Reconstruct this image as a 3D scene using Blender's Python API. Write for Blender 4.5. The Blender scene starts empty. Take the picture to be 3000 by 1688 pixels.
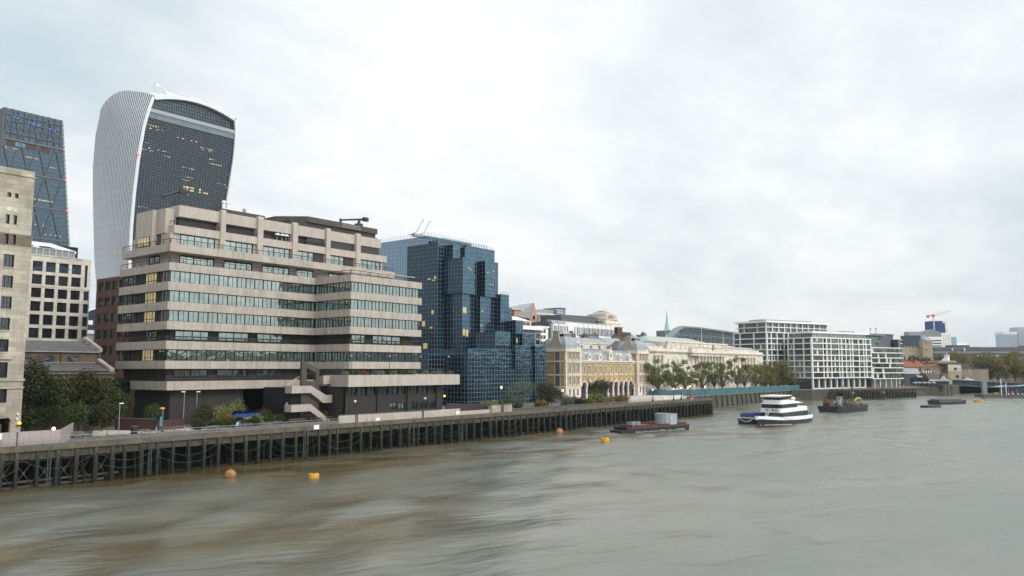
HAZE = 0.00008
SKYOFF = (8, 2, 0)
WAVE = 0.22
SLOPE = 0.016
SOUTH = 1.15
import bpy, math, random
import numpy as np
from mathutils import Vector, Matrix
random.seed(7)
RNG = np.random.default_rng(11)
SC = bpy.context.scene
COL = SC.collection

# ------------------------------------------------------------------ camera pose (metres; x runs down the river along the quay, y inland, z up, water at 0)
CAMX, CAMY, CAMZ = -38.9, -109.8, 15.0
HEAD = math.radians(38.0)
PITCH = math.atan(236.0 / 2310.0)

# ------------------------------------------------------------------ materials
MATS = {}
def nt_new(name):
    m = bpy.data.materials.new(name); m.use_nodes = True
    nt = m.node_tree
    return m, nt, nt.nodes['Principled BSDF']
def node(nt, typ, **kw):
    n = nt.nodes.new(typ)
    for k, v in kw.items():
        if k in n.inputs: n.inputs[k].default_value = v
        else: setattr(n, k, v)
    return n
def link(nt, a, b): nt.links.new(a, b)
def rgba(c): return (c[0], c[1], c[2], 1.0)
def pos_nodes(nt):
    g = node(nt, 'ShaderNodeNewGeometry')
    return g.outputs['Position']
def mixcol(nt, fac, a, b, mode='MIX'):
    n = nt.nodes.new('ShaderNodeMix'); n.data_type = 'RGBA'; n.blend_type = mode
    if isinstance(fac, (int, float)): n.inputs[0].default_value = fac
    else: link(nt, fac, n.inputs[0])
    for v, s in ((a, n.inputs[6]), (b, n.inputs[7])):
        if isinstance(v, tuple): s.default_value = rgba(v)
        else: link(nt, v, s)
    return n.outputs[2]
def mathn(nt, op, a, b=None, c=None):
    n = nt.nodes.new('ShaderNodeMath'); n.operation = op
    for i, v in enumerate((a, b, c)):
        if v is None: continue
        if isinstance(v, (int, float)): n.inputs[i].default_value = v
        else: link(nt, v, n.inputs[i])
    return n.outputs[0]
def maprange(nt, v, a, b, c, d):
    n = nt.nodes.new('ShaderNodeMapRange'); link(nt, v, n.inputs[0])
    for i, q in enumerate((a, b, c, d)): n.inputs[i + 1].default_value = q
    return n.outputs[0]
def scaled(nt, vec, s):
    n = nt.nodes.new('ShaderNodeMapping'); link(nt, vec, n.inputs[0]); n.inputs['Scale'].default_value = s
    return n.outputs[0]
def noise(nt, vec, scale, detail=3.0, rough=0.55):
    n = node(nt, 'ShaderNodeTexNoise'); n.inputs['Scale'].default_value = scale
    n.inputs['Detail'].default_value = detail; n.inputs['Roughness'].default_value = rough
    link(nt, vec, n.inputs['Vector'])
    return n.outputs['Fac']
def bump(nt, h, strength, dist):
    n = node(nt, 'ShaderNodeBump'); n.inputs['Strength'].default_value = strength; n.inputs['Distance'].default_value = dist
    link(nt, h, n.inputs['Height'])
    return n.outputs['Normal']

def surf(name, col, rough=0.8, var=0.18, scale=0.8, streak=0.0, bmp=0.0, metal=0.0, spec=0.5, tint=None, blocks=None, fine=0.0):
    """weathered opaque surface: two scales of mottling, optional rain streaks, optional block courses (w, h, joint colour)"""
    m, nt, b = nt_new(name)
    pos = pos_nodes(nt)
    n1 = noise(nt, pos, scale, 5, 0.6)
    k = maprange(nt, n1, 0.3, 0.7, 1 - var, 1 + var)
    c = mixcol(nt, 1.0, col, (1, 1, 1), 'MULTIPLY')
    vm = nt.nodes.new('ShaderNodeVectorMath'); vm.operation = 'SCALE'
    link(nt, c, vm.inputs[0]); link(nt, k, vm.inputs['Scale'])
    c = vm.outputs[0]
    if tint:
        n2 = noise(nt, pos, scale * 0.23, 3)
        c = mixcol(nt, maprange(nt, n2, 0.42, 0.68, 0, 0.75), c, tint)
    if blocks:
        w, h, jc = blocks
        sp = node(nt, 'ShaderNodeSeparateXYZ'); link(nt, pos, sp.inputs[0])
        u = mathn(nt, 'ADD', sp.outputs[0], sp.outputs[1])
        cb = node(nt, 'ShaderNodeCombineXYZ'); link(nt, u, cb.inputs[0]); link(nt, sp.outputs[2], cb.inputs[1])
        br = node(nt, 'ShaderNodeTexBrick'); link(nt, cb.outputs[0], br.inputs['Vector'])
        br.inputs['Scale'].default_value = 1; br.inputs['Brick Width'].default_value = w; br.inputs['Row Height'].default_value = h
        br.inputs['Mortar Size'].default_value = min(w, h) * 0.035; br.inputs['Mortar Smooth'].default_value = 0.3
        br.inputs['Color1'].default_value = (0.82, 0.82, 0.82, 1); br.inputs['Color2'].default_value = (1.12, 1.12, 1.12, 1)
        br.inputs['Mortar'].default_value = rgba(jc)
        c = mixcol(nt, 1.0, c, br.outputs['Color'], 'MULTIPLY')
    if streak:
        s = noise(nt, scaled(nt, pos, (1.3, 1.3, 0.07)), 1.0, 4, 0.7)
        c = mixcol(nt, maprange(nt, s, 0.48, 0.78, 0, streak), c, (col[0] * 0.25, col[1] * 0.23, col[2] * 0.2))
    if fine:
        s = noise(nt, pos, 9.0, 2)
        c = mixcol(nt, maprange(nt, s, 0.45, 0.7, 0, fine), c, (col[0] * 0.4, col[1] * 0.4, col[2] * 0.4))
    link(nt, c, b.inputs['Base Color'])
    b.inputs['Roughness'].default_value = rough; b.inputs['Metallic'].default_value = metal
    b.inputs['Specular IOR Level'].default_value = spec
    if bmp:
        link(nt, bump(nt, noise(nt, pos, 6.0, 4), bmp, 0.05), b.inputs['Normal'])
    MATS[name] = m
    return m

def glass(name, refl, base, rough=0.03, mix=0.5, wob=0.004, pane=1.3, tone=0.25):
    """coated facade glazing: a mirror-like coat over a dark interior, each pane tilted a hair"""
    m, nt, b = nt_new(name)
    pos = pos_nodes(nt)
    out = nt.nodes['Material Output']
    vo = node(nt, 'ShaderNodeTexVoronoi'); vo.inputs['Scale'].default_value = 1.0 / pane
    link(nt, pos, vo.inputs['Vector'])
    k = node(nt, 'ShaderNodeSeparateColor'); link(nt, vo.outputs['Color'], k.inputs[0])
    c = mixcol(nt, maprange(nt, k.outputs[0], 0, 1, 0, 1), tuple(x * (1 - tone) for x in base), tuple(min(1, x * (1 + tone)) for x in base))
    link(nt, c, b.inputs['Base Color']); b.inputs['Roughness'].default_value = 0.25
    g = node(nt, 'ShaderNodeBsdfGlossy'); g.inputs['Roughness'].default_value = rough
    r = mixcol(nt, maprange(nt, k.outputs[1], 0, 1, 0, 1), tuple(x * (1 - tone * .5) for x in refl), refl)
    link(nt, r, g.inputs['Color'])
    h = noise(nt, pos, 0.55, 2)
    nb = bump(nt, h, 1.0, wob * 10)
    link(nt, nb, g.inputs['Normal'])
    fr = node(nt, 'ShaderNodeFresnel'); fr.inputs['IOR'].default_value = 1.5
    f = mathn(nt, 'ADD', mathn(nt, 'MULTIPLY', fr.outputs[0], 0.8), mix)
    f = mathn(nt, 'MINIMUM', f, 1.0)
    ms = node(nt, 'ShaderNodeMixShader'); link(nt, f, ms.inputs[0]); link(nt, b.outputs[0], ms.inputs[1]); link(nt, g.outputs[0], ms.inputs[2])
    link(nt, ms.outputs[0], out.inputs['Surface'])
    MATS[name] = m
    return m

def glow(name, col, strength, var=0.0):
    m, nt, b = nt_new(name)
    b.inputs['Base Color'].default_value = rgba(tuple(x * .4 for x in col))
    b.inputs['Emission Strength'].default_value = strength
    if var:
        pos = pos_nodes(nt)
        k = maprange(nt, noise(nt, pos, 1.7, 3), 0.35, 0.65, 1 - var, 1 + var)
        vm = nt.nodes.new('ShaderNodeVectorMath'); vm.operation = 'SCALE'
        vm.inputs[0].default_value = col; link(nt, k, vm.inputs['Scale'])
        link(nt, vm.outputs[0], b.inputs['Emission Color'])
    else:
        b.inputs['Emission Color'].default_value = rgba(col)
    MATS[name] = m
    return m

def leafmat(name, c1, c2, c3):
    m, nt, b = nt_new(name)
    g = node(nt, 'ShaderNodeNewGeometry')
    cr = node(nt, 'ShaderNodeValToRGB'); link(nt, g.outputs['Random Per Island'], cr.inputs[0])
    e = cr.color_ramp.elements; e[0].color = rgba(c1); e[1].color = rgba(c3); e.new(0.55).color = rgba(c2)
    n = noise(nt, g.outputs['Position'], 0.45, 3)
    k = maprange(nt, n, 0.35, 0.65, 0.65, 1.35)
    vm = nt.nodes.new('ShaderNodeVectorMath'); vm.operation = 'SCALE'; link(nt, cr.outputs[0], vm.inputs[0]); link(nt, k, vm.inputs['Scale'])
    link(nt, vm.outputs[0], b.inputs['Base Color'])
    b.inputs['Roughness'].default_value = 0.65; b.inputs['Specular IOR Level'].default_value = 0.25
    MATS[name] = m
    return m

surf('concrete', (0.45, 0.39, 0.335), 0.85, 0.12, 0.5, streak=0.50, bmp=0.15, fine=0.35)
surf('concrete_panel', (0.465, 0.405, 0.35), 0.85, 0.10, 0.7, streak=0.30, bmp=0.1, fine=0.3)
surf('joint_pale', (0.66, 0.62, 0.56), 0.8, 0.05)
surf('dark_brick', (0.036, 0.031, 0.028), 0.8, 0.2, 1.2, blocks=(0.9, 0.3, (0.5, 0.5, 0.5)))
surf('dark_metal', (0.028, 0.028, 0.03), 0.45, 0.15)
surf('black_void', (0.012, 0.012, 0.013), 0.9, 0.1)  # near-black that carries the shade of deep recesses; also plain black frames
surf('louvre', (0.035, 0.032, 0.03), 0.6, 0.2, 3)
surf('brown_roof', (0.07, 0.055, 0.045), 0.7, 0.2)
surf('stone', (0.46, 0.41, 0.335), 0.85, 0.22, 0.5, streak=0.35, tint=(0.30, 0.25, 0.18), blocks=(1.7, 0.62, (0.62, 0.6, 0.56)), bmp=0.2)
surf('granite', (0.36, 0.31, 0.25), 0.8, 0.15, 0.6, streak=0.25, blocks=(1.6, 0.9, (0.6, 0.58, 0.55)))
surf('brown_stone', (0.16, 0.125, 0.09), 0.8, 0.2, 0.7, blocks=(1.5, 1.0, (0.7, 0.7, 0.7)))
surf('cream_stone', (0.60, 0.55, 0.47), 0.8, 0.08, 0.8, blocks=(1.2, 0.6, (0.82, 0.8, 0.78)))
surf('portland', (0.74, 0.66, 0.565), 0.85, 0.12, 0.35, streak=0.30, tint=(0.62, 0.555, 0.48), blocks=(1.4, 0.7, (0.86, 0.84, 0.8)))
surf('portland_dirty', (0.40, 0.355, 0.285), 0.85, 0.3, 0.5, streak=0.5, fine=0.5)
surf('yellow_brick', (0.43, 0.295, 0.13), 0.85, 0.16, 1.0, blocks=(0.5, 0.22, (0.75, 0.75, 0.72)), tint=(0.30, 0.205, 0.105))
surf('brick_red', (0.115, 0.052, 0.040), 0.85, 0.2, 1.0, blocks=(0.6, 0.25, (0.8, 0.75, 0.7)))
surf('brick_pink', (0.42, 0.26, 0.20), 0.85, 0.12, 1.0)
surf('brick_brown', (0.13, 0.095, 0.06), 0.85, 0.25, 1.0, blocks=(0.6, 0.25, (0.75, 0.75, 0.7)))
surf('slate', (0.115, 0.105, 0.10), 0.75, 0.3, 1.2, blocks=(0.5, 0.4, (0.6, 0.6, 0.6)), fine=0.4)
surf('slate_pale', (0.30, 0.30, 0.30), 0.6, 0.15, 1.0, blocks=(0.8, 0.5, (0.75, 0.75, 0.75)))
surf('lead', (0.31, 0.33, 0.35), 0.55, 0.18, 0.8, streak=0.25)
surf('lead_seam', (0.20, 0.215, 0.23), 0.5, 0.1)
surf('copper_roof', (0.36, 0.39, 0.35), 0.6, 0.1, 0.6)
surf('copper_green', (0.33, 0.52, 0.44), 0.7, 0.15)
surf('tile_red', (0.27, 0.085, 0.05), 0.85, 0.25, 1.5)
surf('white_paint', (0.84, 0.83, 0.81), 0.5, 0.05)
surf('white_frame', (0.82, 0.80, 0.76), 0.6, 0.05, 0.5)
surf('white_metal', (0.66, 0.67, 0.67), 0.35, 0.05, metal=0.2)
surf('fin_metal', (0.68, 0.70, 0.71), 0.45, 0.03)
surf('grey_metal', (0.30, 0.31, 0.32), 0.45, 0.1, metal=0.4)
surf('dark_grey', (0.085, 0.09, 0.10), 0.6, 0.15)
surf('brace_grey', (0.11, 0.125, 0.14), 0.6, 0.1)
surf('louvre_grey', (0.038, 0.046, 0.056), 0.6, 0.1)
surf('mid_grey', (0.22, 0.225, 0.235), 0.7, 0.1)
surf('purple_blind', (0.105, 0.095, 0.115), 0.7, 0.1)
surf('black_iron', (0.02, 0.02, 0.022), 0.45, 0.1)
surf('galvanised', (0.40, 0.43, 0.445), 0.5, 0.15, 0.6, streak=0.55, metal=0.3)
surf('black_hull', (0.022, 0.023, 0.028), 0.5, 0.3, 0.8, streak=0.2)
surf('navy_hull', (0.009, 0.011, 0.018), 0.35, 0.1)
surf('red_paint', (0.11, 0.026, 0.024), 0.6, 0.3, 1.0)
surf('rust', (0.125, 0.058, 0.038), 0.85, 0.4, 1.2)
surf('faded_yellow', (0.40, 0.33, 0.10), 0.7, 0.25, 1.0)
surf('yellow_paint', (0.60, 0.32, 0.018), 0.45, 0.12, 1.0)
surf('buoy_orange', (0.34, 0.155, 0.045), 0.55, 0.35, 6.0, tint=(0.09, 0.035, 0.02))
surf('blue_tarp', (0.02, 0.055, 0.19), 0.6, 0.25, 1.5, bmp=0.4)
surf('blue_net', (0.02, 0.055, 0.26), 0.8, 0.15, 0.2)
surf('teal_fabric', (0.04, 0.13, 0.145), 0.75, 0.18, 0.4)
surf('hoarding_paint', (0.36, 0.295, 0.27), 0.75, 0.06, 0.4)
surf('quay_timber', (0.065, 0.057, 0.041), 0.9, 0.35, 0.8, streak=0.5, fine=0.6)
surf('quay_cap', (0.12, 0.104, 0.076), 0.9, 0.3, 0.7, streak=0.35, fine=0.6)
surf('paving', (0.135, 0.125, 0.115), 0.85, 0.12, 0.5, fine=0.3)
surf('pale_paving', (0.46, 0.42, 0.36), 0.85, 0.1, 0.4)
surf('asphalt', (0.05, 0.05, 0.052), 0.9, 0.15)
surf('grass', (0.035, 0.06, 0.014), 0.9, 0.35, 1.5)
surf('land', (0.12, 0.115, 0.10), 0.95, 0.2, 0.02)
surf('bark', (0.115, 0.09, 0.065), 0.9, 0.3, 2.0)
surf('bark_pale', (0.17, 0.145, 0.11), 0.9, 0.35, 1.0)
surf('wood', (0.16, 0.13, 0.10), 0.8, 0.25, 2.0)
surf('maroon_panel', (0.055, 0.025, 0.025), 0.7, 0.15)
surf('embank_stone', (0.085, 0.078, 0.055), 0.9, 0.35, 0.6, streak=0.3, blocks=(1.6, 0.6, (0.6, 0.6, 0.6)), tint=(0.04, 0.042, 0.022))
surf('sandstone', (0.42, 0.345, 0.235), 0.9, 0.25, 0.8, fine=0.4)
surf('dark_stone', (0.27, 0.225, 0.165), 0.9, 0.25, 0.4, fine=0.4)
surf('skin', (0.42, 0.25, 0.18), 0.6, 0.05)
surf('cloth_dark', (0.015, 0.018, 0.03), 0.9, 0.1)
surf('cloth_blue', (0.10, 0.16, 0.32), 0.9, 0.1)
surf('hair_dark', (0.02, 0.014, 0.01), 0.7, 0.1)
surf('sign_white', (0.78, 0.78, 0.78), 0.6, 0.02)
surf('sign_yellow', (0.75, 0.42, 0.03), 0.6, 0.02)
surf('sign_blue', (0.10, 0.22, 0.30), 0.6, 0.02)
surf('life_red', (0.62, 0.04, 0.035), 0.5, 0.05)
surf('car_dark', (0.02, 0.022, 0.026), 0.25, 0.05)
surf('car_pale', (0.35, 0.37, 0.38), 0.25, 0.05)
surf('tower_pale_blue', (0.27, 0.37, 0.44), 0.35, 0.05)
surf('chain_iron', (0.075, 0.068, 0.055), 0.8, 0.2)

glass('glass_teal', (0.62, 0.71, 0.66), (0.03, 0.055, 0.05), mix=0.42, tone=0.45, wob=0.003)
glass('glass_dim', (0.40, 0.47, 0.46), (0.02, 0.03, 0.03), mix=0.20, tone=0.4)
glass('glass_dark', (0.45, 0.5, 0.52), (0.012, 0.015, 0.017), mix=0.10, tone=0.3)
glass('glass_blue', (0.125, 0.235, 0.305), (0.004, 0.011, 0.02), mix=0.50, tone=0.6, pane=1.25, wob=0.012)
glass('glass_navy', (0.034, 0.070, 0.10), (0.003, 0.006, 0.012), mix=0.45, tone=0.35, pane=1.25)
glass('glass_sky', (0.36, 0.50, 0.64), (0.03, 0.05, 0.08), mix=0.45)
glass('glass_lead', (0.105, 0.19, 0.265), (0.006, 0.013, 0.021), mix=0.32, tone=0.5, pane=3.0)
glass('glass_tower', (0.11, 0.155, 0.20), (0.008, 0.012, 0.018), mix=0.25, tone=0.5, pane=3.0)
glass('glass_fin', (0.22, 0.27, 0.32), (0.03, 0.04, 0.05), mix=0.35, tone=0.3, pane=3.0)
glass('glass_garden', (0.26, 0.36, 0.38), (0.03, 0.06, 0.06), mix=0.35, tone=0.5, pane=3.0)
glass('glass_green', (0.40, 0.52, 0.48), (0.03, 0.05, 0.045), mix=0.30, tone=0.45)
glass('glass_flat', (0.52, 0.56, 0.52), (0.10, 0.098, 0.085), mix=0.24, tone=0.6, pane=1.8)
glow('lit_window', (0.88, 0.70, 0.34), 0.30, 0.45)
glow('lit_pale', (1.0, 0.80, 0.45), 0.42, 0.3)
glow('lit_lamp', (1.0, 0.78, 0.42), 2.2)
glow('lit_amber', (1.0, 0.48, 0.06), 2.2)
glow('lit_white', (1.0, 0.97, 0.9), 12.0)
glow('lit_blue', (0.08, 0.12, 1.0), 3.0)
glow('lit_red', (1.0, 0.05, 0.06), 2.5)

leafmat('leaf_dark', (0.018, 0.028, 0.010), (0.034, 0.046, 0.014), (0.062, 0.055, 0.018))
leafmat('leaf_autumn', (0.038, 0.048, 0.014), (0.075, 0.070, 0.018), (0.15, 0.095, 0.022))
leafmat('leaf_rust', (0.022, 0.031, 0.010), (0.042, 0.046, 0.014), (0.10, 0.062, 0.018))
leafmat('leaf_green', (0.022, 0.045, 0.012), (0.045, 0.075, 0.018), (0.09, 0.11, 0.03))
leafmat('leaf_olive', (0.085, 0.11, 0.038), (0.155, 0.18, 0.06), (0.25, 0.24, 0.08))
leafmat('leaf_brown', (0.10, 0.095, 0.028), (0.165, 0.14, 0.036), (0.26, 0.18, 0.042))
leafmat('leaf_yellow', (0.13, 0.09, 0.012), (0.22, 0.135, 0.015), (0.12, 0.12, 0.02))
leafmat('leaf_red', (0.10, 0.030, 0.022), (0.16, 0.06, 0.04), (0.11, 0.075, 0.035))
leafmat('leaf_grey', (0.085, 0.11, 0.07), (0.13, 0.155, 0.105), (0.18, 0.19, 0.13))

# ------------------------------------------------------------------ object helpers
def tag(o, label=None, cat=None, group=None, kind=None):
    if label: o['label'] = label
    if cat: o['category'] = cat
    if group: o['group'] = group
    if kind: o['kind'] = kind
    return o
def thing(name, label, cat, loc=(0, 0, 0), rz=0.0, group=None):
    o = bpy.data.objects.new(name, None); COL.objects.link(o)
    o.empty_display_size = 0.2
    o.location = loc; o.rotation_euler = (0, 0, rz)
    return tag(o, label, cat, group)
def copy_tree(o, parent=None):
    c = o.copy(); COL.objects.link(c); c.parent = parent
    for ch in list(o.children): copy_tree(ch, c)
    return c

class MB:
    """collects faces in a local frame: u along a facade, d inwards from it, z up"""
    def __init__(s, org=(0, 0), dr=(1, 0), z=0.0):
        s.v = []; s.f = []; s.m = []; s.frame(org, dr, z)
    def frame(s, org=(0, 0), dr=(1, 0), z=0.0):
        l = math.hypot(*dr); s.o = org; s.d = (dr[0] / l, dr[1] / l); s.z = z
        return s
    def P(s, u, d, z):
        dx, dy = s.d
        return (s.o[0] + dx * u - dy * d, s.o[1] + dy * u + dx * d, s.z + z)
    def face(s, pts, m=0):
        i = len(s.v); s.v += [s.P(*p) for p in pts]; s.f.append(tuple(range(i, i + len(pts)))); s.m.append(m)
    def box(s, u0, u1, d0, d1, z0, z1, m=0, skip=''):
        if u1 < u0: u0, u1 = u1, u0
        if d1 < d0: d0, d1 = d1, d0
        i = len(s.v)
        s.v += [s.P(a, b, c) for c in (z0, z1) for (a, b) in ((u0, d0), (u1, d0), (u1, d1), (u0, d1))]
        fs = [('b', (3, 2, 1, 0)), ('t', (4, 5, 6, 7)), ('f', (0, 1, 5, 4)), ('r', (1, 2, 6, 5)), ('k', (2, 3, 7, 6)), ('l', (3, 0, 4, 7))]
        for k, q in fs:
            if k in skip: continue
            s.f.append(tuple(i + j for j in q)); s.m.append(m)
    def prism(s, pts, z0, z1, m=0, mt=None):
        """plan outline (counter-clockwise) extruded upwards"""
        n = len(pts); i = len(s.v)
        s.v += [s.P(a, b, z0) for a, b in pts] + [s.P(a, b, z1) for a, b in pts]
        for j in range(n):
            k = (j + 1) % n
            s.f.append((i + j, i + k, i + n + k, i + n + j)); s.m.append(m)
        s.f.append(tuple(range(i + n, i + 2 * n))); s.m.append(m if mt is None else mt)
        s.f.append(tuple(range(i + n - 1, i - 1, -1))); s.m.append(m)
    def profile(s, pts, u0, u1, m=0):
        """(d, z) outline extruded along u"""
        n = len(pts); i = len(s.v)
        s.v += [s.P(u0, a, b) for a, b in pts] + [s.P(u1, a, b) for a, b in pts]
        for j in range(n):
            k = (j + 1) % n
            s.f.append((i + j, i + k, i + n + k, i + n + j)); s.m.append(m)
        s.f.append(tuple(range(i + n - 1, i - 1, -1))); s.m.append(m)
        s.f.append(tuple(range(i + n, i + 2 * n))); s.m.append(m)
    def plate(s, pts, d0, d1, m=0):
        """(u, z) outline with thickness d0..d1"""
        n = len(pts); i = len(s.v)
        s.v += [s.P(a, d0, b) for a, b in pts] + [s.P(a, d1, b) for a, b in pts]
        for j in range(n):
            k = (j + 1) % n
            s.f.append((i + k, i + j, i + n + j, i + n + k)); s.m.append(m)
        s.f.append(tuple(range(i, i + n))); s.m.append(m)
        s.f.append(tuple(range(i + 2 * n - 1, i + n - 1, -1))); s.m.append(m)
    def tube(s, a, b, r0, r1=None, n=6, m=0, caps=True):
        if r1 is None: r1 = r0
        A = Vector(s.P(*a)); B = Vector(s.P(*b)); ax = (B - A)
        if ax.length < 1e-6: return
        ax.normalize(); t = Vector((0, 0, 1)) if abs(ax.z) < 0.9 else Vector((1, 0, 0))
        e1 = ax.cross(t).normalized(); e2 = ax.cross(e1)
        i = len(s.v)
        for c, r in ((A, r0), (B, r1)):
            for k in range(n):
                q = 2 * math.pi * k / n
                p = c + (e1 * math.cos(q) + e2 * math.sin(q)) * r
                s.v.append((p.x, p.y, p.z))
        for k in range(n):
            l = (k + 1) % n
            s.f.append((i + k, i + l, i + n + l, i + n + k)); s.m.append(m)
        if caps:
            s.f.append(tuple(range(i + n - 1, i - 1, -1))); s.m.append(m)
            s.f.append(tuple(range(i + n, i + 2 * n))); s.m.append(m)
    def path(s, pts, r, n=5, m=0):
        for a, b in zip(pts, pts[1:]): s.tube(a, b, r, r, n, m)
    def lathe(s, c, prof, n=12, m=0, sq=None):
        """(radius, z) profile turned round c=(u, d); sq = list of n unit offsets for square plans"""
        i = len(s.v); q = len(prof)
        for r, z in prof:
            for k in range(n):
                a = 2 * math.pi * (k + 0.5) / n
                s.v.append(s.P(c[0] + r * math.cos(a), c[1] + r * math.sin(a), z))
        for j in range(q - 1):
            for k in range(n):
                l = (k + 1) % n
                s.f.append((i + j * n + k, i + j * n + l, i + (j + 1) * n + l, i + (j + 1) * n + k)); s.m.append(m)
        s.f.append(tuple(range(i + n - 1, i - 1, -1))); s.m.append(m)
        s.f.append(tuple(range(i + (q - 1) * n, i + q * n))); s.m.append(m)
    def ball(s, c, r, m=0, n=10, k=6, rz=None, z0=-1.0):
        rz = rz or r
        pr = []
        for j in range(k + 1):
            a = math.asin(z0) + (math.pi / 2 - math.asin(z0)) * j / k
            pr.append((max(0.001, r * math.cos(a)), c[2] + rz * math.sin(a)))
        s.lathe((c[0], c[1]), pr, n, m)
    def wall(s, u0, u1, z0, z1, openings=(), depth=0.3, m=0, mr=None, d=0.0):
        """a facade sheet with real openings (u0,u1,z0,z1) and their reveals"""
        mr = m if mr is None else mr
        us = sorted({u0, u1, *[o[0] for o in openings], *[o[1] for o in openings]})
        zs = sorted({z0, z1, *[o[2] for o in openings], *[o[3] for o in openings]})
        us = [x for x in us if u0 <= x <= u1]; zs = [x for x in zs if z0 <= x <= z1]
        for b, t in zip(zs, zs[1:]):
            zc = (b + t) / 2; row = [o for o in openings if o[2] < zc < o[3]]
            st = None
            for a, c in zip(us, us[1:]):
                uc = (a + c) / 2
                hole = any(o[0] < uc < o[1] for o in row)
                if hole:
                    if st is not None: s.face([(st, d, b), (a, d, b), (a, d, t), (st, d, t)], m); st = None
                elif st is None: st = a
            if st is not None: s.face([(st, d, b), (u1, d, b), (u1, d, t), (st, d, t)], m)
        for a, c, b, t in [o[:4] for o in openings]:
            e = d + depth
            s.face([(a, d, b), (a, e, b), (c, e, b), (c, d, b)][::-1], mr)
            s.face([(a, d, t), (a, e, t), (c, e, t), (c, d, t)], mr)
            s.face([(a, d, b), (a, d, t), (a, e, t), (a, e, b)][::-1], mr)
            s.face([(c, d, b), (c, d, t), (c, e, t), (c, e, b)], mr)
    def grid(s, u0, u1, z0, z1, nu, nz, w, d0, d1, m=0, edge=True):
        """mullions and transoms; transoms sit a touch behind so no faces coincide"""
        for i in range(nu + 1):
            if not edge and i in (0, nu): continue
            u = u0 + (u1 - u0) * i / nu
            s.box(u - w / 2, u + w / 2, d0, d1, z0, z1, m)
        for j in range(nz + 1):
            if not edge and j in (0, nz): continue
            z = z0 + (z1 - z0) * j / nz
            s.box(u0, u1, d0 + 0.004, d1 - 0.004 if d1 - d0 > 0.02 else d1, z - w / 2, z + w / 2, m)
    def build(s, name, mats, parent=None, smooth=False):
        me = bpy.data.meshes.new(name)
        me.from_pydata(s.v, [], s.f)
        if not isinstance(mats, (list, tuple)): mats = [mats]
        for q in mats: me.materials.append(MATS[q] if isinstance(q, str) else q)
        me.polygons.foreach_set('material_index', np.array([min(x, len(mats) - 1) for x in s.m], dtype=np.int32))
        if smooth: me.polygons.foreach_set('use_smooth', np.ones(len(s.f), dtype=bool))
        me.update()
        o = bpy.data.objects.new(name, me); COL.objects.link(o)
        if parent: o.parent = parent
        return o

def window(parent, org, dr, u0, u1, z0, z1, d=0.25, fw=0.08, nu=1, nz=1, mats=('dark_metal', 'glass_dark'), name='window', bar=None, gd=0.06):
    """one window: outer frame, glazing bars and a pane, set d behind the wall face"""
    b = MB(org, dr); bar = bar or fw * 0.7
    b.box(u0, u0 + fw, d - 0.05, d + 0.1, z0, z1); b.box(u1 - fw, u1, d - 0.05, d + 0.1, z0, z1)
    b.box(u0 + fw, u1 - fw, d - 0.05, d + 0.1, z0, z0 + fw); b.box(u0 + fw, u1 - fw, d - 0.05, d + 0.1, z1 - fw, z1)
    for i in range(1, nu):
        u = u0 + (u1 - u0) * i / nu; b.box(u - bar / 2, u + bar / 2, d - 0.03, d + 0.08, z0 + fw, z1 - fw)
    for j in range(1, nz):
        z = z0 + (z1 - z0) * j / nz; b.box(u0 + fw, u1 - fw, d - 0.026, d + 0.07, z - bar / 2, z + bar / 2)
    b.face([(u0 + fw, d + gd, z0 + fw), (u1 - fw, d + gd, z0 + fw), (u1 - fw, d + gd, z1 - fw), (u0 + fw, d + gd, z1 - fw)], 1)
    return b.build(name, list(mats), parent)

# ------------------------------------------------------------------ foliage
def leaf_mesh(name, pts, size, mat, parent, flat=0.0):
    n = len(pts); pts = np.asarray(pts, dtype=np.float64)
    a = RNG.normal(size=(n, 3)); a[:, 2] *= (1 - flat); a /= np.linalg.norm(a, axis=1, keepdims=True)
    b = RNG.normal(size=(n, 3)); b -= a * np.sum(a * b, axis=1, keepdims=True); b /= np.linalg.norm(b, axis=1, keepdims=True)
    sz = size * RNG.uniform(0.6, 1.35, size=(n, 1))
    a *= sz * 0.5; b *= sz * 0.36
    v = np.stack([pts - a, pts + b, pts + a, pts - b], axis=1).reshape(-1, 3)
    me = bpy.data.meshes.new(name)
    me.vertices.add(4 * n); me.vertices.foreach_set('co', v.ravel())
    me.loops.add(4 * n); me.loops.foreach_set('vertex_index', np.arange(4 * n, dtype=np.int32))
    me.polygons.add(n); me.polygons.foreach_set('loop_start', np.arange(0, 4 * n, 4, dtype=np.int32))
    me.polygons.foreach_set('loop_total', np.full(n, 4, dtype=np.int32))
    me.materials.append(MATS[mat]); me.update(calc_edges=True); me.validate()
    o = bpy.data.objects.new(name, me); COL.objects.link(o); o.parent = parent
    return o
def blob_pts(blobs, n, shell=0.45):
    """points spread through a set of clumps, denser towards each clump's skin"""
    vol = np.array([b[3] * b[4] * b[5] for b in blobs]) ** 0.8; vol /= vol.sum()
    out = []
    for b, w in zip(blobs, vol):
        k = max(4, int(n * w)); d = RNG.normal(size=(k, 3)); d /= np.linalg.norm(d, axis=1, keepdims=True)
        r = RNG.uniform(shell ** 3, 1.0, size=(k, 1)) ** (1 / 3.0)
        lump = 1 + 0.18 * np.sin(d[:, :1] * 5 + b[0]) + 0.15 * np.sin(d[:, 1:2] * 6 + b[1]) + 0.12 * np.sin(d[:, 2:] * 7)
        out.append(np.array(b[:3]) + d * r * lump * np.array(b[3:6]))
    return np.concatenate(out)
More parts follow.
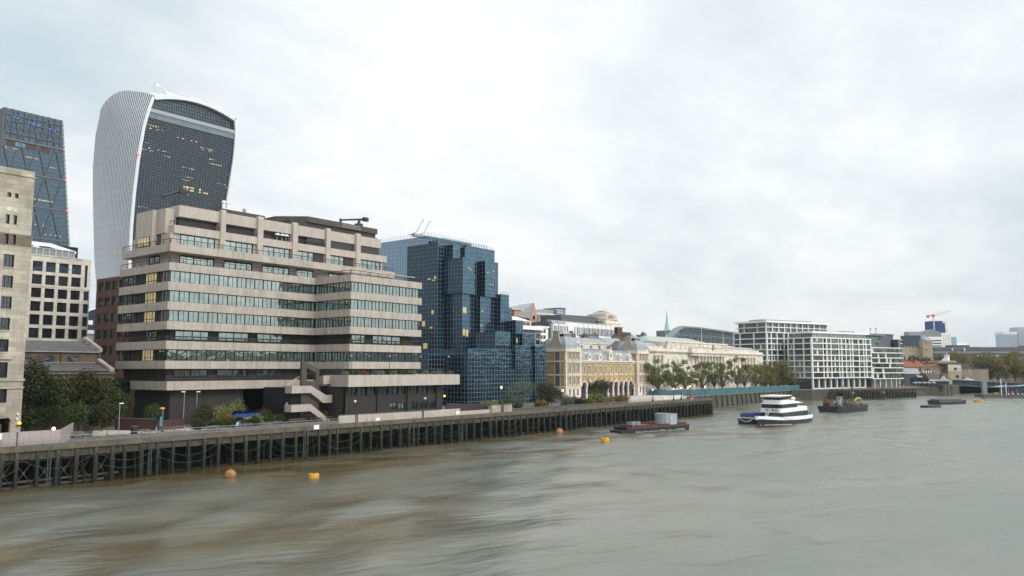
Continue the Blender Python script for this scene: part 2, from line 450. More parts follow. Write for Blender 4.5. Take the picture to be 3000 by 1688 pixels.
def limbs(mb, base, tips, r0, fork, rnd, m=0):
    """a tapering trunk that forks into crooked limbs reaching the given points"""
    f = Vector((base[0], base[1], base[2] + fork)); lean = Vector((rnd.uniform(-.25, .25), rnd.uniform(-.2, .2), 0))
    mid = Vector(base) + (f - Vector(base)) * 0.5 + lean * 0.5; f = f + lean
    mb.tube(tuple(base), tuple(mid), r0 * 1.15, r0 * 0.92, 8, m); mb.tube(tuple(mid), tuple(f), r0 * 0.92, r0 * 0.75, 8, m)
    for t in tips:
        t = Vector(t); v = t - f
        k1 = f + v * 0.35 + Vector((rnd.uniform(-1, 1), rnd.uniform(-1, 1), rnd.uniform(0, .6))) * v.length * 0.10
        k2 = f + v * 0.7 + Vector((rnd.uniform(-1, 1), rnd.uniform(-1, 1), rnd.uniform(-.2, .6))) * v.length * 0.10
        mb.tube(tuple(f), tuple(k1), r0 * 0.52, r0 * 0.36, 6, m); mb.tube(tuple(k1), tuple(k2), r0 * 0.36, r0 * 0.23, 5, m)
        mb.tube(tuple(k2), tuple(t), r0 * 0.23, r0 * 0.07, 4, m)
        for q in range(3):
            w = k2 + Vector((rnd.uniform(-1, 1), rnd.uniform(-1, 1), rnd.uniform(-.1, 1))) * v.length * 0.28
            mb.tube(tuple(k1 if q else k2), tuple(w), r0 * 0.15, r0 * 0.04, 4, m)
def tree(name, label, cat, loc, height, spread, n, leaf, mat, fork=None, r0=0.28, group=None, seed=0, clumps=9, dense=0.45, bark='bark', low=0.35, flatten=1.0, size=0.30):
    rnd = random.Random(seed); t = thing(name, label, cat, loc, 0, group)
    fork = fork or height * 0.3; blobs = []; tips = []
    for i in range(clumps):
        a = 2 * math.pi * i / clumps * 1.9 + rnd.uniform(-.4, .4); rr = spread * (0.15 + 0.62 * math.sqrt((i + .5) / clumps))
        z = height * (low + (0.93 - low) * rnd.random() * (1 - 0.35 * rr / spread)) if i else height * 0.84
        s = spread * rnd.uniform(size, size * 1.5); rr = rr if i else 0.0
        c = (rr * math.cos(a), rr * math.sin(a), min(z, height - s * 0.75))
        blobs.append((*c, s, s, s * 0.8 * flatten)); tips.append(c)
    mb = MB(); limbs(mb, (0, 0, -0.2), tips, r0, fork, rnd); mb.build('trunk', bark, t)
    leaf_mesh('crown', blob_pts(blobs, n, dense), leaf, mat, t)
    return t
def bush(name, label, cat, loc, r, h, n, leaf, mat, group=None, seed=0, ry=None):
    """a low plant: leaves right down to the soil on short woody stems"""
    rnd = random.Random(seed); t = thing(name, label, cat, loc, 0, group); ry = ry or r
    blobs = [(rnd.uniform(-.5, .5) * r, rnd.uniform(-.5, .5) * ry, h * rnd.uniform(.38, .62), r * rnd.uniform(.42, .6), ry * rnd.uniform(.42, .6), h * rnd.uniform(.34, .44)) for _ in range(6)]
    mb = MB()
    for b in blobs: mb.tube((b[0] * .2, b[1] * .2, -0.05), (b[0], b[1], b[2]), 0.04, 0.015, 4)
    mb.build('stem', 'bark', t)
    leaf_mesh('foliage', blob_pts(blobs, n, 0.3), leaf, mat, t)
    return t
# ================================================================== SETTING: water, land, quay walks
def sheet(name, pts, z, mat):
    b = MB(); b.face([(x, y, z) for x, y in pts]); o = b.build(name, mat); return tag(o, kind='structure')
# river
m, nt, b = nt_new('river_water')
pos = pos_nodes(nt)
rot = node(nt, 'ShaderNodeMapping'); link(nt, pos, rot.inputs[0]); rot.inputs['Rotation'].default_value = (0, 0, math.radians(22))
s1 = scaled(nt, rot.outputs[0], (0.055, 0.16, 1)); s2 = scaled(nt, rot.outputs[0], (0.22, 0.62, 1)); s3 = scaled(nt, rot.outputs[0], (0.014, 0.035, 1))
def dnoise(vec, sc, det, dist):
    n = node(nt, 'ShaderNodeTexNoise'); n.inputs['Scale'].default_value = sc; n.inputs['Detail'].default_value = det; n.inputs['Distortion'].default_value = dist
    link(nt, vec, n.inputs['Vector']); return n.outputs['Fac']
w1 = dnoise(s1, 1.0, 4, 0.3); w2 = dnoise(s2, 1.0, 4, 0.4); w3 = dnoise(s3, 1.0, 3, 0.3)
calm = maprange(nt, w3, 0.34, 0.62, 0.5, 1.2)
hh = mathn(nt, 'ADD', mathn(nt, 'MULTIPLY', w1, 1.5), mathn(nt, 'MULTIPLY', w2, 0.55))
hh = mathn(nt, 'MULTIPLY', hh, calm)
link(nt, bump(nt, hh, 1.0, WAVE if 'WAVE' in globals() else 0.55), b.inputs['Normal'])
silt = mixcol(nt, maprange(nt, w1, 0.38, 0.62, 0, 1), (0.070, 0.050, 0.016), (0.105, 0.080, 0.034))
silt = mixcol(nt, maprange(nt, w3, 0.40, 0.60, 0, 0.6), silt, (0.060, 0.058, 0.040))
link(nt, silt, b.inputs['Base Color'])
link(nt, maprange(nt, mathn(nt, 'ADD', mathn(nt, 'MULTIPLY', w3, .6), mathn(nt, 'MULTIPLY', w1, .4)), 0.38, 0.62, 0.20, 0.38), b.inputs['Roughness']); b.inputs['IOR'].default_value = 2.85; b.inputs['Specular Tint'].default_value = (0.90, 1.0, 1.0, 1)
b.inputs['Specular IOR Level'].default_value = 0.5
MATS['river_water'] = m
def river_mesh(x0, x1, y0, y1, c):
    """gently rippled water surface, flattening out to a plain sheet that runs on to the horizon"""
    nx, ny = int((x1 - x0) / c), int((y1 - y0) / c); X_, Y_ = np.meshgrid(np.linspace(x0, x1, nx + 1), np.linspace(y0, y1, ny + 1))
    g = np.random.default_rng(4); H_ = np.zeros_like(X_)
    for k in range(46):
        lam = g.uniform(3.2, 13.0); a = g.normal(math.radians(118), .55); sl = SLOPE * g.uniform(.5, 1.2) * (lam / 7) ** .15
        kk = 2 * math.pi / lam; ph = g.uniform(0, 6.28); gx, gy = g.uniform(-.05, .05, 2)
        env = .55 + .45 * np.sin(X_ * gx + Y_ * gy * 1.5 + ph * 3)
        H_ += env * sl / kk * np.sin(kk * (X_ * math.cos(a) + Y_ * math.sin(a)) + ph + 1.2 * np.sin(X_ * gx * 2 - Y_ * gy + ph))
    fade = np.clip(np.minimum.reduce([X_ - x0, x1 - X_, Y_ - y0, y1 - Y_]) / 12.0, 0, 1); H_ *= fade
    v = np.stack([X_, Y_, H_], -1).reshape(-1, 3); i = np.arange((nx + 1) * (ny + 1)).reshape(ny + 1, nx + 1)
    f = np.stack([i[:-1, :-1], i[:-1, 1:], i[1:, 1:], i[1:, :-1]], -1).reshape(-1, 4)
    b = len(v); v = np.concatenate([v, [(-700, -900, 0), (6200, -3200, 0), (6200, 900, 0), (-700, 900, 0)]])
    c4 = [int(i[0, 0]), int(i[0, -1]), int(i[-1, -1]), int(i[-1, 0])]; f = f.tolist() + [[b, b + 1, c4[1], c4[0]], [b + 1, b + 2, c4[2], c4[1]], [b + 2, b + 3, c4[3], c4[2]], [b + 3, b, c4[0], c4[3]]]
    me = bpy.data.meshes.new('river_water'); me.from_pydata(v.tolist(), [], f); me.materials.append(MATS['river_water'])
    me.polygons.foreach_set('use_smooth', np.ones(len(f), dtype=bool)); me.update()
    o = bpy.data.objects.new('river_water', me); COL.objects.link(o); return tag(o, kind='structure')
river_mesh(-60, 560, -150, 22, 0.85)
# land: raised behind the river walls; a lower eastern quay
shore_w = [(-300, 9.2), (213, 9.2), (213, 40), (213, 900), (-300, 900)]
sheet('ground', shore_w, 4.98, 'paving')
shore_e = [(213.5, 20.3), (345, 20.3), (352, 12), (372, 8), (430, -13), (500, -28), (640, -92), (900, -230), (1500, -560), (6000, -2900), (6000, 900), (213.5, 900)]
sheet('ground', shore_e, 4.55, 'land')
sheet('pavement', [(-60, 1.0), (209, 1.0), (209, 9.2), (-60, 9.2)], 4.99, 'paving')
sheet('lawn', [(12.6, 9.6), (20.2, 9.6), (20.2, 12.6), (12.6, 12.6)], 5.03, 'grass')
sheet('path', [(19.0, 13.2), (34, 11.2), (34, 22), (23, 22.5)], 4.988, 'pale_paving')
sheet('road', [(28, 45), (62, 60), (70, 110), (50, 110)], 4.99, 'asphalt')
b = MB(); b.prism([(156, 9.3), (212.6, 9.3), (212.6, 27), (156, 27)], 4.99, 5.70, 0); tag(b.build('forecourt', 'pale_paving'), kind='structure')

# ------------------------------------------------------------------ timber wharf along the quay
PILES = [-11.5, -9.1, -6.8, -4.4, -2.1, 0.1] + [1.69, 4.09, 6.51, 8.85, 11.26, 13.5, 15.13, 17.49, 19.87, 22.18, 24.56, 27.02, 29.39, 31.76, 34.11, 36.4, 38.7, 40.99, 43.5, 45.8, 48.25, 50.58, 52.23, 55.31, 57.61, 59.97, 62.5, 64.87, 67.29, 69.66, 72.08, 74.3, 76.7, 78.75, 81.56, 83.93, 86.24, 88.72, 91.14, 93.98, 96.15, 98.37, 100.51, 102.82, 105.04, 107.31, 109.62, 111.84, 114.1, 116.4, 118.75, 120.7, 122.98, 125.3, 127.67, 129.9, 132.3, 134.7, 137.1, 139.5, 142.03, 144.62, 146.63, 149.46, 152.19, 154.48, 156.81, 159.35, 161.59, 163.86, 166.17, 168.51, 170.71, 173.32, 175.59, 178.29, 180.84, 183.02, 185.86, 188.12, 190.41, 192.95, 195.54, 198.16, 200.38, 203.09, 205.15, 207.23, 208.75]
m, nt, b_ = nt_new('pile_timber')
pos = pos_nodes(nt); sp = node(nt, 'ShaderNodeSeparateXYZ'); link(nt, pos, sp.inputs[0])
wob = noise(nt, scaled(nt, pos, (1.5, 1.5, 0.15)), 1.2, 4)
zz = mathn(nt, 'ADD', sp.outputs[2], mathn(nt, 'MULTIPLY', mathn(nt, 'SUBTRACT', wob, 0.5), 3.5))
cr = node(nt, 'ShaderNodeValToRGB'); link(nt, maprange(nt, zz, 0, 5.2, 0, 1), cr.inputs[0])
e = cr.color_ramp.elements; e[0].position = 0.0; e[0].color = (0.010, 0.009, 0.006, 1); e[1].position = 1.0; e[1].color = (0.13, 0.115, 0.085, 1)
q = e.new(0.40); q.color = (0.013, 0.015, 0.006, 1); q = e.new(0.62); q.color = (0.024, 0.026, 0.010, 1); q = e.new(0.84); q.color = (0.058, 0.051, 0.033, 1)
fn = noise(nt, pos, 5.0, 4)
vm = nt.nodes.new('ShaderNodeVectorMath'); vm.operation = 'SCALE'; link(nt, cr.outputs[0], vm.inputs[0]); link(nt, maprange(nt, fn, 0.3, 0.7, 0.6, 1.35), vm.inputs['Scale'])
link(nt, vm.outputs[0], b_.inputs['Base Color']); b_.inputs['Roughness'].default_value = 0.85
MATS['pile_timber'] = m

W = thing('timber_wharf', 'long timber river wharf on algae stained piles under the promenade', 'wharf', (0, 0, 0))
d = MB(); d.box(-62, 209.2, -0.18, 0.42, 4.62, 5.40); d.box(-62, 209.2, 0.42, 9.6, 4.55, 4.97)
d.build('deck', 'quay_cap', W)
d = MB(); r = random.Random(3); x = -62.0
while x < 209:
    w = r.uniform(2.2, 2.6); x2 = min(x + w, 209)
    d.box(x + .03, x2 - .03, 0.12, 0.42, 3.62 + r.uniform(-.08, .1), 4.61); 
    if r.random() < .6: d.box(x + r.uniform(.3, 1.2), x + r.uniform(1.3, 2.2), 0.05, 0.14, 3.75 + r.uniform(0, .3), 4.3)
    x = x2
d.build('waling_beam', 'quay_timber', W)
d = MB(); d.box(-62, 209, 8.9, 9.2, -2, 4.54); d.build('back_wall', 'black_void', W)  # wall coloured black for the shade under the deck
r = random.Random(5)
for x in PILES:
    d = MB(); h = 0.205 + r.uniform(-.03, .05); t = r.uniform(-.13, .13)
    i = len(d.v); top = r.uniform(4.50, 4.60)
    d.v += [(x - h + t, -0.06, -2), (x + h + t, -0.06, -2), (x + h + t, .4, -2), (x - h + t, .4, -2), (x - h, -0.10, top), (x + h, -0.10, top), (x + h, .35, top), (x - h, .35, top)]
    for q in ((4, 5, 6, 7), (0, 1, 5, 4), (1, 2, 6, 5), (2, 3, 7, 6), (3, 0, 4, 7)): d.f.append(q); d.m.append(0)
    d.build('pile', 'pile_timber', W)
d = MB(); r = random.Random(8)                                      # raking struts and the inner row of piles
for x in np.arange(-11, 209, 3.4):
    x = float(x); d.tube((x, 2.6, -2), (x + r.uniform(-.2, .2), 2.6, 4.5), .16, .16, 5)
    if r.random() < .45: d.tube((x + 1.2, .7, -2), (x + 1.2 + r.uniform(-1, .2), .7, 4.4), .12, .12, 4)
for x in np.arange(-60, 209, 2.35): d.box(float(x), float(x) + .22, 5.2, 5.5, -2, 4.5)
d.build('inner_pile_row', 'black_void', W)  # inner piles blackened too, shade of the deck put into their colour
d = MB()
for x0, x1 in ((1.69, 4.09), (4.09, 6.51), (6.51, 8.85), (8.85, 11.26), (11.26, 13.5), (-0.5, 1.69)):
    d.tube((x0 + .2, .9, 0.5), (x1 - .2, .9, 3.2), .05, n=4); d.tube((x0 + .2, .96, 3.2), (x1 - .2, .96, 0.5), .05, n=4)
    d.box((x0 + x1) / 2 - .14, (x0 + x1) / 2 + .14, .8, .95, 1.7, 2.0)
d.box(-12, 15, 1.1, 1.3, 3.2, 3.4); d.box(-12, 15, 1.1, 1.3, 0.7, 0.95); d.box(-12, 13, 1.1, 1.3, 0.05, 0.3)
d.build('cross_brace', 'chain_iron', W)
for x in (5.4, 18.6, 45.0, 70.6, 84.6, 123.0, 152.0):
    d = MB(); d.box(x - .22, x - .17, -.3, -.22, 0.2, 5.2); d.box(x + .17, x + .22, -.3, -.22, 0.2, 5.2)
    for k in range(16): d.box(x - .17, x + .17, -.29, -.24, 0.35 + .3 * k, 0.40 + .3 * k)
    d.build('ladder', 'dark_grey', W)
# iron fender chains slung between the piles
r = random.Random(12); xs = [PILES[i] for i in range(2, len(PILES), 4)]
def chain(x0, x1, z, sag, lab):
    d = MB(); n = 18
    pts = [(x0 + (x1 - x0) * k / n, -0.22, z - sag * (1 - (2 * k / n - 1) ** 2)) for k in range(n + 1)]
    d.path(pts, 0.026, 4)
    o = d.build('chain', 'chain_iron'); return tag(o, lab, 'chain', 'slack chains slung along the wharf piles')
for i, (a, c) in enumerate(zip(xs, xs[1:])):
    chain(a, c, 3.95, r.uniform(1.35, 1.9), 'slack iron chain drooping in a high loop across the wharf piles')
    if i % 3 != 1: chain(a, c, 2.6, r.uniform(1.1, 1.7), 'slack iron chain drooping in a low loop across the wharf piles')

# quay railing, low white wall and parapets at the edge
def railing(name, lab, pts, z, h=1.05, step=2.4, mat='grey_metal', r=0.03, rails=(1.0, 0.55), group=None, cat='railing'):
    """posts and rails along a polyline; local origin at its first point"""
    t = thing(name, lab, cat, (pts[0][0], pts[0][1], z), 0, group); b = MB()
    q = [(x - pts[0][0], y - pts[0][1]) for x, y in pts]
    for a, c in zip(q, q[1:]):
        L = math.hypot(c[0] - a[0], c[1] - a[1]); n = max(1, round(L / step))
        for k in range(n + 1):
            u = k / n; x, y = a[0] + (c[0] - a[0]) * u, a[1] + (c[1] - a[1]) * u; p = MB(); p.tube((x, y, 0), (x, y, h), r * 1.15, n=5); p.build('post', mat, t)
        for f in rails: b.tube((a[0], a[1], h * f), (c[0], c[1], h * f), r, n=5)
    b.build('rail', mat, t); return t
railing('quay_railing', 'grey metal railing on the quay edge along the garden promenade', [(7.4, .22), (53.0, .22)], 5.4, 0.85)
railing('quay_railing', 'grey railing on the quay edge in front of the pale hoarding', [(-40, .22), (7.2, .22)], 5.4, 0.85)
t = thing('river_wall', 'low off white concrete flood wall on the wharf edge', 'wall', (53.3, .95, 4.98))
d = MB()
for k in range(8): d.box(.02 + 3.2 * k, 3.18 + 3.2 * k, 0, .4, 0, 1.75 - .01 * k)
d.box(25.6, 32, 0, .4, 0, 1.72); d.box(32.02, 42, 0.05, .4, 0, 1.15)
d.build('panel', 'concrete_panel', t); d = MB(); d.box(0, 25.6, -.06, .5, 1.76, 1.86); d.build('coping', 'brown_roof', t)
for x in (4.2, 21.2):
    d = MB(); d.box(x - .5, x - .42, -.14, -.02, -.2, 2.0); d.box(x - .1, x - .02, -.14, -.02, -.2, 2.0)
    for k in range(6): d.box(x - .42, x - .1, -.12, -.06, .0 + .32 * k, .06 + .32 * k)
    d.build('ladder', 'rust', t)
t = thing('stained_parapet', 'black stained square stone parapet block on the wharf edge', 'wall', (95.2, .6, 4.98))
d = MB(); d.box(0, 7.2, 0, 1.0, 0, 2.05); d.build('block', 'portland_dirty', t)
d = MB(); d.box(-.1, 7.3, -.1, 1.1, 2.05, 2.2); d.box(3.3, 4.1, -.14, -.02, .05, 2.04); d.build('coping', 'brown_roof', t)
t = thing('garden_wall', 'long dark topped low wall between shrub bed and wharf edge', 'wall', (102.6, .9, 4.98))
d = MB(); d.box(0, 53, 0, .5, 0, .85); d.build('wall', 'quay_cap', t); d = MB(); d.box(0, 53, -.05, .55, .85, 1.0); d.build('coping', 'dark_grey', t)
t = thing('ramp_wall', 'dark maroon ramp wall beside the low white flood wall', 'wall', (85, 4.5, 4.98))
d = MB(); d.plate([(0, 0), (12, 0), (12, 1.9), (0, 2.6)], 0, .4); d.build('panel', 'maroon_panel', t)
d = MB(); d.plate([(0, 2.6), (12, 1.9), (12, 2.0), (0, 2.72)], -.05, .45); d.build('coping', 'dark_grey', t)
for i, (x, y, z) in enumerate(((47.4, -.26, 4.75), (62.3, .87, 5.2), (84.4, .87, 5.5))):
    d = MB(); d.box(-.55, .55, -.05, 0, 0, .72); o = d.build('notice_board', 'sign_white'); o.location = (x, y, z)
    tag(o, ['small white notice board fixed to the quay edge below the garden', 'white notice on the low flood wall under the podium corner', 'white notice on the low flood wall near the stained block'][i], 'sign', 'white notices on the wharf')

# ------------------------------------------------------------------ eastern embankment, jetty
t = thing('embankment_wall', 'dark green stained river wall with timber fender posts below the teal hoarding', 'wall', (209.3, 20, 0))
d = MB(); d.profile([(0, -2), (0.5, 4.1), (0.5, 4.5), (1.2, 4.5), (1.2, -2)], 0, 136); d.frame((136, 0), (7, -8)); d.box(0, 10.7, 0, .8, -2, 4.5); d.frame((143, -8), (20, -4)); d.box(0, 20.4, 0, .8, -2, 4.5)
d.frame((163, -12), (58, -21)); d.box(0, 61.7, 0, .8, -2, 4.5); d.frame((221, -33), (70, -15)); d.box(0, 71.6, 0, .8, -2, 4.5); d.build('wall', 'embank_stone', t)
d = MB(); d.box(0, 136, .2, 1.5, 4.5, 4.66); d.build('coping', 'mid_grey', t)
for k in range(26): d = MB(); x = 4 + 5.1 * k; d.tube((x, -.25, -2), (x, .25, 4.2), .2, .2, 6); d.build('fender_post', 'pile_timber', t)
d = MB(); d.box(0, .5, -20, 0, -2, 4.95); o = d.build('wharf_end_wall', 'embank_stone'); o.location = (209.3, 20, 0); tag(o, 'dark return wall at the east end of the timber wharf', 'wall')
o = MB(); o.frame((0, 0), (1, 0))
for k in range(16): o.box(.55 * k, .55 * k + .6, 0, 1.6, -1 + .3 * k, -0.7 + .3 * k)
o.plate([(0, -1), (.3, -1), (9.1, 4.2), (9.1, 5.0)], -.12, -.02); o = o.build('river_stair', 'quay_timber'); o.location = (354.5, 3.6, 0); o.rotation_euler = (0, 0, math.radians(8)); tag(o, 'steep river stairs rising from the water beside the teal hoarding end', 'stairs')
t = thing('timber_jetty', 'dark timber jetty on trestle frames in front of the white apartments', 'jetty', (365, 1.5, 0), math.radians(-20.5))
d = MB(); d.box(0, 61, 0, 7, 4.55, 4.95); d.build('deck', 'quay_cap', t)
d = MB(); d.box(6, 61, 1.2, 6.8, -2, 2.6); d.build('dark_core', 'black_void', t)
for k in range(26):
    d = MB(); x = .6 + 2.4 * k
    d.box(x - .2, x + .2, -.1, .35, -2, 4.5); d.tube((x, .1, 2.9), (x + 1.0, .1, 4.5), .13, n=4); d.tube((x, .1, 2.9), (x - 1.0, .1, 4.5), .13, n=4); d.box(x - 1, x + 1, .36, .6, 3.4, 3.75)
    d.build('trestle', 'quay_timber', t)
d = MB(); r = random.Random(4)
for k in range(90): x = .3 + .68 * k; d.box(x, x + .45, .4, .8, -2, 2.4 + r.uniform(-.3, .4))
d.build('sheet_piling', 'black_void', t)
d = MB()
for k in range(31): x = 2 * k + .2; d.tube((x, .2, 4.95), (x, .2, 6.0), .04, n=4)
for z in (5.45, 6.0): d.tube((0, .2, z), (61, .2, z), .04, n=4)
d.build('railing', 'grey_metal', t)
JR = lambda u, d_: (365 + .9367 * u + .3502 * d_, 1.5 - .3502 * u + .9367 * d_)
for i, u in enumerate((1.0, 24.5, 28.0, 47.0, 50.5)):
    x, y = JR(u, .35)
    t = thing('lifebuoy_post', ['red lifebuoy on a post near the river stairs', 'red lifebuoy on the jetty railing, left of the middle pair', 'red lifebuoy on the jetty railing, right of the middle pair', 'red lifebuoy on the jetty railing, left of the far pair', 'red lifebuoy on the jetty railing, right of the far pair'][i], 'lifebuoy', (x, y, 4.95), math.radians(-20.5), 'lifebuoys along the jetty')
    d = MB(); d.box(-.06, .06, 0, .12, 0, 2.0); d.build('post', 'grey_metal', t); d = MB()
    for k in range(14):
        a, c = 2 * math.pi * k / 14, 2 * math.pi * (k + 1) / 14
        d.tube((.45 * math.cos(a), -.1, 1.6 + .45 * math.sin(a)), (.45 * math.cos(c), -.1, 1.6 + .45 * math.sin(c)), .16, n=6)
    d.build('ring', 'life_red', t)
for x, y in ((358.5, -4.5), (378, -13.5)):
    t = thing('mooring_dolphin', 'tall pair of timber mooring posts with a pale cap beside the jetty', 'mooring post', (x, y, 0), 0, 'mooring dolphins off the jetty')
    d = MB()
    for k in (-.8, .0, .8): d.tube((k, 0, -2), (k * .8, 0, 7.0), .22, .2, 6)
    d.build('post', 'quay_timber', t); d = MB(); d.box(-2.2, 2.2, -.6, .6, 2.9, 4.0); d.build('cap', 'quay_cap', t)

# ------------------------------------------------------------------ teal mesh hoarding round the plane trees
t = thing('teal_hoarding', 'long teal mesh covered fence along the embankment under the plane trees', 'fence', (212.4, 25.2, 4.6))
pts = [(0, 0), (10, -1.5), (39, -4.6), (133, -4.6), (140, -7)]
d = MB(); r = random.Random(2)
for a, c in zip(pts, pts[1:]):
    L = math.hypot(c[0] - a[0], c[1] - a[1]); n = max(1, round(L / 2.5)); d.frame(a, (c[0] - a[0], c[1] - a[1]))
    for k in range(n): d.box(L * k / n + .02, L * (k + 1) / n - .02, r.uniform(0, .03), .06, .1 if a[0] > 5 else .7, (2.5 if a[0] > 5 else 3.0) + r.uniform(-.08, .08))
d.build('mesh_panel', 'teal_fabric', t); d = MB()
for a, c in zip(pts, pts[1:]):
    L = math.hypot(c[0] - a[0], c[1] - a[1]); n = max(1, round(L / 2.5)); d.frame(a, (c[0] - a[0], c[1] - a[1]))
    for k in range(n): d = MB(a, (c[0] - a[0], c[1] - a[1])); d.box(L * k / n - .03, L * k / n + .03, -.08, -.01, 0, 2.6); d.build('post', 'grey_metal', t)
# ================================================================== LEFT: stone office, towers, cream office, church, garden
# ---- stone office building at the left edge
t = thing('stone_office_building', 'tall weathered Portland stone office building at the left edge of the view', 'building', (5.6, 10, 5))
X = lambda x: x - 5.6
Z = lambda z: z - 5.0
op = [(2.18, 2.65, 38.4, 39.05), (3.09, 3.56, 38.4, 39.05), (2.18, 2.64, 34.7, 36.0), (3.11, 3.55, 34.7, 36.0), (2.22, 2.65, 31.95, 33.25), (3.09, 3.56, 31.95, 33.25),
      (2.23, 3.52, 28.78, 30.52), (2.23, 3.54, 25.94, 27.6), (2.25, 3.55, 23.08, 24.75), (2.28, 3.5, 20.2, 21.87), (2.35, 3.52, 17.25, 18.96), (2.5, 3.57, 13.75, 15.85), (2.6, 3.66, 10.42, 12.27)]
more = []
for o in op:
    for k in range(1, 4):
        dx = 4.3 * k if o[1] - o[0] < 1 else 4.1 * k
        more.append((o[0] - dx, o[1] - dx, o[2], o[3]))
ops = [(X(a), X(c), Z(b), Z(e)) for a, c, b, e in op + more]
door = (X(1.2), X(4.3), 0.0, Z(8.35))
wl = MB(); wl.wall(X(-40), 0, Z(13.3), Z(33.4), ops, .45, 0); wl.wall(X(-40), -.14, Z(33.4), Z(42.2), ops, .45, 0)
wl.wall(X(-40), .06, 0, Z(13.3), [o for o in ops if o[3] < Z(13.3)] + [door], .5, 1, d=-.06)
wl.box(X(-40), 0, .9, 26, 0, Z(42.1), 0, skip='f'); wl.box(X(-40), -.14, 0, 1, Z(42.2), Z(42.5), 0); wl.box(-.001, .06, -.06, 26, 0, Z(13.3), 1)
wl.build('wall', ['stone', 'granite'], t)
d = MB(); d.box(X(-40), -.05, -.05, .1, Z(31.75), Z(33.45)); ob = d
band = MB(); band.wall(X(-40), -.06, Z(31.8), Z(33.4), [(X(a), X(c), Z(b), Z(e)) for a, c, b, e in op + more if 31 < b < 32.2], .06, d=-.05); band.build('brown_band', 'brown_stone', t)
for (z0, z1, dd) in ((41.6, 41.75, .08), (16.25, 16.6, .22), (13.3, 13.62, .18), (12.3, 12.5, .16)):
    d = MB(); d.box(X(-40), X(3.9) if z0 == 16.25 else .10, -dd - .06, .02, Z(z0), Z(z1)); d.build('string_course', 'portland_dirty' if z0 < 20 else 'stone', t)
for (a, c, b, e) in op + more:
    nu, nz = (1, 1) if c - a < .8 else (3, 2)
    window(t, (0, 0), (1, 0), X(a), X(c), Z(b), Z(e), .3, .05, nu, nz, ('dark_metal', 'glass_dark'))
    if c - a > 1 and b < 29 and b > 16:
        d = MB(); d.box(X(a) + .15, X(a) + .5, -.05, .02, Z(b) - 1.05, Z(b) - .25); d.box(X(c) - .5, X(c) - .15, -.05, .02, Z(b) - 1.05, Z(b) - .25); d.box(X(a), X(c), -.1, .02, Z(b) - .16, Z(b) - .02)
        d.build('apron_panel', 'stone', t)
for dx in (0, 4.3, 8.6):
    for a, c in ((2.22, 2.70), (3.11, 3.6)):
        d = MB(); d.box(X(a - dx), X(c - dx), -.06, .02, Z(36.45), Z(37.05)); d.build('carved_panel', 'cream_stone', t)
d = MB(); d.box(door[0] + .1, door[1] - .9, .35, .5, 0, Z(7.6)); d.build('door', 'brown_roof', t)
d = MB()
for k in range(12):
    a, c = math.pi * k / 12, math.pi * (k + 1) / 12; cx = (door[0] + door[1]) / 2; w = (door[1] - door[0]) / 2
    d.plate([(cx + (w + .15) * math.cos(a), Z(7.75) + .95 * math.sin(a)), (cx + (w + .45) * math.cos(a), Z(7.75) + 1.3 * math.sin(a)), (cx + (w + .45) * math.cos(c), Z(7.75) + 1.3 * math.sin(c)), (cx + (w + .15) * math.cos(c), Z(7.75) + .95 * math.sin(c))], -.16, -.05)
d.build('door_arch', 'granite', t)
for i, (x, z) in enumerate(((5.05, 8.85), (5.0, 8.2))):
    c = thing('security_camera', ['white security camera on the stone corner, upper one above the arch', 'white security camera on the stone corner, lower one above the amber lamp'][i], 'camera', (x, 9.9, z), 0, 'cameras on the stone corner')
    d = MB(); d.box(-.11, .11, -.4, -.05, -.08, .1); d.build('housing', 'white_paint', c); d = MB(); d.tube((0, -.1, .1), (.1, .06, .25), .03); d.build('bracket', 'white_paint', c)
c = thing('globe_lamp', 'glowing amber globe lamp on the corner of the stone building', 'lamp', (5.3, 9.6, 7.35))
d = MB(); d.ball((0, 0, .25), .24, n=10); d.build('globe', 'lit_amber', c); d = MB(); d.box(-.03, .03, 0, .4, -.06, .02); d.lathe((0, 0), [(.14, -.08), (.25, .12), (.2, .02)], 8); d.build('bracket', 'black_iron', c)

# ---- wedge shaped glass tower
t = thing('wedge_tower', 'dark glass wedge tower with diagonal steel bracing behind the stone building', 'building', (158, 480, 6), 0)
def xr(z): return 36.7 + (191 - z) * .104 if z > 100 else 46.2 + (100 - z) * .05
d = MB(); zs = [0, 60, 100, 126, 148, 170, 191]
for a, c in zip(zs, zs[1:]):
    d.face([(0, 0, a - 6 if a else 0), (xr(a), 0, a - 6 if a else 0), (xr(c), 0, c - 6), (0, 0, c - 6)])
    d.face([(xr(a), 0, a - 6 if a else 0), (xr(a), 30, a - 6 if a else 0), (xr(c), 30, c - 6), (xr(c), 0, c - 6)])
    d.face([(-2, 30, a - 6 if a else 0), (0, 0, a - 6 if a else 0), (0, 0, c - 6), (-2, 30, c - 6)], 1)
d.face([(0, 0, 185), (xr(191), 0, 185), (xr(191), 30, 185), (-2, 30, 185)], 1)
r = random.Random(21)
for z, a, c, dens in ((164, 2, 16, .5), (160, 15, 22, .7), (155.5, 29, 40, .55), (131.5, 22, 34, .8), (131.4, 23, 33, .8), (121.5, 15, 30, .6), (114, 20, 33, .3), (108, 30, 40, .4)):
    x = a
    while x < c:
        if r.random() < dens: d.box(x, x + 1.0, -.12, -.05, z - 6.3, z - 5.75, 2)
        x += 1.6
d.build('glazing', ['glass_lead', 'dark_grey', 'lit_pale'], t)
d = MB(); z = 62.0
while z < 190:
    d.box(0, xr(z), -.35, -.02, z - 6, z - 5.6); z += 3.1
d.build('floor_edge', 'dark_grey', t)
b = MB(); zs = [40, 61.3, 82.9, 104.6, 126.3, 148.0, 169.8, 191]
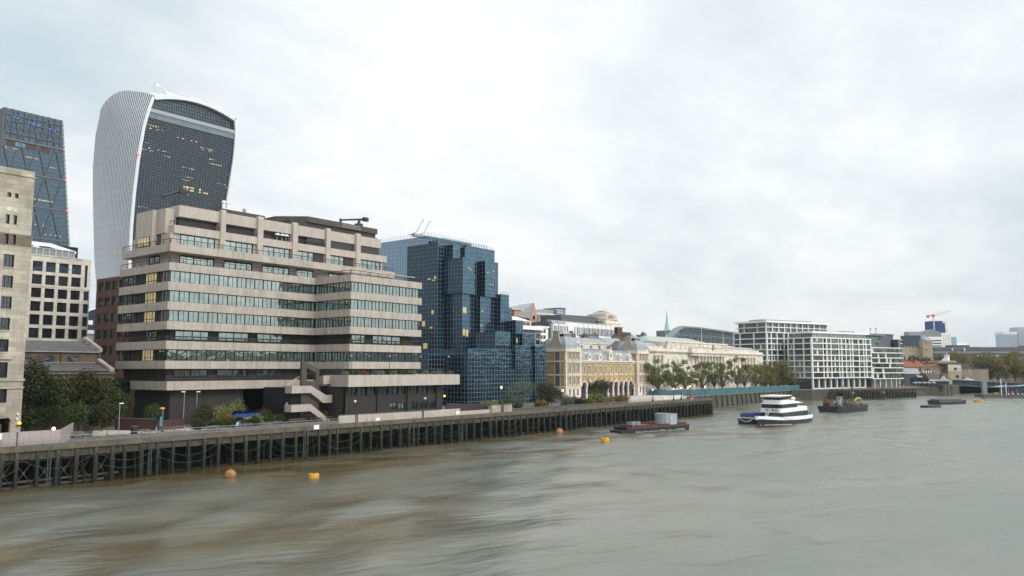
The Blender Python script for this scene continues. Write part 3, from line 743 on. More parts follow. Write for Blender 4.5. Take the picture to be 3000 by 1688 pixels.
for i, (a, c) in enumerate(zip(zs, zs[1:])):
    for k in range(-1, 6):
        o = (i % 2) * 5.6; x0 = k * 11.2 + o
        for x1 in (x0 - 5.6, x0 + 5.6):
            xa, xb, za, zb = x0, x1, a, c
            if xa < 0 or xb < 0 or xa > xr(a) + .5 or xb > xr(c) + .5: continue
            b.tube((xa, -.6, za - 6), (xb, -.6, zb - 6), .42, n=4)
    b.box(0, xr(a), -1.0, -.2, a - 6.5, a - 5.5)
b.tube((.2, -.6, 50), (.2, -.6, 185), .5, n=4)
b.build('steel_brace', 'brace_grey', t)
b = MB()
for z in np.arange(60, 190, 3.1):
    z = float(z); b.box(xr(z) - .3, xr(z) + .9, -.5, 3, z - 6, z - 5.2)
for a, c in zip([60, 100, 126, 148, 170], [100, 126, 148, 170, 191]): b.tube((xr(a) + .3, -.6, a - 6), (xr(c) + .3, -.6, c - 6), .3, n=4)
b.build('ladder_frame', 'grey_metal', t)
b = MB(); b.box(3, 30, -.5, -.1, 159.5, 163.0, 0); b.box(8, 14, -.6, -.5, 159.7, 162.6, 1); b.build('coloured_panel', ['maroon_panel', 'sign_blue'], t)
b = MB()
for k in range(4): b.box(.4 + 0 * k, 36.5, -.9, -.5, 168 + 4.2 * k, 168.5 + 4.2 * k)
for k in range(10): b.box(1 + 3.9 * k, 1.3 + 3.9 * k, -.9, -.6, 164, 185)
b.build('plant_frame', 'dark_grey', t)
for x, z in ((6.2, 179.6), (8.2, 179.4), (15.4, 178.2), (18, 177.6), (21.2, 177.2), (29, 176.4), (32, 176)):
    b = MB(); b.ball((x, -1.2, z), .4, n=8); b.build('blue_light', 'lit_blue', t)
for z in (169.8, 148, 126.3):
    b = MB(); b.ball((xr(z) - .5, -1.4, z - 6), .5, n=6); b.build('red_light', 'lit_red', t)

# ---- top heavy curved tower
t = thing('curved_tower', 'top heavy curved glass tower with white finned flank and arched roof garden', 'building', (162, 300, 6))
def lerp(tab, z):
    for (a, p), (c, q) in zip(tab, tab[1:]):
        if z <= c: return p + (q - p) * max(0, (z - a) / (c - a))
    return tab[-1][1]
XW = [(30, 0.4), (72, -.5), (90, -.9), (108, -.7), (128, .3), (145, 2.1), (154, 4.0), (160.5, 6.0), (170, 8.5)]
XE = [(30, 49), (80, 52), (108, 54.8), (125, 56.6), (139, 58.1), (155, 58.5), (163, 57.6), (170, 57)]
YN = [(30, 29), (51, 33), (75, 40), (93, 43), (115, 46.5), (129, 48), (147, 47), (159, 42.5), (163, 38), (167.5, 28), (169, 22), (170, 18)]
YS = [(30, 4), (80, 3), (120, 1.2), (150, 0), (170, 0)]
ZT = [(0, 163.2), (0.1, 164.75), (0.2, 165.94), (0.3, 167.1), (0.4, 168.04), (0.5, 168.68), (0.6, 168.76), (0.7, 168.17), (0.8, 166.86), (0.87, 165.65), (0.93, 164.2), (0.97, 162.85), (1.0, 161.92)]
def ztop(s): return lerp(ZT, s)
def flank(s, rr, off=0.0):
    zt = ztop(s); z = 20 + (zt - 20) * rr
    zz = min(z, 159); y0, y1 = lerp(YS, zz), lerp(YN, zz)
    y = y0 + (y1 - y0) * s
    bul = .9 * math.sin(math.pi * s)
    x = lerp(XW, z) * (1 - s) ** 1.6 - 1.4 * s
    return (x - bul - off, y, z - 6)
NS, NR = 44, 40
d = MB(); d.frame((0, 0), (1, 0))
for i in range(NS):
    for j in range(NR):
        d.face([flank((i + 1) / NS, j / NR), flank(i / NS, j / NR), flank(i / NS, (j + 1) / NR), flank((i + 1) / NS, (j + 1) / NR)])
r = random.Random(9)
for z, s0, s1 in ((92, .25, .85), (88, .5, .9), (104, .3, .42), (120, .2, .3), (128, .4, .55), (76, .2, .5)):
    for k in range(int((s1 - s0) * 34)):
        if r.random() < .4: continue
        p = flank(s0 + k / 34, (z + r.uniform(-.3, .3) - 20) / 145, .12); d.box(p[0] - .05, p[0], p[1], p[1] + .5, p[2], p[2] + .6, 1)
NF = 30
f = MB()
for k in range(NF + 1):
    s = k / NF; pr = [flank(s, j / 30, 0) for j in range(31)]; po = [flank(s, j / 30, .36) for j in range(31)]
    w = .22
    for a in range(30):
        p, q, P_, Q_ = pr[a], pr[a + 1], po[a], po[a + 1]
        f.face([(p[0], p[1] - w, p[2]), (q[0], q[1] - w, q[2]), (Q_[0], Q_[1] - w, Q_[2]), (P_[0], P_[1] - w, P_[2])][::-1])
        f.face([(p[0], p[1] + w, p[2]), (q[0], q[1] + w, q[2]), (Q_[0], Q_[1] + w, Q_[2]), (P_[0], P_[1] + w, P_[2])])
        f.face([(P_[0], P_[1] - w, P_[2]), (P_[0], P_[1] + w, P_[2]), (Q_[0], Q_[1] + w, Q_[2]), (Q_[0], Q_[1] - w, Q_[2])][::-1])
f.build('fins', 'fin_metal', t)
for z in np.arange(40, 160, 4.05):
    rr = [flank(s / 24, (float(z) - 20) / (ztop(s / 24) - 20), .15) for s in range(25) if z < ztop(s / 24) - 1]
    for a, c in zip(rr, rr[1:]): d.face([(a[0], a[1], a[2]), (c[0], c[1], c[2]), (c[0], c[1], c[2] + .45), (a[0], a[1], a[2] + .45)][::-1], 2)
d.build('flank_glazing', ['glass_fin', 'lit_pale', 'mid_grey'], t, smooth=False)
f = MB(); NX = 24                                                    # roof shell
def roofp(s, u):
    a = flank(s, 1.0); xe = lerp(XE, 163); x = a[0] + (xe - a[0]) * u
    return (x, a[1], a[2] + 4.3 * (1 - (2 * u - 1) ** 2) * max(0, 1 - s * 1.6) ** 1.6 - u * 4 * s - .2 * s)
for i in range(NS):
    for k in range(NX):
        f.face([roofp(i / NS, k / NX), roofp(i / NS, (k + 1) / NX), roofp((i + 1) / NS, (k + 1) / NX), roofp((i + 1) / NS, k / NX)])
f.build('roof', 'fin_metal', t, smooth=True)
d = MB()
for a, c in zip(range(20, 164, 8), range(28, 172, 8)):
    c = min(c, 164)
    d.face([(lerp(XE, a), lerp(YS, a), a - 6), (lerp(XE, a), lerp(YN, min(a, 159)), a - 6), (lerp(XE, c), lerp(YN, min(c, 159)), c - 6), (lerp(XE, c), lerp(YS, c), c - 6)])
    d.face([(lerp(XE, a), lerp(YN, min(a, 159)), a - 6), (lerp(XW, a), lerp(YN, min(a, 159)), a - 6), (lerp(XW, c), lerp(YN, min(c, 159)), c - 6), (lerp(XE, c), lerp(YN, min(c, 159)), c - 6)])
d.build('rear_wall', 'mid_grey', t)
# south front: glazing, louvres, sky deck and the white rim
def arch(u, inset=0.0): return 162.6 + 4.6 * (1 - (2 * u - 1) ** 2) + u * .4 - inset
d = MB(); zs = list(np.arange(24, 150.6, 4.0)) + [151]
for a, c in zip(zs, zs[1:]):
    a, c = float(a), float(c)
    d.face([(lerp(XW, a) + 1, lerp(YS, a) + .9, a - 6), (lerp(XE, a) - 1, lerp(YS, a) + .9, a - 6), (lerp(XE, c) - 1, lerp(YS, c) + .9, c - 6), (lerp(XW, c) + 1, lerp(YS, c) + .9, c - 6)])
r = random.Random(17)
def lights(z, a, c, p, h=.38, w=.85):
    x = a
    while x < c:
        if r.random() < p: d.box(x, x + w * r.uniform(.5, 1.1), lerp(YS, z) + .5, lerp(YS, z) + .8, z - 6 + r.uniform(-.25, .25), z - 6 + h, 1)
        x += 1.35
for z, a, c, p in ((146, 5, 12, .8), (144.4, 6, 14, .5), (143, 22, 33, .75), (141, 24, 30, .5), (140.5, 36, 44, .8), (139.4, 37, 43, .5), (136, 3, 9, .5), (133.5, 2, 18, .45), (132.2, 3, 9, .7), (131, 15, 20, .6), (132.5, 41, 50, .6), (135, 42, 46, .8), (129, 52, 56, .5), (127, 26, 33, .6), (122, 25, 32, .7), (120, 27, 31, .4), (122, 48, 58, .7), (120.5, 49, 56, .4), (101, 3, 8, .6), (98, 10, 14, .6), (97, 36, 44, .5), (94, 2, 12, .6), (92.5, 3, 14, .7), (92, 46, 54, .6), (91, 20, 28, .5), (112, 26, 32, .7), (106, 27, 30, .7)): lights(z, a, c, p)
for z in (114.5, 116): lights(z, 26, 42, .55, .8, 1.3)
d.build('front_glazing', ['glass_tower', 'lit_pale'], t)
f = MB(); z = 60.0
while z < 150:
    f.box(lerp(XW, z) + 1, lerp(XE, z) - 1, lerp(YS, z) + .45, lerp(YS, z) + .62, z - 6, z - 6 + (.42 if z > 105 else .3)); z += 1.35 if z > 105 else 2.0
f.build('louvres', 'louvre_grey', t)
f = MB(); n = 32
for k in range(n + 1):
    u = k / n; z0, z1 = 60, 150
    f.tube((lerp(XW, z0) + 1 + (lerp(XE, z0) - lerp(XW, z0) - 2) * u, lerp(YS, z0) + .75, z0 - 6), (lerp(XW, z1) + 1 + (lerp(XE, z1) - lerp(XW, z1) - 2) * u, lerp(YS, z1) + .75, z1 - 6), .13, n=4)
f.build('mullions', 'louvre_grey', t)
f = MB(); f.box(5.0, 57, -.2, 3, 147.4, 149.4); f.build('sky_deck', 'grey_metal', t)
f = MB(); f.box(4.6, 57, .4, .6, 144.9, 146.5); f.build('deck_balustrade', 'glass_garden', t)
f = MB(); f.box(4.4, 57, .2, .7, 146.6, 147.3); f.box(4.2, 57.3, .2, .7, 144.2, 144.8); f.build('deck_edge', 'mid_grey', t)
d = MB(); n = 26
for k in range(n):
    u0, u1 = k / n, (k + 1) / n; x0, x1 = 5.5 + 51.6 * u0, 5.5 + 51.6 * u1
    d.face([(x0, 2.2, 149), (x1, 2.2, 149), (x1, 2.2, max(149.2, arch(u1) - 7.3)), (x0, 2.2, max(149.2, arch(u0) - 7.3))])
d.build('roof_garden_glazing', 'glass_garden', t)
f = MB()
for k in range(1, 2 * n):
    u = k / (2 * n); x = 5.5 + 51.6 * u; z1 = arch(u) - 7.4
    if z1 > 149.6: f.box(x - .07, x + .07, 1.7, 2.15, 149, z1)
for z in np.arange(151, 161, 2.0):
    u = [k / 60 for k in range(61) if arch(k / 60) - 7.4 > z]
    if u: f.box(5.5 + 51.6 * u[0], 5.5 + 51.6 * u[-1], 1.8, 2.1, float(z), float(z) + .13)
f.build('roof_garden_frame', 'dark_grey', t)
f = MB(); N = 40                                                     # white rim: west jamb, arch, east jamb
out = [(lerp(XW, z), z - 6, lerp(YS, z)) for z in range(24, 163, 6)]; inn = [(lerp(XW, z) + 1.25, z - 6, lerp(YS, z)) for z in range(24, 163, 6)]
def rim(A, B):
    for (a, az, ay), (c, cz, cy), (p, pz, py), (q, qz, qy) in zip(A, A[1:], B, B[1:]):
        f.face([(a, ay - .5, az), (p, py - .5, pz), (q, qy - .5, qz), (c, cy - .5, cz)])
        f.face([(p, py - .5, pz), (p, py + 2.4, pz), (q, qy + 2.4, qz), (q, qy - .5, qz)]); f.face([(a, ay - .5, az), (c, cy - .5, cz), (c, cy + 1, cz), (a, ay + 1, az)])
rim(out, inn); XWt = lerp(XW, 162); XEt = lerp(XE, 163)
A = [(XWt + (XEt - XWt) * k / N, arch(k / N) - 6 + .3, 0) for k in range(N + 1)]; B = [(XWt + 1.7 + (XEt - XWt - 3.2) * k / N, arch(k / N) - 6 - 2.0, 0) for k in range(N + 1)]
for (a, az, ay), (c, cz, cy), (p, pz, py), (q, qz, qy) in zip(A, A[1:], B, B[1:]):
    f.face([(p, -.5, pz), (q, -.5, qz), (c, -.5, cz), (a, -.5, az)]); f.face([(p, -.5, pz), (p, 2.4, pz), (q, 2.4, qz), (q, -.5, qz)]); f.face([(a, -.5, az), (c, -.5, cz), (c, 1.5, cz), (a, 1.5, az)])
out = [(lerp(XE, z), z - 6, lerp(YS, z)) for z in list(range(24, 160, 6)) + [162.5]]; inn = [(lerp(XE, z) - 1.5, z - 6, lerp(YS, z)) for z in list(range(24, 160, 6)) + [162.5]]
rim(inn, out); f.build('rim', 'fin_metal', t)
f = MB(); f.ball((.8 - .9, -.7, 128 - 6), .6, n=8); f.build('red_light', 'lit_red', t)
c = thing('roof_crane', 'spindly white maintenance cradle crane on top of the curved tower', 'crane', (188, 318, 170.5))
d = MB(); d.tube((0, 0, -3), (0, 0, 3), .6); d.tube((-2, 0, 3), (-10, 0, 7), .4); d.tube((-10, 0, 7), (-13, 0, 6), .35); d.tube((-4, 0, 3), (14, 0, 2.5), .4); d.tube((4, 0, 3), (20, 0, -3.5), .35); d.tube((2, 0, 4.2), (24, 0, 4.4), .35)
d.build('jib', 'white_metal', c); d = MB(); d.box(-3, 4, -1, 1, -1, 2.4); d.box(-9.5, -7.5, -.6, .6, 4.2, 5.6); d.build('machine_house', 'white_metal', c)

# ---- cream gridded office
t = thing('cream_office', 'cream stone office with a grid of square dark windows above the church roof', 'building', (42.3, 75, 5))
X = lambda x: x - 42.3
cols = [30.2, 32.86, 35.54, 38.2]; rows = [(35.95, 38.15), (33.15, 35.25), (30.25, 32.35), (27.33, 29.45), (24.4, 26.6), (21.55, 23.7), (18.6, 20.7)]
allc = [c - 2.68 * k for k in (8, 7, 6, 5, 4, 3, 2, 1) for c in cols[:1]] + cols
ops = [(X(c), X(c + 2.0), b - 5, e - 5) for c in allc for b, e in rows]
d = MB(); d.wall(X(5), X(40.75), 0, 34.35, ops, .45, 0); d.wall(X(40.75), 0, 0, 34.2, [(X(41.0), X(41.6), 28.2, 33.2)] + [(X(41.0), X(42.15), b - 5, e - 5) for b, e in rows[2:]], .3, 0, d=.004)
d.box(X(5), 0, .6, 22, 0, 34.3, 0, skip='f'); d.build('wall', 'cream_stone', t)
d = MB(); d.box(X(5), .1, -.12, .3, 34.36, 34.6); d.box(X(5), .06, -.07, 0, 27.7, 27.9); d.build('cornice', 'cream_stone', t)
for i, c in enumerate(allc):
    for j, (b, e) in enumerate(rows):
        if c < 29 and j > 5: continue
        window(t, (0, 0), (1, 0), X(c), X(c + 2.0), b - 5, e - 5, .3, .07, 2 if j < 2 else 1, 1, ('dark_metal', 'glass_sky' if j == 0 else ('glass_dim' if (i * 3 + j * 5) % 7 == 0 else 'glass_dark')))
for b, e in rows[2:]: window(t, (0, 0), (1, 0), X(41.0), X(42.15), b - 5, e - 5, .12, .05, 1, 1, ('grey_metal', 'glass_sky'))
window(t, (0, 0), (1, 0), X(41.0), X(41.6), 28.2, 33.2, .2, .05, 1, 2, ('dark_metal', 'glass_dim'))
d = MB(); d.box(X(5), X(39.6), 2.5, 2.7, 34.6, 36.4, 1); d.grid(X(5), X(39.6), 34.6, 36.4, 26, 1, .1, 2.3, 2.5, 0); d.build('roof_screen', ['white_metal', 'mid_grey'], t)
d = MB(); d.box(X(33), X(41.8), 6, 16, 34.3, 37.9); d.build('plant_room', 'black_void', t)
c = thing('window_cleaning_crane', 'white folded window cleaning crane lying on the cream office roof', 'crane', (33, 78.5, 39.6))
d = MB(); d.box(-4, 2, 0, 1, 2.4, 3.2); d.plate([(2, 2.3), (7.4, 1.5), (7.4, 2.0), (2, 3.2)], .1, .9); d.build('jib', 'white_paint', c)
d = MB(); d.box(-1.6, -.4, 0, 1.2, 0, 2.4); d.tube((-3, .5, .4), (-2.6, .5, 2.6), .3); d.tube((-3.6, .5, .6), (-2.2, .5, 1.2), .2); d.build('carriage', 'white_metal', c)

# ---- small arched building between cream office and brick block, and brick block
t = thing('arched_glass_building', 'low grey building with a blue glazed half round gable and white keystone', 'building', (62, 115, 5))
d = MB(); d.box(-6, 8, 0, 20, 0, 19.5, 0); d.box(-6, 8, -.3, 0, 19.5, 20.5, 1)
for k in range(5): d.box(-6, 8, -.15, 0, 2 + 3.6 * k, 3.2 + 3.6 * k, 2)
d.build('wall', ['mid_grey', 'white_metal', 'glass_dark'], t)
d = MB(); pr = [(math.cos(math.pi * k / 16) * 4.6 + 1.8, 24.6 + 2.0 * math.sin(math.pi * k / 16)) for k in range(17)]
d.plate([(-2.8, 20.6), (6.4, 20.6)] + pr, 0, 8, 0); d.build('gable', 'glass_navy', t)
d = MB(); 
for k in range(16): d.plate([pr[k + 1], pr[k], (pr[k][0] * 1.0, pr[k][1] + .45), (pr[k + 1][0], pr[k + 1][1] + .45)], -.4, -.02)
d.plate([(1.1, 23.6), (2.5, 23.6), (3.0, 26.2), (.6, 26.2)], -.4, -.05); d.build('arch_rim', 'white_paint', t)
for k in range(4): d = MB(); d.box(-2.2 + 2.3 * k, -1 + 2.3 * k, -.3, -.02, 22.0, 23.2); d.build('window', 'white_paint', t)
t = thing('red_brick_block', 'dark red brick office block squeezed between towers and concrete terraces', 'building', (41.5, 46, 5))
ops = [(.8 + 3.1 * k, 2.9 + 3.1 * k, 2.4 + 3.5 * j, 4.4 + 3.5 * j) for k in range(8) for j in range(8)]
d = MB(); d.wall(0, 26, 0, 29.8, ops, .3); d.box(.5, 26, .5, 24, 0, 29.7, skip='fl'); d.face([(.5, .5, 0), (.5, .5, 29.7), (.5, 24, 29.7), (.5, 24, 0)], 0); d.box(-.1, 26, -.2, .2, 29.8, 30.3)
d.frame((0, 24), (0, -1)); d.wall(0, 24, 0, 29.7, [(1 + 3.2 * k, 3.4 + 3.2 * k, 2.4 + 3.5 * j, 4.4 + 3.5 * j) for k in range(7) for j in range(8)], .3, d=-.01); d.build('wall', 'brick_red', t)
for k in range(3):
    for j in range(8): window(t, (0, 0), (1, 0), *ops[k * 8 + j], .2, .08, 2, 1, ('dark_metal', 'glass_dim'))
for k in range(7):
    for j in range(8): window(t, (0, 24), (0, -1), 1 + 3.2 * k, 3.4 + 3.2 * k, 2.4 + 3.5 * j, 4.4 + 3.5 * j, .2, .08, 2, 1, ('dark_metal', 'glass_dim'))

# ---- church behind the garden trees
t = thing('old_church', 'old brown brick church with slate roofs and round clerestory windows behind the trees', 'church', (28.6, 33, 5))
X = lambda x: x - 28.6
ov = [(22.75, 24.86), (18.75, 20.85), (14.9, 17.0), (11, 13.1)]
d = MB()
d.wall(X(-10), 0, 0, 9.5, [], .3); d.box(X(-10), 0, .01, 5, 0, 9.5, 0, skip='f'); d.box(X(-10), 0, 5, 17, 0, 13.1, 0); d.build('wall', 'brick_brown', t)
d = MB(); d.box(X(-10), .2, -.3, .3, 9.0, 9.55); d.box(X(-10), .1, -.15, .1, 8.2, 8.45); d.build('cornice', 'brown_stone', t)
d = MB(); d.profile([(-.3, 9.56), (4.98, 11.0), (4.98, 10.8), (-.3, 9.4)], X(-10), -.8); d.build('aisle_roof', 'slate', t)
d = MB(); d.profile([(4.7, 13.05), (11, 15.0), (17.4, 13.05), (17.4, 12.85), (11, 14.7), (4.7, 12.85)], X(-10), -.6); d.build('roof', 'slate', t)
d = MB(); d.box(X(-10), -.4, 4.55, 4.72, 12.86, 13.02); d.box(X(-10), -.6, 4.8, 4.98, 11.02, 11.12); d.build('gutter', 'lead', t)
for a, c in ov:
    d = MB(); cx, rx = X((a + c) / 2), (c - a) / 2
    d.plate([(cx + rx * math.cos(q * math.pi / 10), 11.78 + .64 * math.sin(q * math.pi / 10)) for q in range(20)], 4.92, 5.1); d.build('oval_window', 'glass_dark', t)
d = MB(); d.profile([(-.4, 9.5), (5.2, 11.3), (5.2, 11.9), (-.4, 10.0)], -.8, 0); d.profile([(4.6, 13.0), (11, 15.2), (17.4, 13.0), (17.4, 13.6), (11, 15.9), (4.6, 13.6)], -.6, .1); d.build('parapet', 'portland_dirty', t)
d = MB()
for x in (21.7, 14.2, 28.0): d.box(X(x) - .06, X(x) + .06, 4.8, 4.95, 10.9, 13.0)
d.build('drainpipe', 'black_iron', t)

# ---- pale hoarding with a floodlight, a poster and a man
t = thing('pale_hoarding', 'pale pink painted site hoarding on the quay under the stone building', 'fence', (7.05, .9, 4.98))
d = MB()
for k in range(20): d.box(-1.22 * (k + 1) + .008, -1.22 * k - .008, 0, .07, 0, 2.1 + .0 * k)
d.frame((0, 0), (.55, 1)); 
for k in range(12): d.box(1.22 * k + .008, 1.22 * (k + 1) - .008, 0, .07, 0, 2.1)
d.build('panel', 'hoarding_paint', t)
d = MB(); d.box(-5.2, -5.05, -.06, 0, 0, 2.1); d.build('post', 'brown_roof', t)
t = thing('floodlight', 'bright white floodlight on a post behind the pale hoarding', 'lamp', (9.4, 9.0, 5))
d = MB(); d.tube((0, 0, 0), (0, 0, 1.5), .05); d.build('post', 'grey_metal', t); d = MB(); d.box(-.28, .28, -.1, .1, 1.5, 1.85); d.build('housing', 'dark_metal', t); d = MB(); d.ball((0, -.16, 1.68), .2, n=8); d.build('bulb', 'lit_white', t)
d = MB(); d.box(0, .55, -.03, 0, 0, .75); o = d.build('poster', 'sign_white'); o.location = (-.35, .88, 6.25); tag(o, 'white paper poster on the pale hoarding behind the man', 'poster')
def person(lab, loc, rz, top, legs='cloth_dark', sit=False, sc=1.0, group=None, back=False):
    """one skinned body, clothes as outer shells"""
    t = thing('person', lab, 'person', loc, rz, group)
    hip = .46 if sit else .92; kz = .46 if sit else .5
    V = [(0, 0, hip), (0, 0, hip + .25), (0, 0, hip + .48), (0, .0, hip + .58), (0, -.01, hip + .72)]; E = [(0, 1), (1, 2), (2, 3), (3, 4)]; R = [.13, .14, .13, .055, .085]
    for s in (-1, 1):
        i = len(V)
        if sit: V += [(s * .1, 0, hip), (s * .11, -.42, hip + .02), (s * .11, -.44, .08), (s * .11, -.58, .05)]
        else: V += [(s * .09, 0, hip - .05), (s * .1, -.02 * s, kz), (s * .1, .03 * s, .08), (s * .1, -.13 + .03 * s, .05)]
        E += [(0, i), (i, i + 1), (i + 1, i + 2), (i + 2, i + 3)]; R += [.095, .075, .05, .045]
        i = len(V); V += [(s * .2, 0, hip + .45), (s * .25, -.03, hip + .18), (s * .22, -.22, hip + .05 + (.1 if sit else -.02)), (s * .21, -.3, hip + .06)]
        E += [(2, i), (i, i + 1), (i + 1, i + 2), (i + 2, i + 3)]; R += [.06, .045, .037, .03]
    me = bpy.data.meshes.new('body'); me.from_pydata(V, E, []); o = bpy.data.objects.new('body', me); COL.objects.link(o); o.parent = t
    o.modifiers.new('skin', 'SKIN'); sk = me.skin_vertices[0].data
    for q, rr in zip(sk, R): q.radius = (rr, rr * .85)
    sk[0].use_root = True
    o.modifiers.new('sub', 'SUBSURF').levels = 1
    m_, nt_, b_ = nt_new('outfit'); g = node(nt_, 'ShaderNodeTexCoord'); sp_ = node(nt_, 'ShaderNodeSeparateXYZ'); link(nt_, g.outputs['Object'], sp_.inputs[0])
    cr_ = node(nt_, 'ShaderNodeValToRGB'); cr_.color_ramp.interpolation = 'CONSTANT'; link(nt_, maprange(nt_, sp_.outputs[2], 0, 2, 0, 1), cr_.inputs[0]); e_ = cr_.color_ramp.elements
    col = {'cloth_dark': (.015, .018, .03), 'cloth_blue': (.10, .16, .32), 'white': (.6, .6, .58), 'red': (.35, .04, .04)}
    e_[0].color = rgba(col[legs]); e_[1].position = (hip + .02) / 2; e_[1].color = rgba(col[top]); q = e_.new((hip + .55) / 2); q.color = (.42, .25, .18, 1)
    link(nt_, cr_.outputs[0], b_.inputs['Base Color']); b_.inputs['Roughness'].default_value = .85; me.materials.append(m_)
    d = MB(); d.ball((0, .015, hip + .765), .1, n=8, rz=.1, z0=-.25); d.build('hair', 'hair_dark', t)
    t.scale = (sc, sc, sc); return t
person('man in a dark jacket standing at the rail before the pale hoarding', (-.35, .55, 4.98), math.radians(0), 'cloth_dark')
person('person in a white top sitting at a picnic table by the round shrubs', (38.3, 9.0, 4.98), math.radians(200), 'white', 'cloth_blue', True)
person('person in blue sitting at a picnic table, beside the one in white', (39.0, 9.5, 4.98), math.radians(150), 'cloth_blue', 'cloth_blue', True)

# ---- garden trees, shrubs and furniture
tree('dark_tree', 'huge dark bushy tree against the stone building corner', 'tree', (12, 24, 5), 11.3, 5.8, 15000, .34, 'leaf_dark', group='big dark trees before the church', seed=1, clumps=16, low=.2)
tree('dark_tree', 'broad rust tinged tree in the middle of the trees before the church', 'tree', (20.5, 26, 5), 9.6, 5.2, 12000, .34, 'leaf_rust', group='big dark trees before the church', seed=2, clumps=14, low=.2)
tree('dark_tree', 'dark green tree nearest the concrete building, right of the rust tinged one', 'tree', (27.2, 32, 5), 8.6, 4.1, 8000, .34, 'leaf_green', group='big dark trees before the church', seed=3, clumps=12, low=.25)
tree('dark_tree', 'dark tree behind, filling the gap between church and concrete terraces', 'tree', (31.5, 41, 5), 9.0, 4.2, 5000, .34, 'leaf_dark', group='big dark trees before the church', seed=4, clumps=10, low=.2)
tree('dark_tree', 'low dark tree filling the garden edge under the huge bushy tree', 'tree', (7.5, 19, 5), 8.0, 4.0, 7000, .32, 'leaf_dark', group='big dark trees before the church', seed=14, clumps=9, low=.2)
def lollipop(lab, x, y, h, r, leaf, seed, n=2600):
    rnd = random.Random(seed); t = thing('clipped_tree', lab, 'tree', (x, y, 5), 0, 'small round clipped trees in the garden')
    d = MB(); d.tube((0, 0, 0), (.03, 0, h * .6), .09, .06, 6, 0)
    for k in range(5): a = k * 1.3; d.tube((.02, 0, h * .5), (r * .6 * math.cos(a), r * .6 * math.sin(a), h * .75), .045, .015, 4)
    d.build('trunk', 'bark', t)
    bl = [(rnd.uniform(-.3, .3) * r, rnd.uniform(-.3, .3) * r, h - r + rnd.uniform(-.3, .2) * r, r * rnd.uniform(.6, .82), r * rnd.uniform(.6, .82), r * rnd.uniform(.6, .8)) for _ in range(6)]
    leaf_mesh('crown', blob_pts(bl, n, .3), .2, leaf, t)
lollipop('small dull clipped tree left of the brightest green one', 13.2, 19.5, 5.2, 1.9, 'leaf_dark', 5)
lollipop('brightest green small clipped tree behind the hoarding end', 14.8, 14.6, 5.3, 2.1, 'leaf_green', 6, 3600)
lollipop('small dark clipped tree on a bare stem beside the paved terrace', 20.6, 19.8, 5.0, 1.55, 'leaf_dark', 7)
lollipop('small clipped tree standing against the dark brick base corner', 30.5, 21.6, 4.4, 1.5, 'leaf_green', 8)
BG = 'shrubs in the garden bed below the concrete terraces'
for i, (x, y, r, h, lf, lab) in enumerate((
    (38.5, 19.5, 2.6, 3.9, 'leaf_dark', 'tall dark shrub against the brick base behind the paired lamps'),
    (45.5, 20.5, 2.4, 4.6, 'leaf_olive', 'tall yellow green shrub topping the bed by the dark opening'),
    (42.0, 19.8, 2.2, 3.6, 'leaf_olive', 'olive shrub just left of the tallest yellow green shrub'),
    (40.0, 16.0, 1.9, 2.3, 'leaf_yellow', 'yellow leaved shrub beside the blue tarpaulin'),
    (37.5, 14.0, 1.7, 1.5, 'leaf_green', 'low green shrub at the left end of the bed'),
    (46.5, 15.5, 1.8, 1.8, 'leaf_olive', 'low olive shrub in front of the blue tarpaulin'),
    (49.5, 16.5, 2.0, 1.9, 'leaf_green', 'low green shrub left of the bare pink bushes'),
    (53.0, 17.5, 1.7, 1.6, 'leaf_green', 'low green shrub under the bare pink bushes'),
    (51.5, 20.5, 1.4, 2.8, 'leaf_red', 'pink leaved bush in the dark opening, left one'),
    (55.5, 19.5, 1.5, 2.6, 'leaf_red', 'pink leaved bush in the dark opening, right one'),
    (56.5, 16.0, 1.5, 1.5, 'leaf_green', 'low green shrub beneath the lower stair landing'),
    (43.2, 13.0, 1.9, 1.2, 'leaf_green', 'lowest green shrub along the front of the bed'),
    (60.5, 15.0, 1.3, 2.0, 'leaf_red', 'reddish bush close under the lower stair landing'))):
    bush('shrub', lab, 'shrub', (x, y, 5), r, h, int(1100 * r), .22, lf, BG, 30 + i)
for i, (x, y, r, lab) in enumerate(((32.7, 11.8, .85, 'clipped ball shrub at the left end of the row'), (34.0, 13.4, .9, 'clipped ball shrub just behind the leftmost ball'), (39.4, 12.6, .8, 'clipped ball shrub behind the seated people'), (43.0, 11.2, .9, 'largest clipped ball shrub between the picnic tables'), (49.5, 12.6, .85, 'clipped ball shrub below the pale lamp post'), (55.8, 13.6, .8, 'clipped ball shrub in front of the lower stair landing'), (64.0, 15.6, .8, 'clipped ball shrub beside the end of the concrete stairs'))):
    t = thing('clipped_ball_shrub', lab, 'shrub', (x, y, 5), 0, 'clipped ball shrubs along the promenade'); d = MB(); d.tube((0, 0, 0), (0, 0, .7), .05, .03, 5); d.build('stem', 'bark', t)
    leaf_mesh('foliage', blob_pts([(0, 0, r * .95, r, r, r * .95)], 1500, .8), .15, 'leaf_dark', t)
d = MB(); r = random.Random(6)
for k in range(26):
    a, b_ = r.uniform(0, 5.2), r.uniform(0, 1.6)
    d.face([(a, b_, r.uniform(1.9, 2.5)), (a + r.uniform(.8, 1.6), b_ + .1, r.uniform(1.9, 2.6)), (a + 1.2, b_ + .9, r.uniform(1.6, 2.1)), (a - .1, b_ + .9, r.uniform(1.6, 2.1))])
d.box(0, 5.4, .2, 1.8, 1.3, 1.9); o = d.build('tarpaulin', 'blue_tarp'); o.location = (42.8, 16.8, 5); tag(o, 'crumpled blue tarpaulin among the garden shrubs', 'tarpaulin')
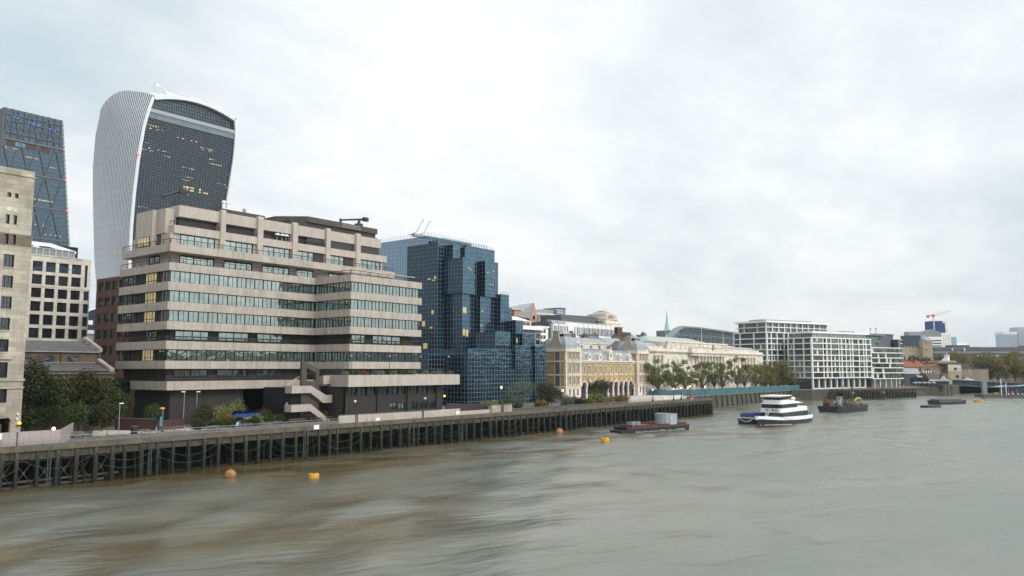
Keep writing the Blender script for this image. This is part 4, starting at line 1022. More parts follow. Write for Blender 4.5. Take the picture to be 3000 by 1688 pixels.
def picnic(lab, x, y, rz=0):
    t = thing('picnic_table', lab, 'table', (x, y, 4.98), rz, 'picnic tables along the promenade')
    d = MB(); d.box(-.9, .9, -.38, .38, .70, .76); d.build('tabletop', 'wood', t)
    for s in (-1, 1): d = MB(); d.box(-.9, .9, s * .75 - .13, s * .75 + .13, .42, .47); d.build('bench', 'wood', t)
    for s in (-1, 1): d = MB(); d.tube((s * .6, -.72, 0), (s * .6, -.2, .7), .045, n=4); d.tube((s * .6, .72, 0), (s * .6, .2, .7), .045, n=4); d.box(s * .6 - .04, s * .6 + .04, -.8, .8, .36, .42); d.build('leg', 'wood', t)
for i, (x, y, lab) in enumerate(((27.5, 11.2, 'picnic table beside the yellow topped sign post'), (29.6, 11.9, 'picnic table second along from the sign post'), (33.9, 8.8, 'picnic table in front of the leftmost ball shrub'), (40.6, 9.6, 'picnic table just right of the seated people'), (44.3, 9.8, 'picnic table right of the largest ball shrub'), (46.8, 9.9, 'picnic table below the white notice board'), (51.4, 11.6, 'picnic table in front of the tall green shrub bed'), (53.6, 12.0, 'picnic table left of the two under the stairs'), (58.2, 13.0, 'picnic table under the lower stair landing, left one'), (61.0, 13.4, 'picnic table under the lower stair landing, right one'), (22.6, 9.6, 'picnic table beside the black litter bin'))): picnic(lab, x, y, (i % 3 - 1) * .1)
t = thing('park_bench', 'wooden slatted bench on the grass behind the quay railing', 'bench', (13.5, 10.4, 5)); d = MB(); d.box(-.9, .9, 0, .45, .42, .48); d.build('seat', 'wood', t); d = MB()
for k in range(3): d.box(-.9, .9, .46, .5, .55 + .15 * k, .66 + .15 * k)
d.build('backrest', 'wood', t)
for s in (-.8, .8): d = MB(); d.box(s - .04, s + .04, .02, .48, 0, .419); d.build('leg', 'dark_metal', t)
t = thing('stone_planter', 'low square grey stone planter at the edge of the grass', 'planter', (17.2, 12.8, 5)); d = MB(); d.box(-1, 1, -.6, .6, 0, .8); d.build('box', 'portland_dirty', t); leaf_mesh('foliage', blob_pts([(0, 0, .8, 1, .6, .25)], 300, .2), .18, 'leaf_green', t)
t = thing('litter_bin', 'black square litter bin beside the picnic tables', 'bin', (22.0, 11.4, 4.98)); d = MB(); d.box(-.35, .35, -.35, .35, 0, 1.05); d.build('body', 'black_iron', t); d = MB(); d.box(-.42, .42, -.42, .42, 1.15, 1.25); d.box(-.3, .3, .2, .3, 1.05, 1.15); d.build('hood', 'dark_grey', t)
t = thing('signpost', 'slim wayfinding sign post with a yellow top and blue panel', 'sign', (27.0, 12.4, 4.98)); d = MB(); d.box(-.12, .12, -.06, .06, 0, 3.6); d.build('post', 'dark_grey', t); d = MB(); d.box(-.4, .25, -.09, .09, 3.6, 3.85); d.build('cap', 'sign_yellow', t); d = MB(); d.box(-.42, -.13, -.05, .05, .9, 2.4); d.build('map_panel', 'sign_blue', t)
def hooklamp(lab, x, y, h, flip=1):
    t = thing('lamp_post', lab, 'street lamp', (x, y, 4.98), 0, 'slim grey lamp posts in the garden')
    d = MB(); d.tube((0, 0, 0), (0, 0, h), .075, .06, 7); d.build('post', 'grey_metal', t)
    d = MB(); d.box(-.55 if flip < 0 else -.1, .1 if flip < 0 else .55, -.12, .12, h - .02, h + .12); d.build('lamp_head', 'white_paint', t)
hooklamp('slim grey lamp post on the paved terrace by the grass', 20.9, 14, 4.6); hooklamp('slim grey lamp post, left of the pair before the brick base', 34.3, 19.0, 6.0, -1); hooklamp('slim grey lamp post, right of the pair before the brick base', 37.6, 20.6, 5.9); hooklamp('slim grey lamp post before the dark opening by the stairs', 53.6, 19.5, 5.4)
t = thing('maroon_hoarding', 'long low maroon hoarding closing the garden from the car park', 'fence', (24.2, 22.2, 5)); d = MB(); d.frame((0, 0), (2.6, -8.2))
for k in range(7): d.box(1.22 * k + .01, 1.22 * (k + 1) - .01, 0, .1, 0, 1.9)
d.frame((2.75, -8.4), (5.5, 2.0))
for k in range(5): d.box(1.22 * k + .01, 1.22 * (k + 1) - .01, 0, .1, 0, 1.7)
d.build('panel', 'maroon_panel', t); d = MB(); d.frame((0, 0), (2.6, -8.2)); d.box(0, 8.6, -.04, .14, 1.91, 1.97); d.build('top_rail', 'grey_metal', t)
def car(lab, x, y, rz, body, h=1.5, L=4.4, z=4.99):
    t = thing('parked_car', lab, 'car', (x, y, z), rz, 'cars parked behind the garden')
    d = MB(); d.profile([(-L / 2, .35), (L / 2, .35), (L / 2, .85), (L / 2 - .9, .95), (L / 2 - 1.5, h), (-L / 2 + .9, h), (-L / 2 + .25, .95), (-L / 2, .8)], -.88, .88); d.build('body', body, t)
    for s in (-1, 1):
        for q in (-1, 1): d = MB(); d.tube((s * .9, q * L * .3, .33), (s * .7, q * L * .3, .33), .33, n=12); d.build('wheel', 'black_iron', t)
    d = MB(); d.profile([(L / 2 - 1.02, 1.0), (L / 2 - 1.5, h - .08), (-L / 2 + .95, h - .08), (-L / 2 + .4, 1.0)], -.895, .895); d.build('windows', 'glass_dark', t)
car('dark parked car seen between tree trunks beside the brick base', 38, 55, .4, 'car_dark', 1.7, 4.8); car('pale parked van roof behind the dark car', 41, 62, .9, 'car_pale', 2.2, 5.2); car('pale blue car under the dark opening behind the shrubs', 51, 25, 1.2, 'car_pale', 1.5, 4.3)
# ================================================================== CONCRETE TERRACED OFFICE
t = thing('terraced_concrete_office', 'big terraced concrete office with ribbon windows facing the river', 'building', (32.9, 23.3, 0))
OX, OY = 32.9, 23.3
def pl(pts): return [(x - OX, y - OY) for x, y in pts]
FULL = [(32.9, 23.3), (64.7, 23.3), (64.7, 12), (84.8, 12), (84.8, 41.5), (32.9, 41.5)]
UPPER = [(32.9, 23.3), (87.3, 23.3), (87.3, 41), (32.9, 41)]
def inset(pts, k):                                                   # move an axis-aligned outline inwards
    n = len(pts); out = []
    for i in range(n):
        p, q, r_ = pts[i - 1], pts[i], pts[(i + 1) % n]
        def nrm(a, c): dx, dy = c[0] - a[0], c[1] - a[1]; l = math.hypot(dx, dy); return (-dy / l, dx / l)
        n1, n2 = nrm(p, q), nrm(q, r_); out.append((q[0] + k * (n1[0] + n2[0]), q[1] + k * (n1[1] + n2[1])))
    return out
def ledge(pts, z0, z1, mat='concrete', step=2.1, rail=0.0):
    d = MB(); q = pl(pts); d.prism(q, z0, z1, 0)
    for i in range(len(q)):                                          # panel joints on the faces
        a, c = q[i], q[(i + 1) % len(q)]; L = math.hypot(c[0] - a[0], c[1] - a[1]); d.frame(a, (c[0] - a[0], c[1] - a[1])); n = max(1, round(L / (4.2 if mat == 'concrete' else 2.4)))
        for k in range(1, n): d.box(L * k / n - .02, L * k / n + .02, -.006, .02, z0 + .02, z1 - .02, 1)
    d.frame()
    return d.build('parapet_band', [mat, 'mid_grey' if mat == 'concrete' else 'joint_pale'], t)
LV = [(33.79, 32.37, UPPER and FULL), (30.36, 28.85, FULL), (26.84, 25.35, FULL), (23.35, 21.9, FULL), (19.88, 18.4, FULL), (16.38, 14.95, FULL)]
for z1, z0, p in LV: ledge(p, z0, z1)
ledge(UPPER, 35.81, 37.2)
ledge([(33.4, 23.3), (62.2, 23.3), (62.2, 36.3), (33.4, 36.3)], 11.2, 12.75)
def ribbon(a, c, z0, z1, pane, mats, parent=None, lit=None, dark=None, seed=0):
    """a run of glazing between two ledges: heavy posts every second pane"""
    d = MB(); d.frame((a[0] - OX, a[1] - OY), (c[0] - a[0], c[1] - a[1])); L = math.hypot(c[0] - a[0], c[1] - a[1]); n = max(1, round(L / pane)); r = random.Random(seed)
    for k in range(n):
        u0, u1 = L * k / n, L * (k + 1) / n; m = 1
        if lit and lit[0] < (u0 + u1) / 2 < lit[1]: m = 3
        elif dark and any(p < (u0 + u1) / 2 < q for p, q in dark): m = 2
        d.face([(u0, .12, z0), (u1, .12, z0), (u1, .12, z1), (u0, .12, z1)], m)
        if m == 1 and r.random() < .10: d.box(u0 + .15, u1 - .2, .10, .115, z1 - .38, z1 - .26, 3)
        w = .055 if k % 2 == 0 else .018
        d.box(u0 - w, u0 + w, .08 - w, .115, z0, z1, 0)
        if m == 3: d.box(u0, u1, 0, .1, z0 + .5, z0 + .6, 0)
    d.box(L - .07, L + .0, -.06, .1, z0, z1, 0); d.box(0, L, -.02, .11, z1 - .1, z1, 0); d.box(0, L, -.02, .11, z0, z0 + .07, 0)
    return d.build('window_band', list(mats), parent or t)
GM = ('black_void', 'glass_teal', 'dark_brick', 'lit_window')
GW = ('black_void', 'glass_dim', 'dark_brick', 'lit_window')  # end faces: same ribbon glass, its dimmer reflection put into the colour
I5 = inset(FULL, .45)
for j, (z0, z1) in enumerate(((30.36, 32.37), (26.84, 28.85), (23.35, 25.35), (16.38, 18.4))):
    ribbon(I5[5], I5[0], z0, z1, 0.95, GW, lit=(8.2, 12.2), dark=((5.2, 8.2), (12.2, 14)), seed=j)
    ribbon(I5[0], I5[1], z0, z1, 0.97, GM, seed=10 + j); ribbon(I5[1], I5[2], z0, z1, 0.97, GM, seed=20 + j)
    ribbon(I5[2], I5[3], z0, z1, 0.97, GM, seed=30 + j); ribbon(I5[3], I5[4], z0, z1, 1.2, GW, seed=40 + j)
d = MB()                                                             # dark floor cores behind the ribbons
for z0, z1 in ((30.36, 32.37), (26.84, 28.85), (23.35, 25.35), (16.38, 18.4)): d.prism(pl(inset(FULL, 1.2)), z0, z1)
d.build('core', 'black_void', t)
# recessed floors with railings
def recess(pts, z0, z1, bays, side_lit=True, mats=('black_void', 'glass_teal', 'dark_brick', 'lit_window'), wallm='dark_brick', zt=None, zb=None):
    d = MB(); d.prism(pl(pts), z0, z1); d.build('recessed_wall', wallm, t)
    for (a, c, fw) in bays:                                          # window strips set on the wall face
        ribbon((a[0], a[1]), (c[0], c[1]), zb or z0 + .25, zt or z1 - .12, fw, mats)
R1 = inset(FULL, 1.5); y = R1[0][1] - .16; xw = R1[0][0] - .16
BAY = [(35.3, 41.9), (43.85, 50.3), (52.2, 58.3)]
recess(R1, 19.88, 21.9, [((a, y), (c, y), 1.6) for a, c in BAY] + [((59.8, y), (64.5, y), 1.2)] + [((66.3, 13.34), (70, 13.34), 1.2), ((72, 13.34), (80, 13.34), 1.3), ((xw, 33.3), (xw, 29), 1.0)])
recess([(33.9, 24.8), (64.0, 24.8), (64.0, 40), (33.9, 40)], 12.75, 14.95, [((a, 24.6), (c, 24.6), 1.6) for a, c in BAY] + [((33.74, 33), (33.74, 29), 1.0)], zb=13.65)
recess([(64.0, 13.5), (84, 13.5), (84, 40), (64.0, 40)], 12.75, 14.95, [((66.5 + 5.2 * k, 13.34), (70.5 + 5.2 * k, 13.34), 1.3) for k in range(3)], zb=13.2)
for o in t.children:
    if o.name.startswith('window_band') and False: pass
U1 = [(34.4, 26.3), (86.2, 26.3), (86.2, 40), (34.4, 40)]
B2 = [(36.4, 43.25), (45.4, 51.5), (53.9, 60.3), (62.1, 66.4), (70.6, 74.7), (78.9, 85.4)]
recess(U1, 33.79, 35.81, [((a, 26.14), (c, 26.14), 1.35) for a, c in B2] + [((34.24, 33.2), (34.24, 29.5), 1.0)], wallm='concrete')
recess(U1, 37.2, 39.63, [((a, 26.14), (c, 26.14), 1.35) for a, c in B2] + [((34.24, 33.2), (34.24, 29.5), 1.0)], wallm='concrete')
d = MB()
for x0 in (66.6, 74.9): d.box(x0 - OX, x0 + 2.5 - OX, 2.88, 3.02, 37.25, 39.6)
d.build('dark_bay', 'dark_brick', t)
# top storey: terrace ledge, dark plant openings, parapet and piers
ledge([(34.9, 25.9), (87.2, 25.9), (87.2, 40), (34.9, 40)], 39.63, 41.1, 'concrete_panel')
d = MB(); d.prism(pl([(36.6, 27.4), (86, 27.4), (86, 39), (36.6, 39)]), 41.1, 42.85); d.build('plant_louvre', 'louvre', t)
d = MB(); d.prism(pl([(70.5, 26.5), (85.2, 26.5), (85.2, 27.3), (70.5, 27.3)]), 41.12, 42.83); d.prism(pl([(64.8, 26.5), (69.2, 26.5), (69.2, 27.3), (64.8, 27.3)]), 41.12, 42.83); d.build('plant_louvre', 'louvre', t)
ledge([(35.9, 26.3), (85.7, 26.3), (85.7, 39.5), (35.9, 39.5)], 42.85, 44.95, 'concrete_panel')
for a, c in ((44.1, 45.15), (52.3, 53.5), (60.65, 61.9), (69.35, 70.45), (77.75, 79.0)):
    d = MB(); d.box(a - OX, c - OX, 2.35, 4.3, 37.2, 44.9); d.profile([(2.35, 44.9), (2.5, 45.3), (3.2, 45.3), (3.2, 44.9)], a - OX, c - OX); d.build('pier', 'concrete_panel', t)
d = MB(); d.box(33.3 - OX, 36.2 - OX, 7.5, 13.5, 37.2, 44.2); d.box(34.2 - OX, 36.2 - OX, 4.5, 7.5, 39.7, 44.3)
for k in range(4): d.box(33.28 - OX, 33.3 - OX, 8.6 + 1.3 * k, 8.64 + 1.3 * k, 37.3, 44.1, 1)
d.box(33.28 - OX, 33.3 - OX, 7.5, 13.5, 40.4, 40.44, 1); d.build('stair_block', ['concrete_panel', 'joint_pale'], t)
d = MB(); d.box(33.2 - OX, 33.29 - OX, 8.2, 12.2, 37.5, 39.3, 0)
for k in range(4): d.box(33.18 - OX, 33.2 - OX, 8.3 + k, 9.1 + k, 37.6, 39.2, 1)
d.build('lit_bay', ['black_void', 'lit_window'], t)
d = MB(); d.prism(pl([(36.6, 27), (85.2, 27), (85.2, 39), (36.6, 39)]), 44.95, 45.25); d.prism(pl([(46, 29), (56, 29), (56, 36), (46, 36)]), 45.25, 46.3); d.build('roof', 'brown_roof', t)
d = MB(); d.prism(pl([(62.9, 30), (87.2, 30), (87.2, 39.8), (62.9, 39.8)]), 44.95, 46.8, 0); d.prism(pl([(67.3, 29.6), (87.5, 29.6), (87.5, 40), (62.8, 40), (62.8, 35)]), 46.8, 48.05, 1)
d.box(76.6 - OX, 82.2 - OX, 6.2, 6.28, 46.9, 47.95, 2); d.build('plant_room', ['louvre', 'brown_roof', 'wood'], t)
for x in (49.0, 50.0): d = MB(); d.lathe((x - OX, 9.7), [(.3, 46.3), (.3, 48.3), (.42, 48.35), (.42, 48.75), (.1, 48.9)], 10); d.build('flue', 'white_paint', t)
d = MB(); d.box(52.6 - OX, 53.1 - OX, 8, 8.5, 46.2, 47.6); d.build('vent', 'grey_metal', t)
def trail(pts, z, h=1.05, mat='dark_metal'):
    d = MB(); q = pl(pts)
    for a, c in zip(q, q[1:]):
        L = math.hypot(c[0] - a[0], c[1] - a[1]); d.frame(a, (c[0] - a[0], c[1] - a[1])); n = max(1, round(L / 2.6))
        d.box(0, L, .02, .12, z + h - .12, z + h); d.box(0, L, .05, .1, z + h * .45, z + h * .45 + .05)
        for k in range(n + 1): d.box(L * k / n - .04, L * k / n + .04, .03, .11, z, z + h - .12)
    return d.build('terrace_railing', mat, t)
trail([(33.0, 40.9), (33.0, 23.5), (87.1, 23.5)], 37.2, .95); trail([(33.0, 41.4), (33.0, 23.5), (64.8, 23.5), (64.8, 12.2), (84.7, 12.2), (84.7, 30)], 33.79, .95)
trail([(33.0, 41.4), (33.0, 23.5), (64.8, 23.5), (64.8, 12.2), (84.7, 12.2)], 19.88, .9); trail([(33.5, 36), (33.5, 23.5), (60.0, 23.5)], 12.75, 1.0); trail([(35.0, 30), (35.0, 26.1), (44, 26.1)], 41.1, .9); trail([(45.2, 26.1), (52.2, 26.1)], 41.1, .9); trail([(61.9, 26.1), (69.3, 26.1)], 41.1, .9)
d = MB(); d.box(70.2 - OX, 84.4 - OX, -9.6, -9.3, 34.9, 35.1); d.build('awning_rail', 'cream_stone', t)
# base: brick plinth, undercroft, podium
d = MB(); d.box(34.8 - OX, 49.4 - OX, 1.5, 14, 4.9, 11.19, 0); d.box(58.6 - OX, 63 - OX, 1.5, 14, 4.9, 11.19, 0); d.box(49.4 - OX, 58.6 - OX, 9, 14, 4.9, 11.19, 1)
for x in (34.9, 41.2, 49.0, 58.7): d.box(x - OX, x + .5 - OX, 1.38, 1.5, 4.9, 11.18, 0)
d.build('brick_plinth', ['dark_brick', 'black_void'], t)
POD = [(61.2, 8), (93, 8), (93, 24), (66, 24), (62.4, 15)]
ledge(POD, 11.5, 13.72, 'concrete_panel')
d = MB(); d.box(60.6 - OX, 62.7 - OX, -8.6, -6.6, 11.95, 13.6); d.build('podium_box', 'concrete_panel', t)
wx = [(62.95, 65.0), (65.3, 67.6), (68.0, 69.95), (71.5, 73.3), (73.75, 76.2), (76.5, 78.3), (79.8, 81.9), (82.3, 84.9), (85.4, 87.3)]
lw = [(73.9, 76.0), (76.3, 78.3), (79.8, 82.0), (82.4, 84.9), (85.4, 87.3)]
ops = [(a - OX, c - OX, 9.65, 11.3) for a, c in wx] + [(a - OX, c - OX, 6.5, 7.95) for a, c in lw]
d = MB((0, -13.3)); d.wall(62.2 - OX, 89.5 - OX, 4.9, 11.49, ops, .3); d.box(62.2 - OX, 89.5 - OX, .5, 20, 4.9, 11.48, 0, skip='f')
for x in (70.2, 78.6, 87.4): d.box(x - OX, x + 1.1 - OX, -.35, 0, 4.9, 11.48)
d.build('podium_wall', 'dark_brick', t)
for a, c, b, e in ops: window(t, (0, -13.3), (1, 0), a, c, b, e, .2, .06, 2, 1, ('black_void', 'glass_teal' if e < 9 else 'glass_dim'))
d = MB((0, -13.3))
for a in (63.4, 64.6): d.box(a - OX, a + 1.0 - OX, -.04, .03, 5, 7.6)
d.build('door', 'dark_metal', t)
# corner stair: brick fin with a slanted head, concrete flights
S = MB((0, 14 - OY)); q = lambda pts: [(x - OX, z) for x, z in pts]
S.plate(q([(54.9, 5), (59.0, 5), (59.0, 12.6), (56.1, 12.6), (54.9, 12.6)]), 0, .5); S.plate(q([(54.9, 12.6), (56.1, 12.6), (56.1, 15.1), (54.9, 16.7)]), 0, .5); S.plate(q([(58.2, 12.6), (59.0, 12.6), (59.0, 14.85), (58.2, 14.2)]), 0, .5); S.plate(q([(54.9, 16.7), (56.1, 15.1), (58.2, 14.2), (59.0, 14.85)]), 0, .5)
S.build('stair_fin', 'brown_roof', t)
for z in (0, -3.45):
    d = MB((0, 14 - OY)); d.box(52.2 - OX, 56.6 - OX, -.75, -.5, 10.4 + z, 11.75 + z)
    d.plate(q([(56.6, 10.4 + z), (59.6, 8.4 + z), (61.7, 8.4 + z), (61.7, 9.9 + z), (60.2, 9.9 + z), (56.6, 11.75 + z)]) if z == 0 else q([(56.6, 10.4 + z), (59.9, 8.3 + z), (61.2, 7.9 + z), (61.2, 8.6 + z), (56.6, 11.75 + z)]), -.75, -.5)
    d.box(52.2 - OX, 52.45 - OX, -.5, 1.3, 10.4 + z, 11.75 + z); d.box(52.45 - OX, 56.6 - OX, -.5, 1.3, 10.4 + z, 10.6 + z); d.plate(q([(56.6, 10.4 + z), (59.6, 8.4 + z), (59.6, 8.6 + z), (56.6, 10.6 + z)]), -.5, 1.3)
    d.plate(q([(52.6, 11.6 + z), (55.4, 13.3 + z), (55.4, 13.6 + z), (52.6, 12.0 + z)]), 1.3, 1.5)
    d.build('stair_flight', 'concrete_panel', t)
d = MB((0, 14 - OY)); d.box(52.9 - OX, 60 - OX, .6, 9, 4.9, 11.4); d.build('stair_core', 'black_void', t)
# things on the concrete office
def crane(lab, loc, rz, jib):
    c = thing('roof_cradle_crane', lab, 'crane', loc, rz, 'black cradle cranes on the concrete roof')
    d = MB(); d.box(-.7, .7, -.7, .7, 0, 1.2); d.tube((0, 0, 1.2), (.2, 0, 2.2), .35); d.build('carriage', 'black_iron', c)
    d = MB(); d.tube(*jib, .22, .28, 6); a, b_ = jib; d.box(b_[0] - .1, b_[0] + 1.2, -.45, .45, b_[2] - .4, b_[2] + .5); d.tube((a[0], 0, a[2] - .5), (a[0], 0, a[2] + .3), .3); d.build('jib', 'black_iron', c)
crane('black rooftop cradle crane with a short jib over the corner parapet', (37.5, 30, 45.2), 0, ((-3.0, 0, 1.6), (.4, 0, 3.2)))
crane('black rooftop cradle crane with a long level jib on the plant room', (84.6, 33, 48.1), 0, ((-5.5, 0, 1.3), (1.5, 0, 2.5)))
for i, x in enumerate((58.8, 60.0, 61.0)):
    c = thing('satellite_dish', ['grey satellite dish on the top terrace, left one', 'grey satellite dish on the top terrace, middle one', 'grey satellite dish on the top terrace, right one'][i], 'dish', (x - 1.4, 26.6, 41.1), 0, 'dishes in the top terrace')
    d = MB(); d.tube((0, 0, 0), (0, 0, .9), .08); d.build('mast', 'grey_metal', c); d = MB(); d.ball((0, 0, 1.15), .6, n=10, rz=.45, z0=0.0); d.build('dish', 'white_metal', c)
def globepost(lab, x, y, z, h, kind):
    c = thing('terrace_lamp', lab, 'lamp', (x, y, z), 0, 'lamp posts on the concrete terraces')
    d = MB(); d.tube((0, 0, 0), (0, 0, h), .055, n=6); d.build('post', 'black_iron', c); d = MB()
    if kind: d.ball((0, 0, h + .2), .26, n=10)
    else: d.lathe((0, 0), [(.1, h - .2), (.18, h), (.5, h + .22), (.05, h + .32)], 8)
    d.build('lamp_head', 'mid_grey' if kind else 'brown_roof', c)
globepost('brown hooded terrace lamp post, leftmost on the low terrace', 37.9, 23.9, 12.75, 3.0, 0); globepost('brown hooded terrace lamp post, second on the low terrace', 46.6, 23.9, 12.75, 3.0, 0); globepost('brown hooded terrace lamp post just left of the stair fin', 50.5, 23.9, 12.75, 3.0, 0)
globepost('globe lamp post over the podium planting, left one', 62.8, 9.2, 13.7, 3.5, 1); globepost('globe lamp post over the podium planting, right one', 72.9, 9.2, 13.7, 3.6, 1); globepost('globe lamp post at the right end of the podium, nearer the building', 81.8, 9.2, 13.7, 3.6, 1); globepost('globe lamp post on the podium tip before the blue glass', 90.6, 9.2, 13.7, 3.7, 1)
for i, (x, z) in enumerate(((63.45, 8.1), (82.7, 8.1))):
    c = thing('bulkhead_post_lamp', ['grey hooded lamp post under the podium, by the dark doors', 'grey hooded lamp post under the podium, by the bright low windows'][i], 'lamp', (x, 8.6, 4.98), 0, 'lamps under the podium'); d = MB(); d.tube((0, 0, 0), (0, 0, 3.5), .06); d.build('post', 'black_iron', c); d = MB(); d.ball((0, 0, 3.7), .3, n=10); d.build('lamp_head', 'white_metal', c)
c = thing('amber_wall_lamp', 'glowing amber lamp at the dark end of the podium wall', 'lamp', (89.8, 9.6, 9.0)); d = MB(); d.ball((0, 0, 0), .26, n=8); d.build('globe', 'lit_amber', c); d = MB(); d.box(-.3, 0, .1, .2, -.1, .1); d.build('bracket', 'black_iron', c)
for i, (x, y, r_, lf) in enumerate(((62.0, 9.4, .8, 'leaf_olive'), (64.0, 9.2, .6, 'leaf_green'), (66.2, 9.3, .8, 'leaf_red'), (69, 9.2, .7, 'leaf_grey'), (71, 9.3, .8, 'leaf_grey'), (74.2, 9.2, .7, 'leaf_olive'), (77, 9.3, .7, 'leaf_green'), (79.5, 9.2, .8, 'leaf_grey'), (83.6, 9.3, .9, 'leaf_olive'), (86, 9.2, .8, 'leaf_grey'), (88.2, 9.3, .8, 'leaf_grey'), (91.4, 9.2, .8, 'leaf_grey'), (59.6, 15.6, .9, 'leaf_green'), (58, 15.4, .7, 'leaf_olive'))):
    bush('podium_shrub', 'low shrub in the podium edge planting, %s' % ['by the stair fin', 'left of the first globe lamp', 'reddish one past the first globe lamp', 'grey one midway between the globe lamps', 'grey one left of the second globe lamp', 'olive one right of the second globe lamp', 'green one in the middle', 'grey one left of the building end', 'largest olive one at the building end', 'grey one past the building end', 'grey one before the tip lamp', 'grey one at the podium tip', 'green one beside the stair fin', 'olive one behind the stair fin'][i], 'shrub', (x, y, 13.7), r_ * 1.3, .95, 420, .16, lf, 'shrubs along the podium edge', 60 + i)

# ================================================================== BLUE GLASS OFFICE
surf('mullion_blue', (0.16, 0.25, 0.33), 0.5, 0.05)
t = thing('blue_glass_office', 'stepped blue mirror glass office with a fine square grid', 'building', (130, 50, 5))
def gblock(x0, x1, y0, y1, z0, z1, west=True, front='glass_blue', side='glass_navy', p=1.22, name='glass_block'):  # same glass both ways; west sides darkened in colour for what they reflect
    d = MB(); a, c, b, e = x0 - 130, x1 - 130, y0 - 50, y1 - 50; u, v = z0 - 5, z1 - 5
    d.box(a, c, b, e, u, v, 2, skip='fl'); d.face([(a, b, u), (c, b, u), (c, b, v), (a, b, v)], 0); d.face([(a, e, u), (a, b, u), (a, b, v), (a, e, v)], 1)
    d.build(name, [front, side, 'dark_grey'], t)
    g = MB(); g.frame((a, b)); g.grid(0, c - a, u, v, max(1, round((c - a) / p)), max(1, round((v - u) / p)), .068, -.03, .02)
    if west: g.frame((a, e), (0, -1)); g.grid(0, e - b, u, v, max(1, round((e - b) / p)), max(1, round((v - u) / p)), .068, -.03, .018, edge=False)
    return g.build('mullion_grid', 'mullion_blue', t)
gblock(132, 152, 56, 80, 5, 55.1, front='glass_blue', side='glass_sky')  # paler west glass carries the sky reflected on that side
gblock(130, 155.5, 50, 62.9, 5, 52.2)
gblock(133.3, 136.3, 47, 52, 30, 51.8); gblock(140.5, 142.0, 48.6, 52, 36, 52.0); gblock(142.0, 155.45, 49.2, 52, 45, 52.75)
gblock(132.2, 138.3, 42, 50, 36.9, 47.4); gblock(133.2, 139.3, 43, 50, 20.5, 36.9)
gblock(139.9, 145.9, 40, 50, 36.4, 47.0); gblock(138.9, 146.2, 41, 50, 5, 36.4)
gblock(146.0, 150, 39, 50, 5, 37.4); gblock(150.1, 152.3, 39.6, 50, 5, 33.5)
gblock(136.2, 143.0, 33, 45, 5, 25.6); gblock(148.3, 151.8, 35, 45, 5, 29.3); gblock(149.1, 155.1, 33, 45, 5, 25.5)
gblock(121.0, 155.6, 30, 50, 5, 20.3); gblock(140.5, 147.5, 29, 31, 15, 21.6); gblock(150, 155.6, 29, 31, 5, 21.7)
gblock(114, 121.0, 38, 50, 5, 18.6, front='glass_navy')  # front takes the darkened west-side glass as well
d = MB(); r = random.Random(44)                                      # lit rooms seen through the glass
def lit(x, y, z, w, h): d.box(x - 130, x - 130 + w, y - 50 - .05, y - 50 - .01, z - 5, z - 5 + h)
for x, y, z, w, h in ((134.5, 42, 44.3, .5, .4), (135.4, 42, 43.9, .5, .4), (140.8, 40, 43.4, .5, .4), (143.5, 40, 44.0, .5, .4), (142.0, 40, 40, .5, .3), (143.2, 40, 40, .6, .3), (133.3, 43, 31.2, 1.6, 1.6), (139.4, 41, 31.8, .8, .3), (139.0, 41, 27.5, .5, .4), (133.4, 43, 24.6, .9, 1.9), (134.7, 43, 24.4, 1.1, 1.9), (139.0, 41, 24.2, .9, 1.7), (141, 41, 24.2, .5, .4), (148.5, 35, 22.6, 1.0, 1.5), (146.5, 39, 30.5, .4, .3)): lit(x, y, z, w, h)
d.build('lit_pane', 'lit_window', t)
d = MB()
for y, z, w, h in ((50.6, 41.5, .9, .7), (51, 40.9, 1.4, .3), (53, 41.3, 1.1, .5), (51.5, 31.0, .9, 1.2), (55, 27.5, 1.2, 1.6), (57.5, 27.5, .5, 1.6), (52, 26.8, 1.0, .5), (54, 20.9, 1.6, 1.6)): d.box(-.05, -.01, y - 50, y - 50 + w, z - 5, z - 5 + h)
d.build('lit_pane', 'lit_window', t)
d = MB(); d.grid(16 - 12, 25, 47.3, 49.4, 16, 1, .1, 2, 2.1); d.frame((0, 0), (1, 0)); d.box(3, 22, 3, 8, 47.3, 48.6); d.build('roof_plant', 'dark_grey', t)
def thinrail(pts, z, h=1.0):
    b = MB()
    for a, c in zip(pts, pts[1:]):
        L = math.hypot(c[0] - a[0], c[1] - a[1]); b.frame((a[0] - 130, a[1] - 50), (c[0] - a[0], c[1] - a[1])); n = max(1, round(L / 1.5))
        for f in (.5, 1): b.box(0, L, 0, .05, z - 5 + h * f - .05, z - 5 + h * f)
        for k in range(n + 1): b.box(L * k / n - .025, L * k / n + .025, 0, .05, z - 5, z - 5 + h)
    b.build('roof_railing', 'mid_grey', t)
thinrail([(132.3, 79), (132.3, 56.4), (151.7, 56.4)], 55.1, 1.2); thinrail([(142.3, 49.5), (155.2, 49.5)], 52.75, .8); thinrail([(146, 39.2), (150, 39.2)], 37.4, .8)
c = thing('blue_roof_crane', 'grey rooftop cradle crane with two raised jibs on the glass office', 'crane', (130.5, 60, 55.1))
for s, x in ((0, 0), (1, 3.0)): d = MB(); d.tube((x - 2.6, 0, .2), (x + .6, 0, 1.6), .16, n=5); d.tube((x + .6, 0, 1.6), (x + 3.0, 0, 5.4), .16, n=5); d.tube((x + 3, 0, 5.4), (x + 3.5, 0, 5.6), .2, n=5); d.build('jib', 'grey_metal', c)
d = MB(); d.box(-1, 5, -.6, .6, 0, .8); d.build('carriage', 'grey_metal', c)
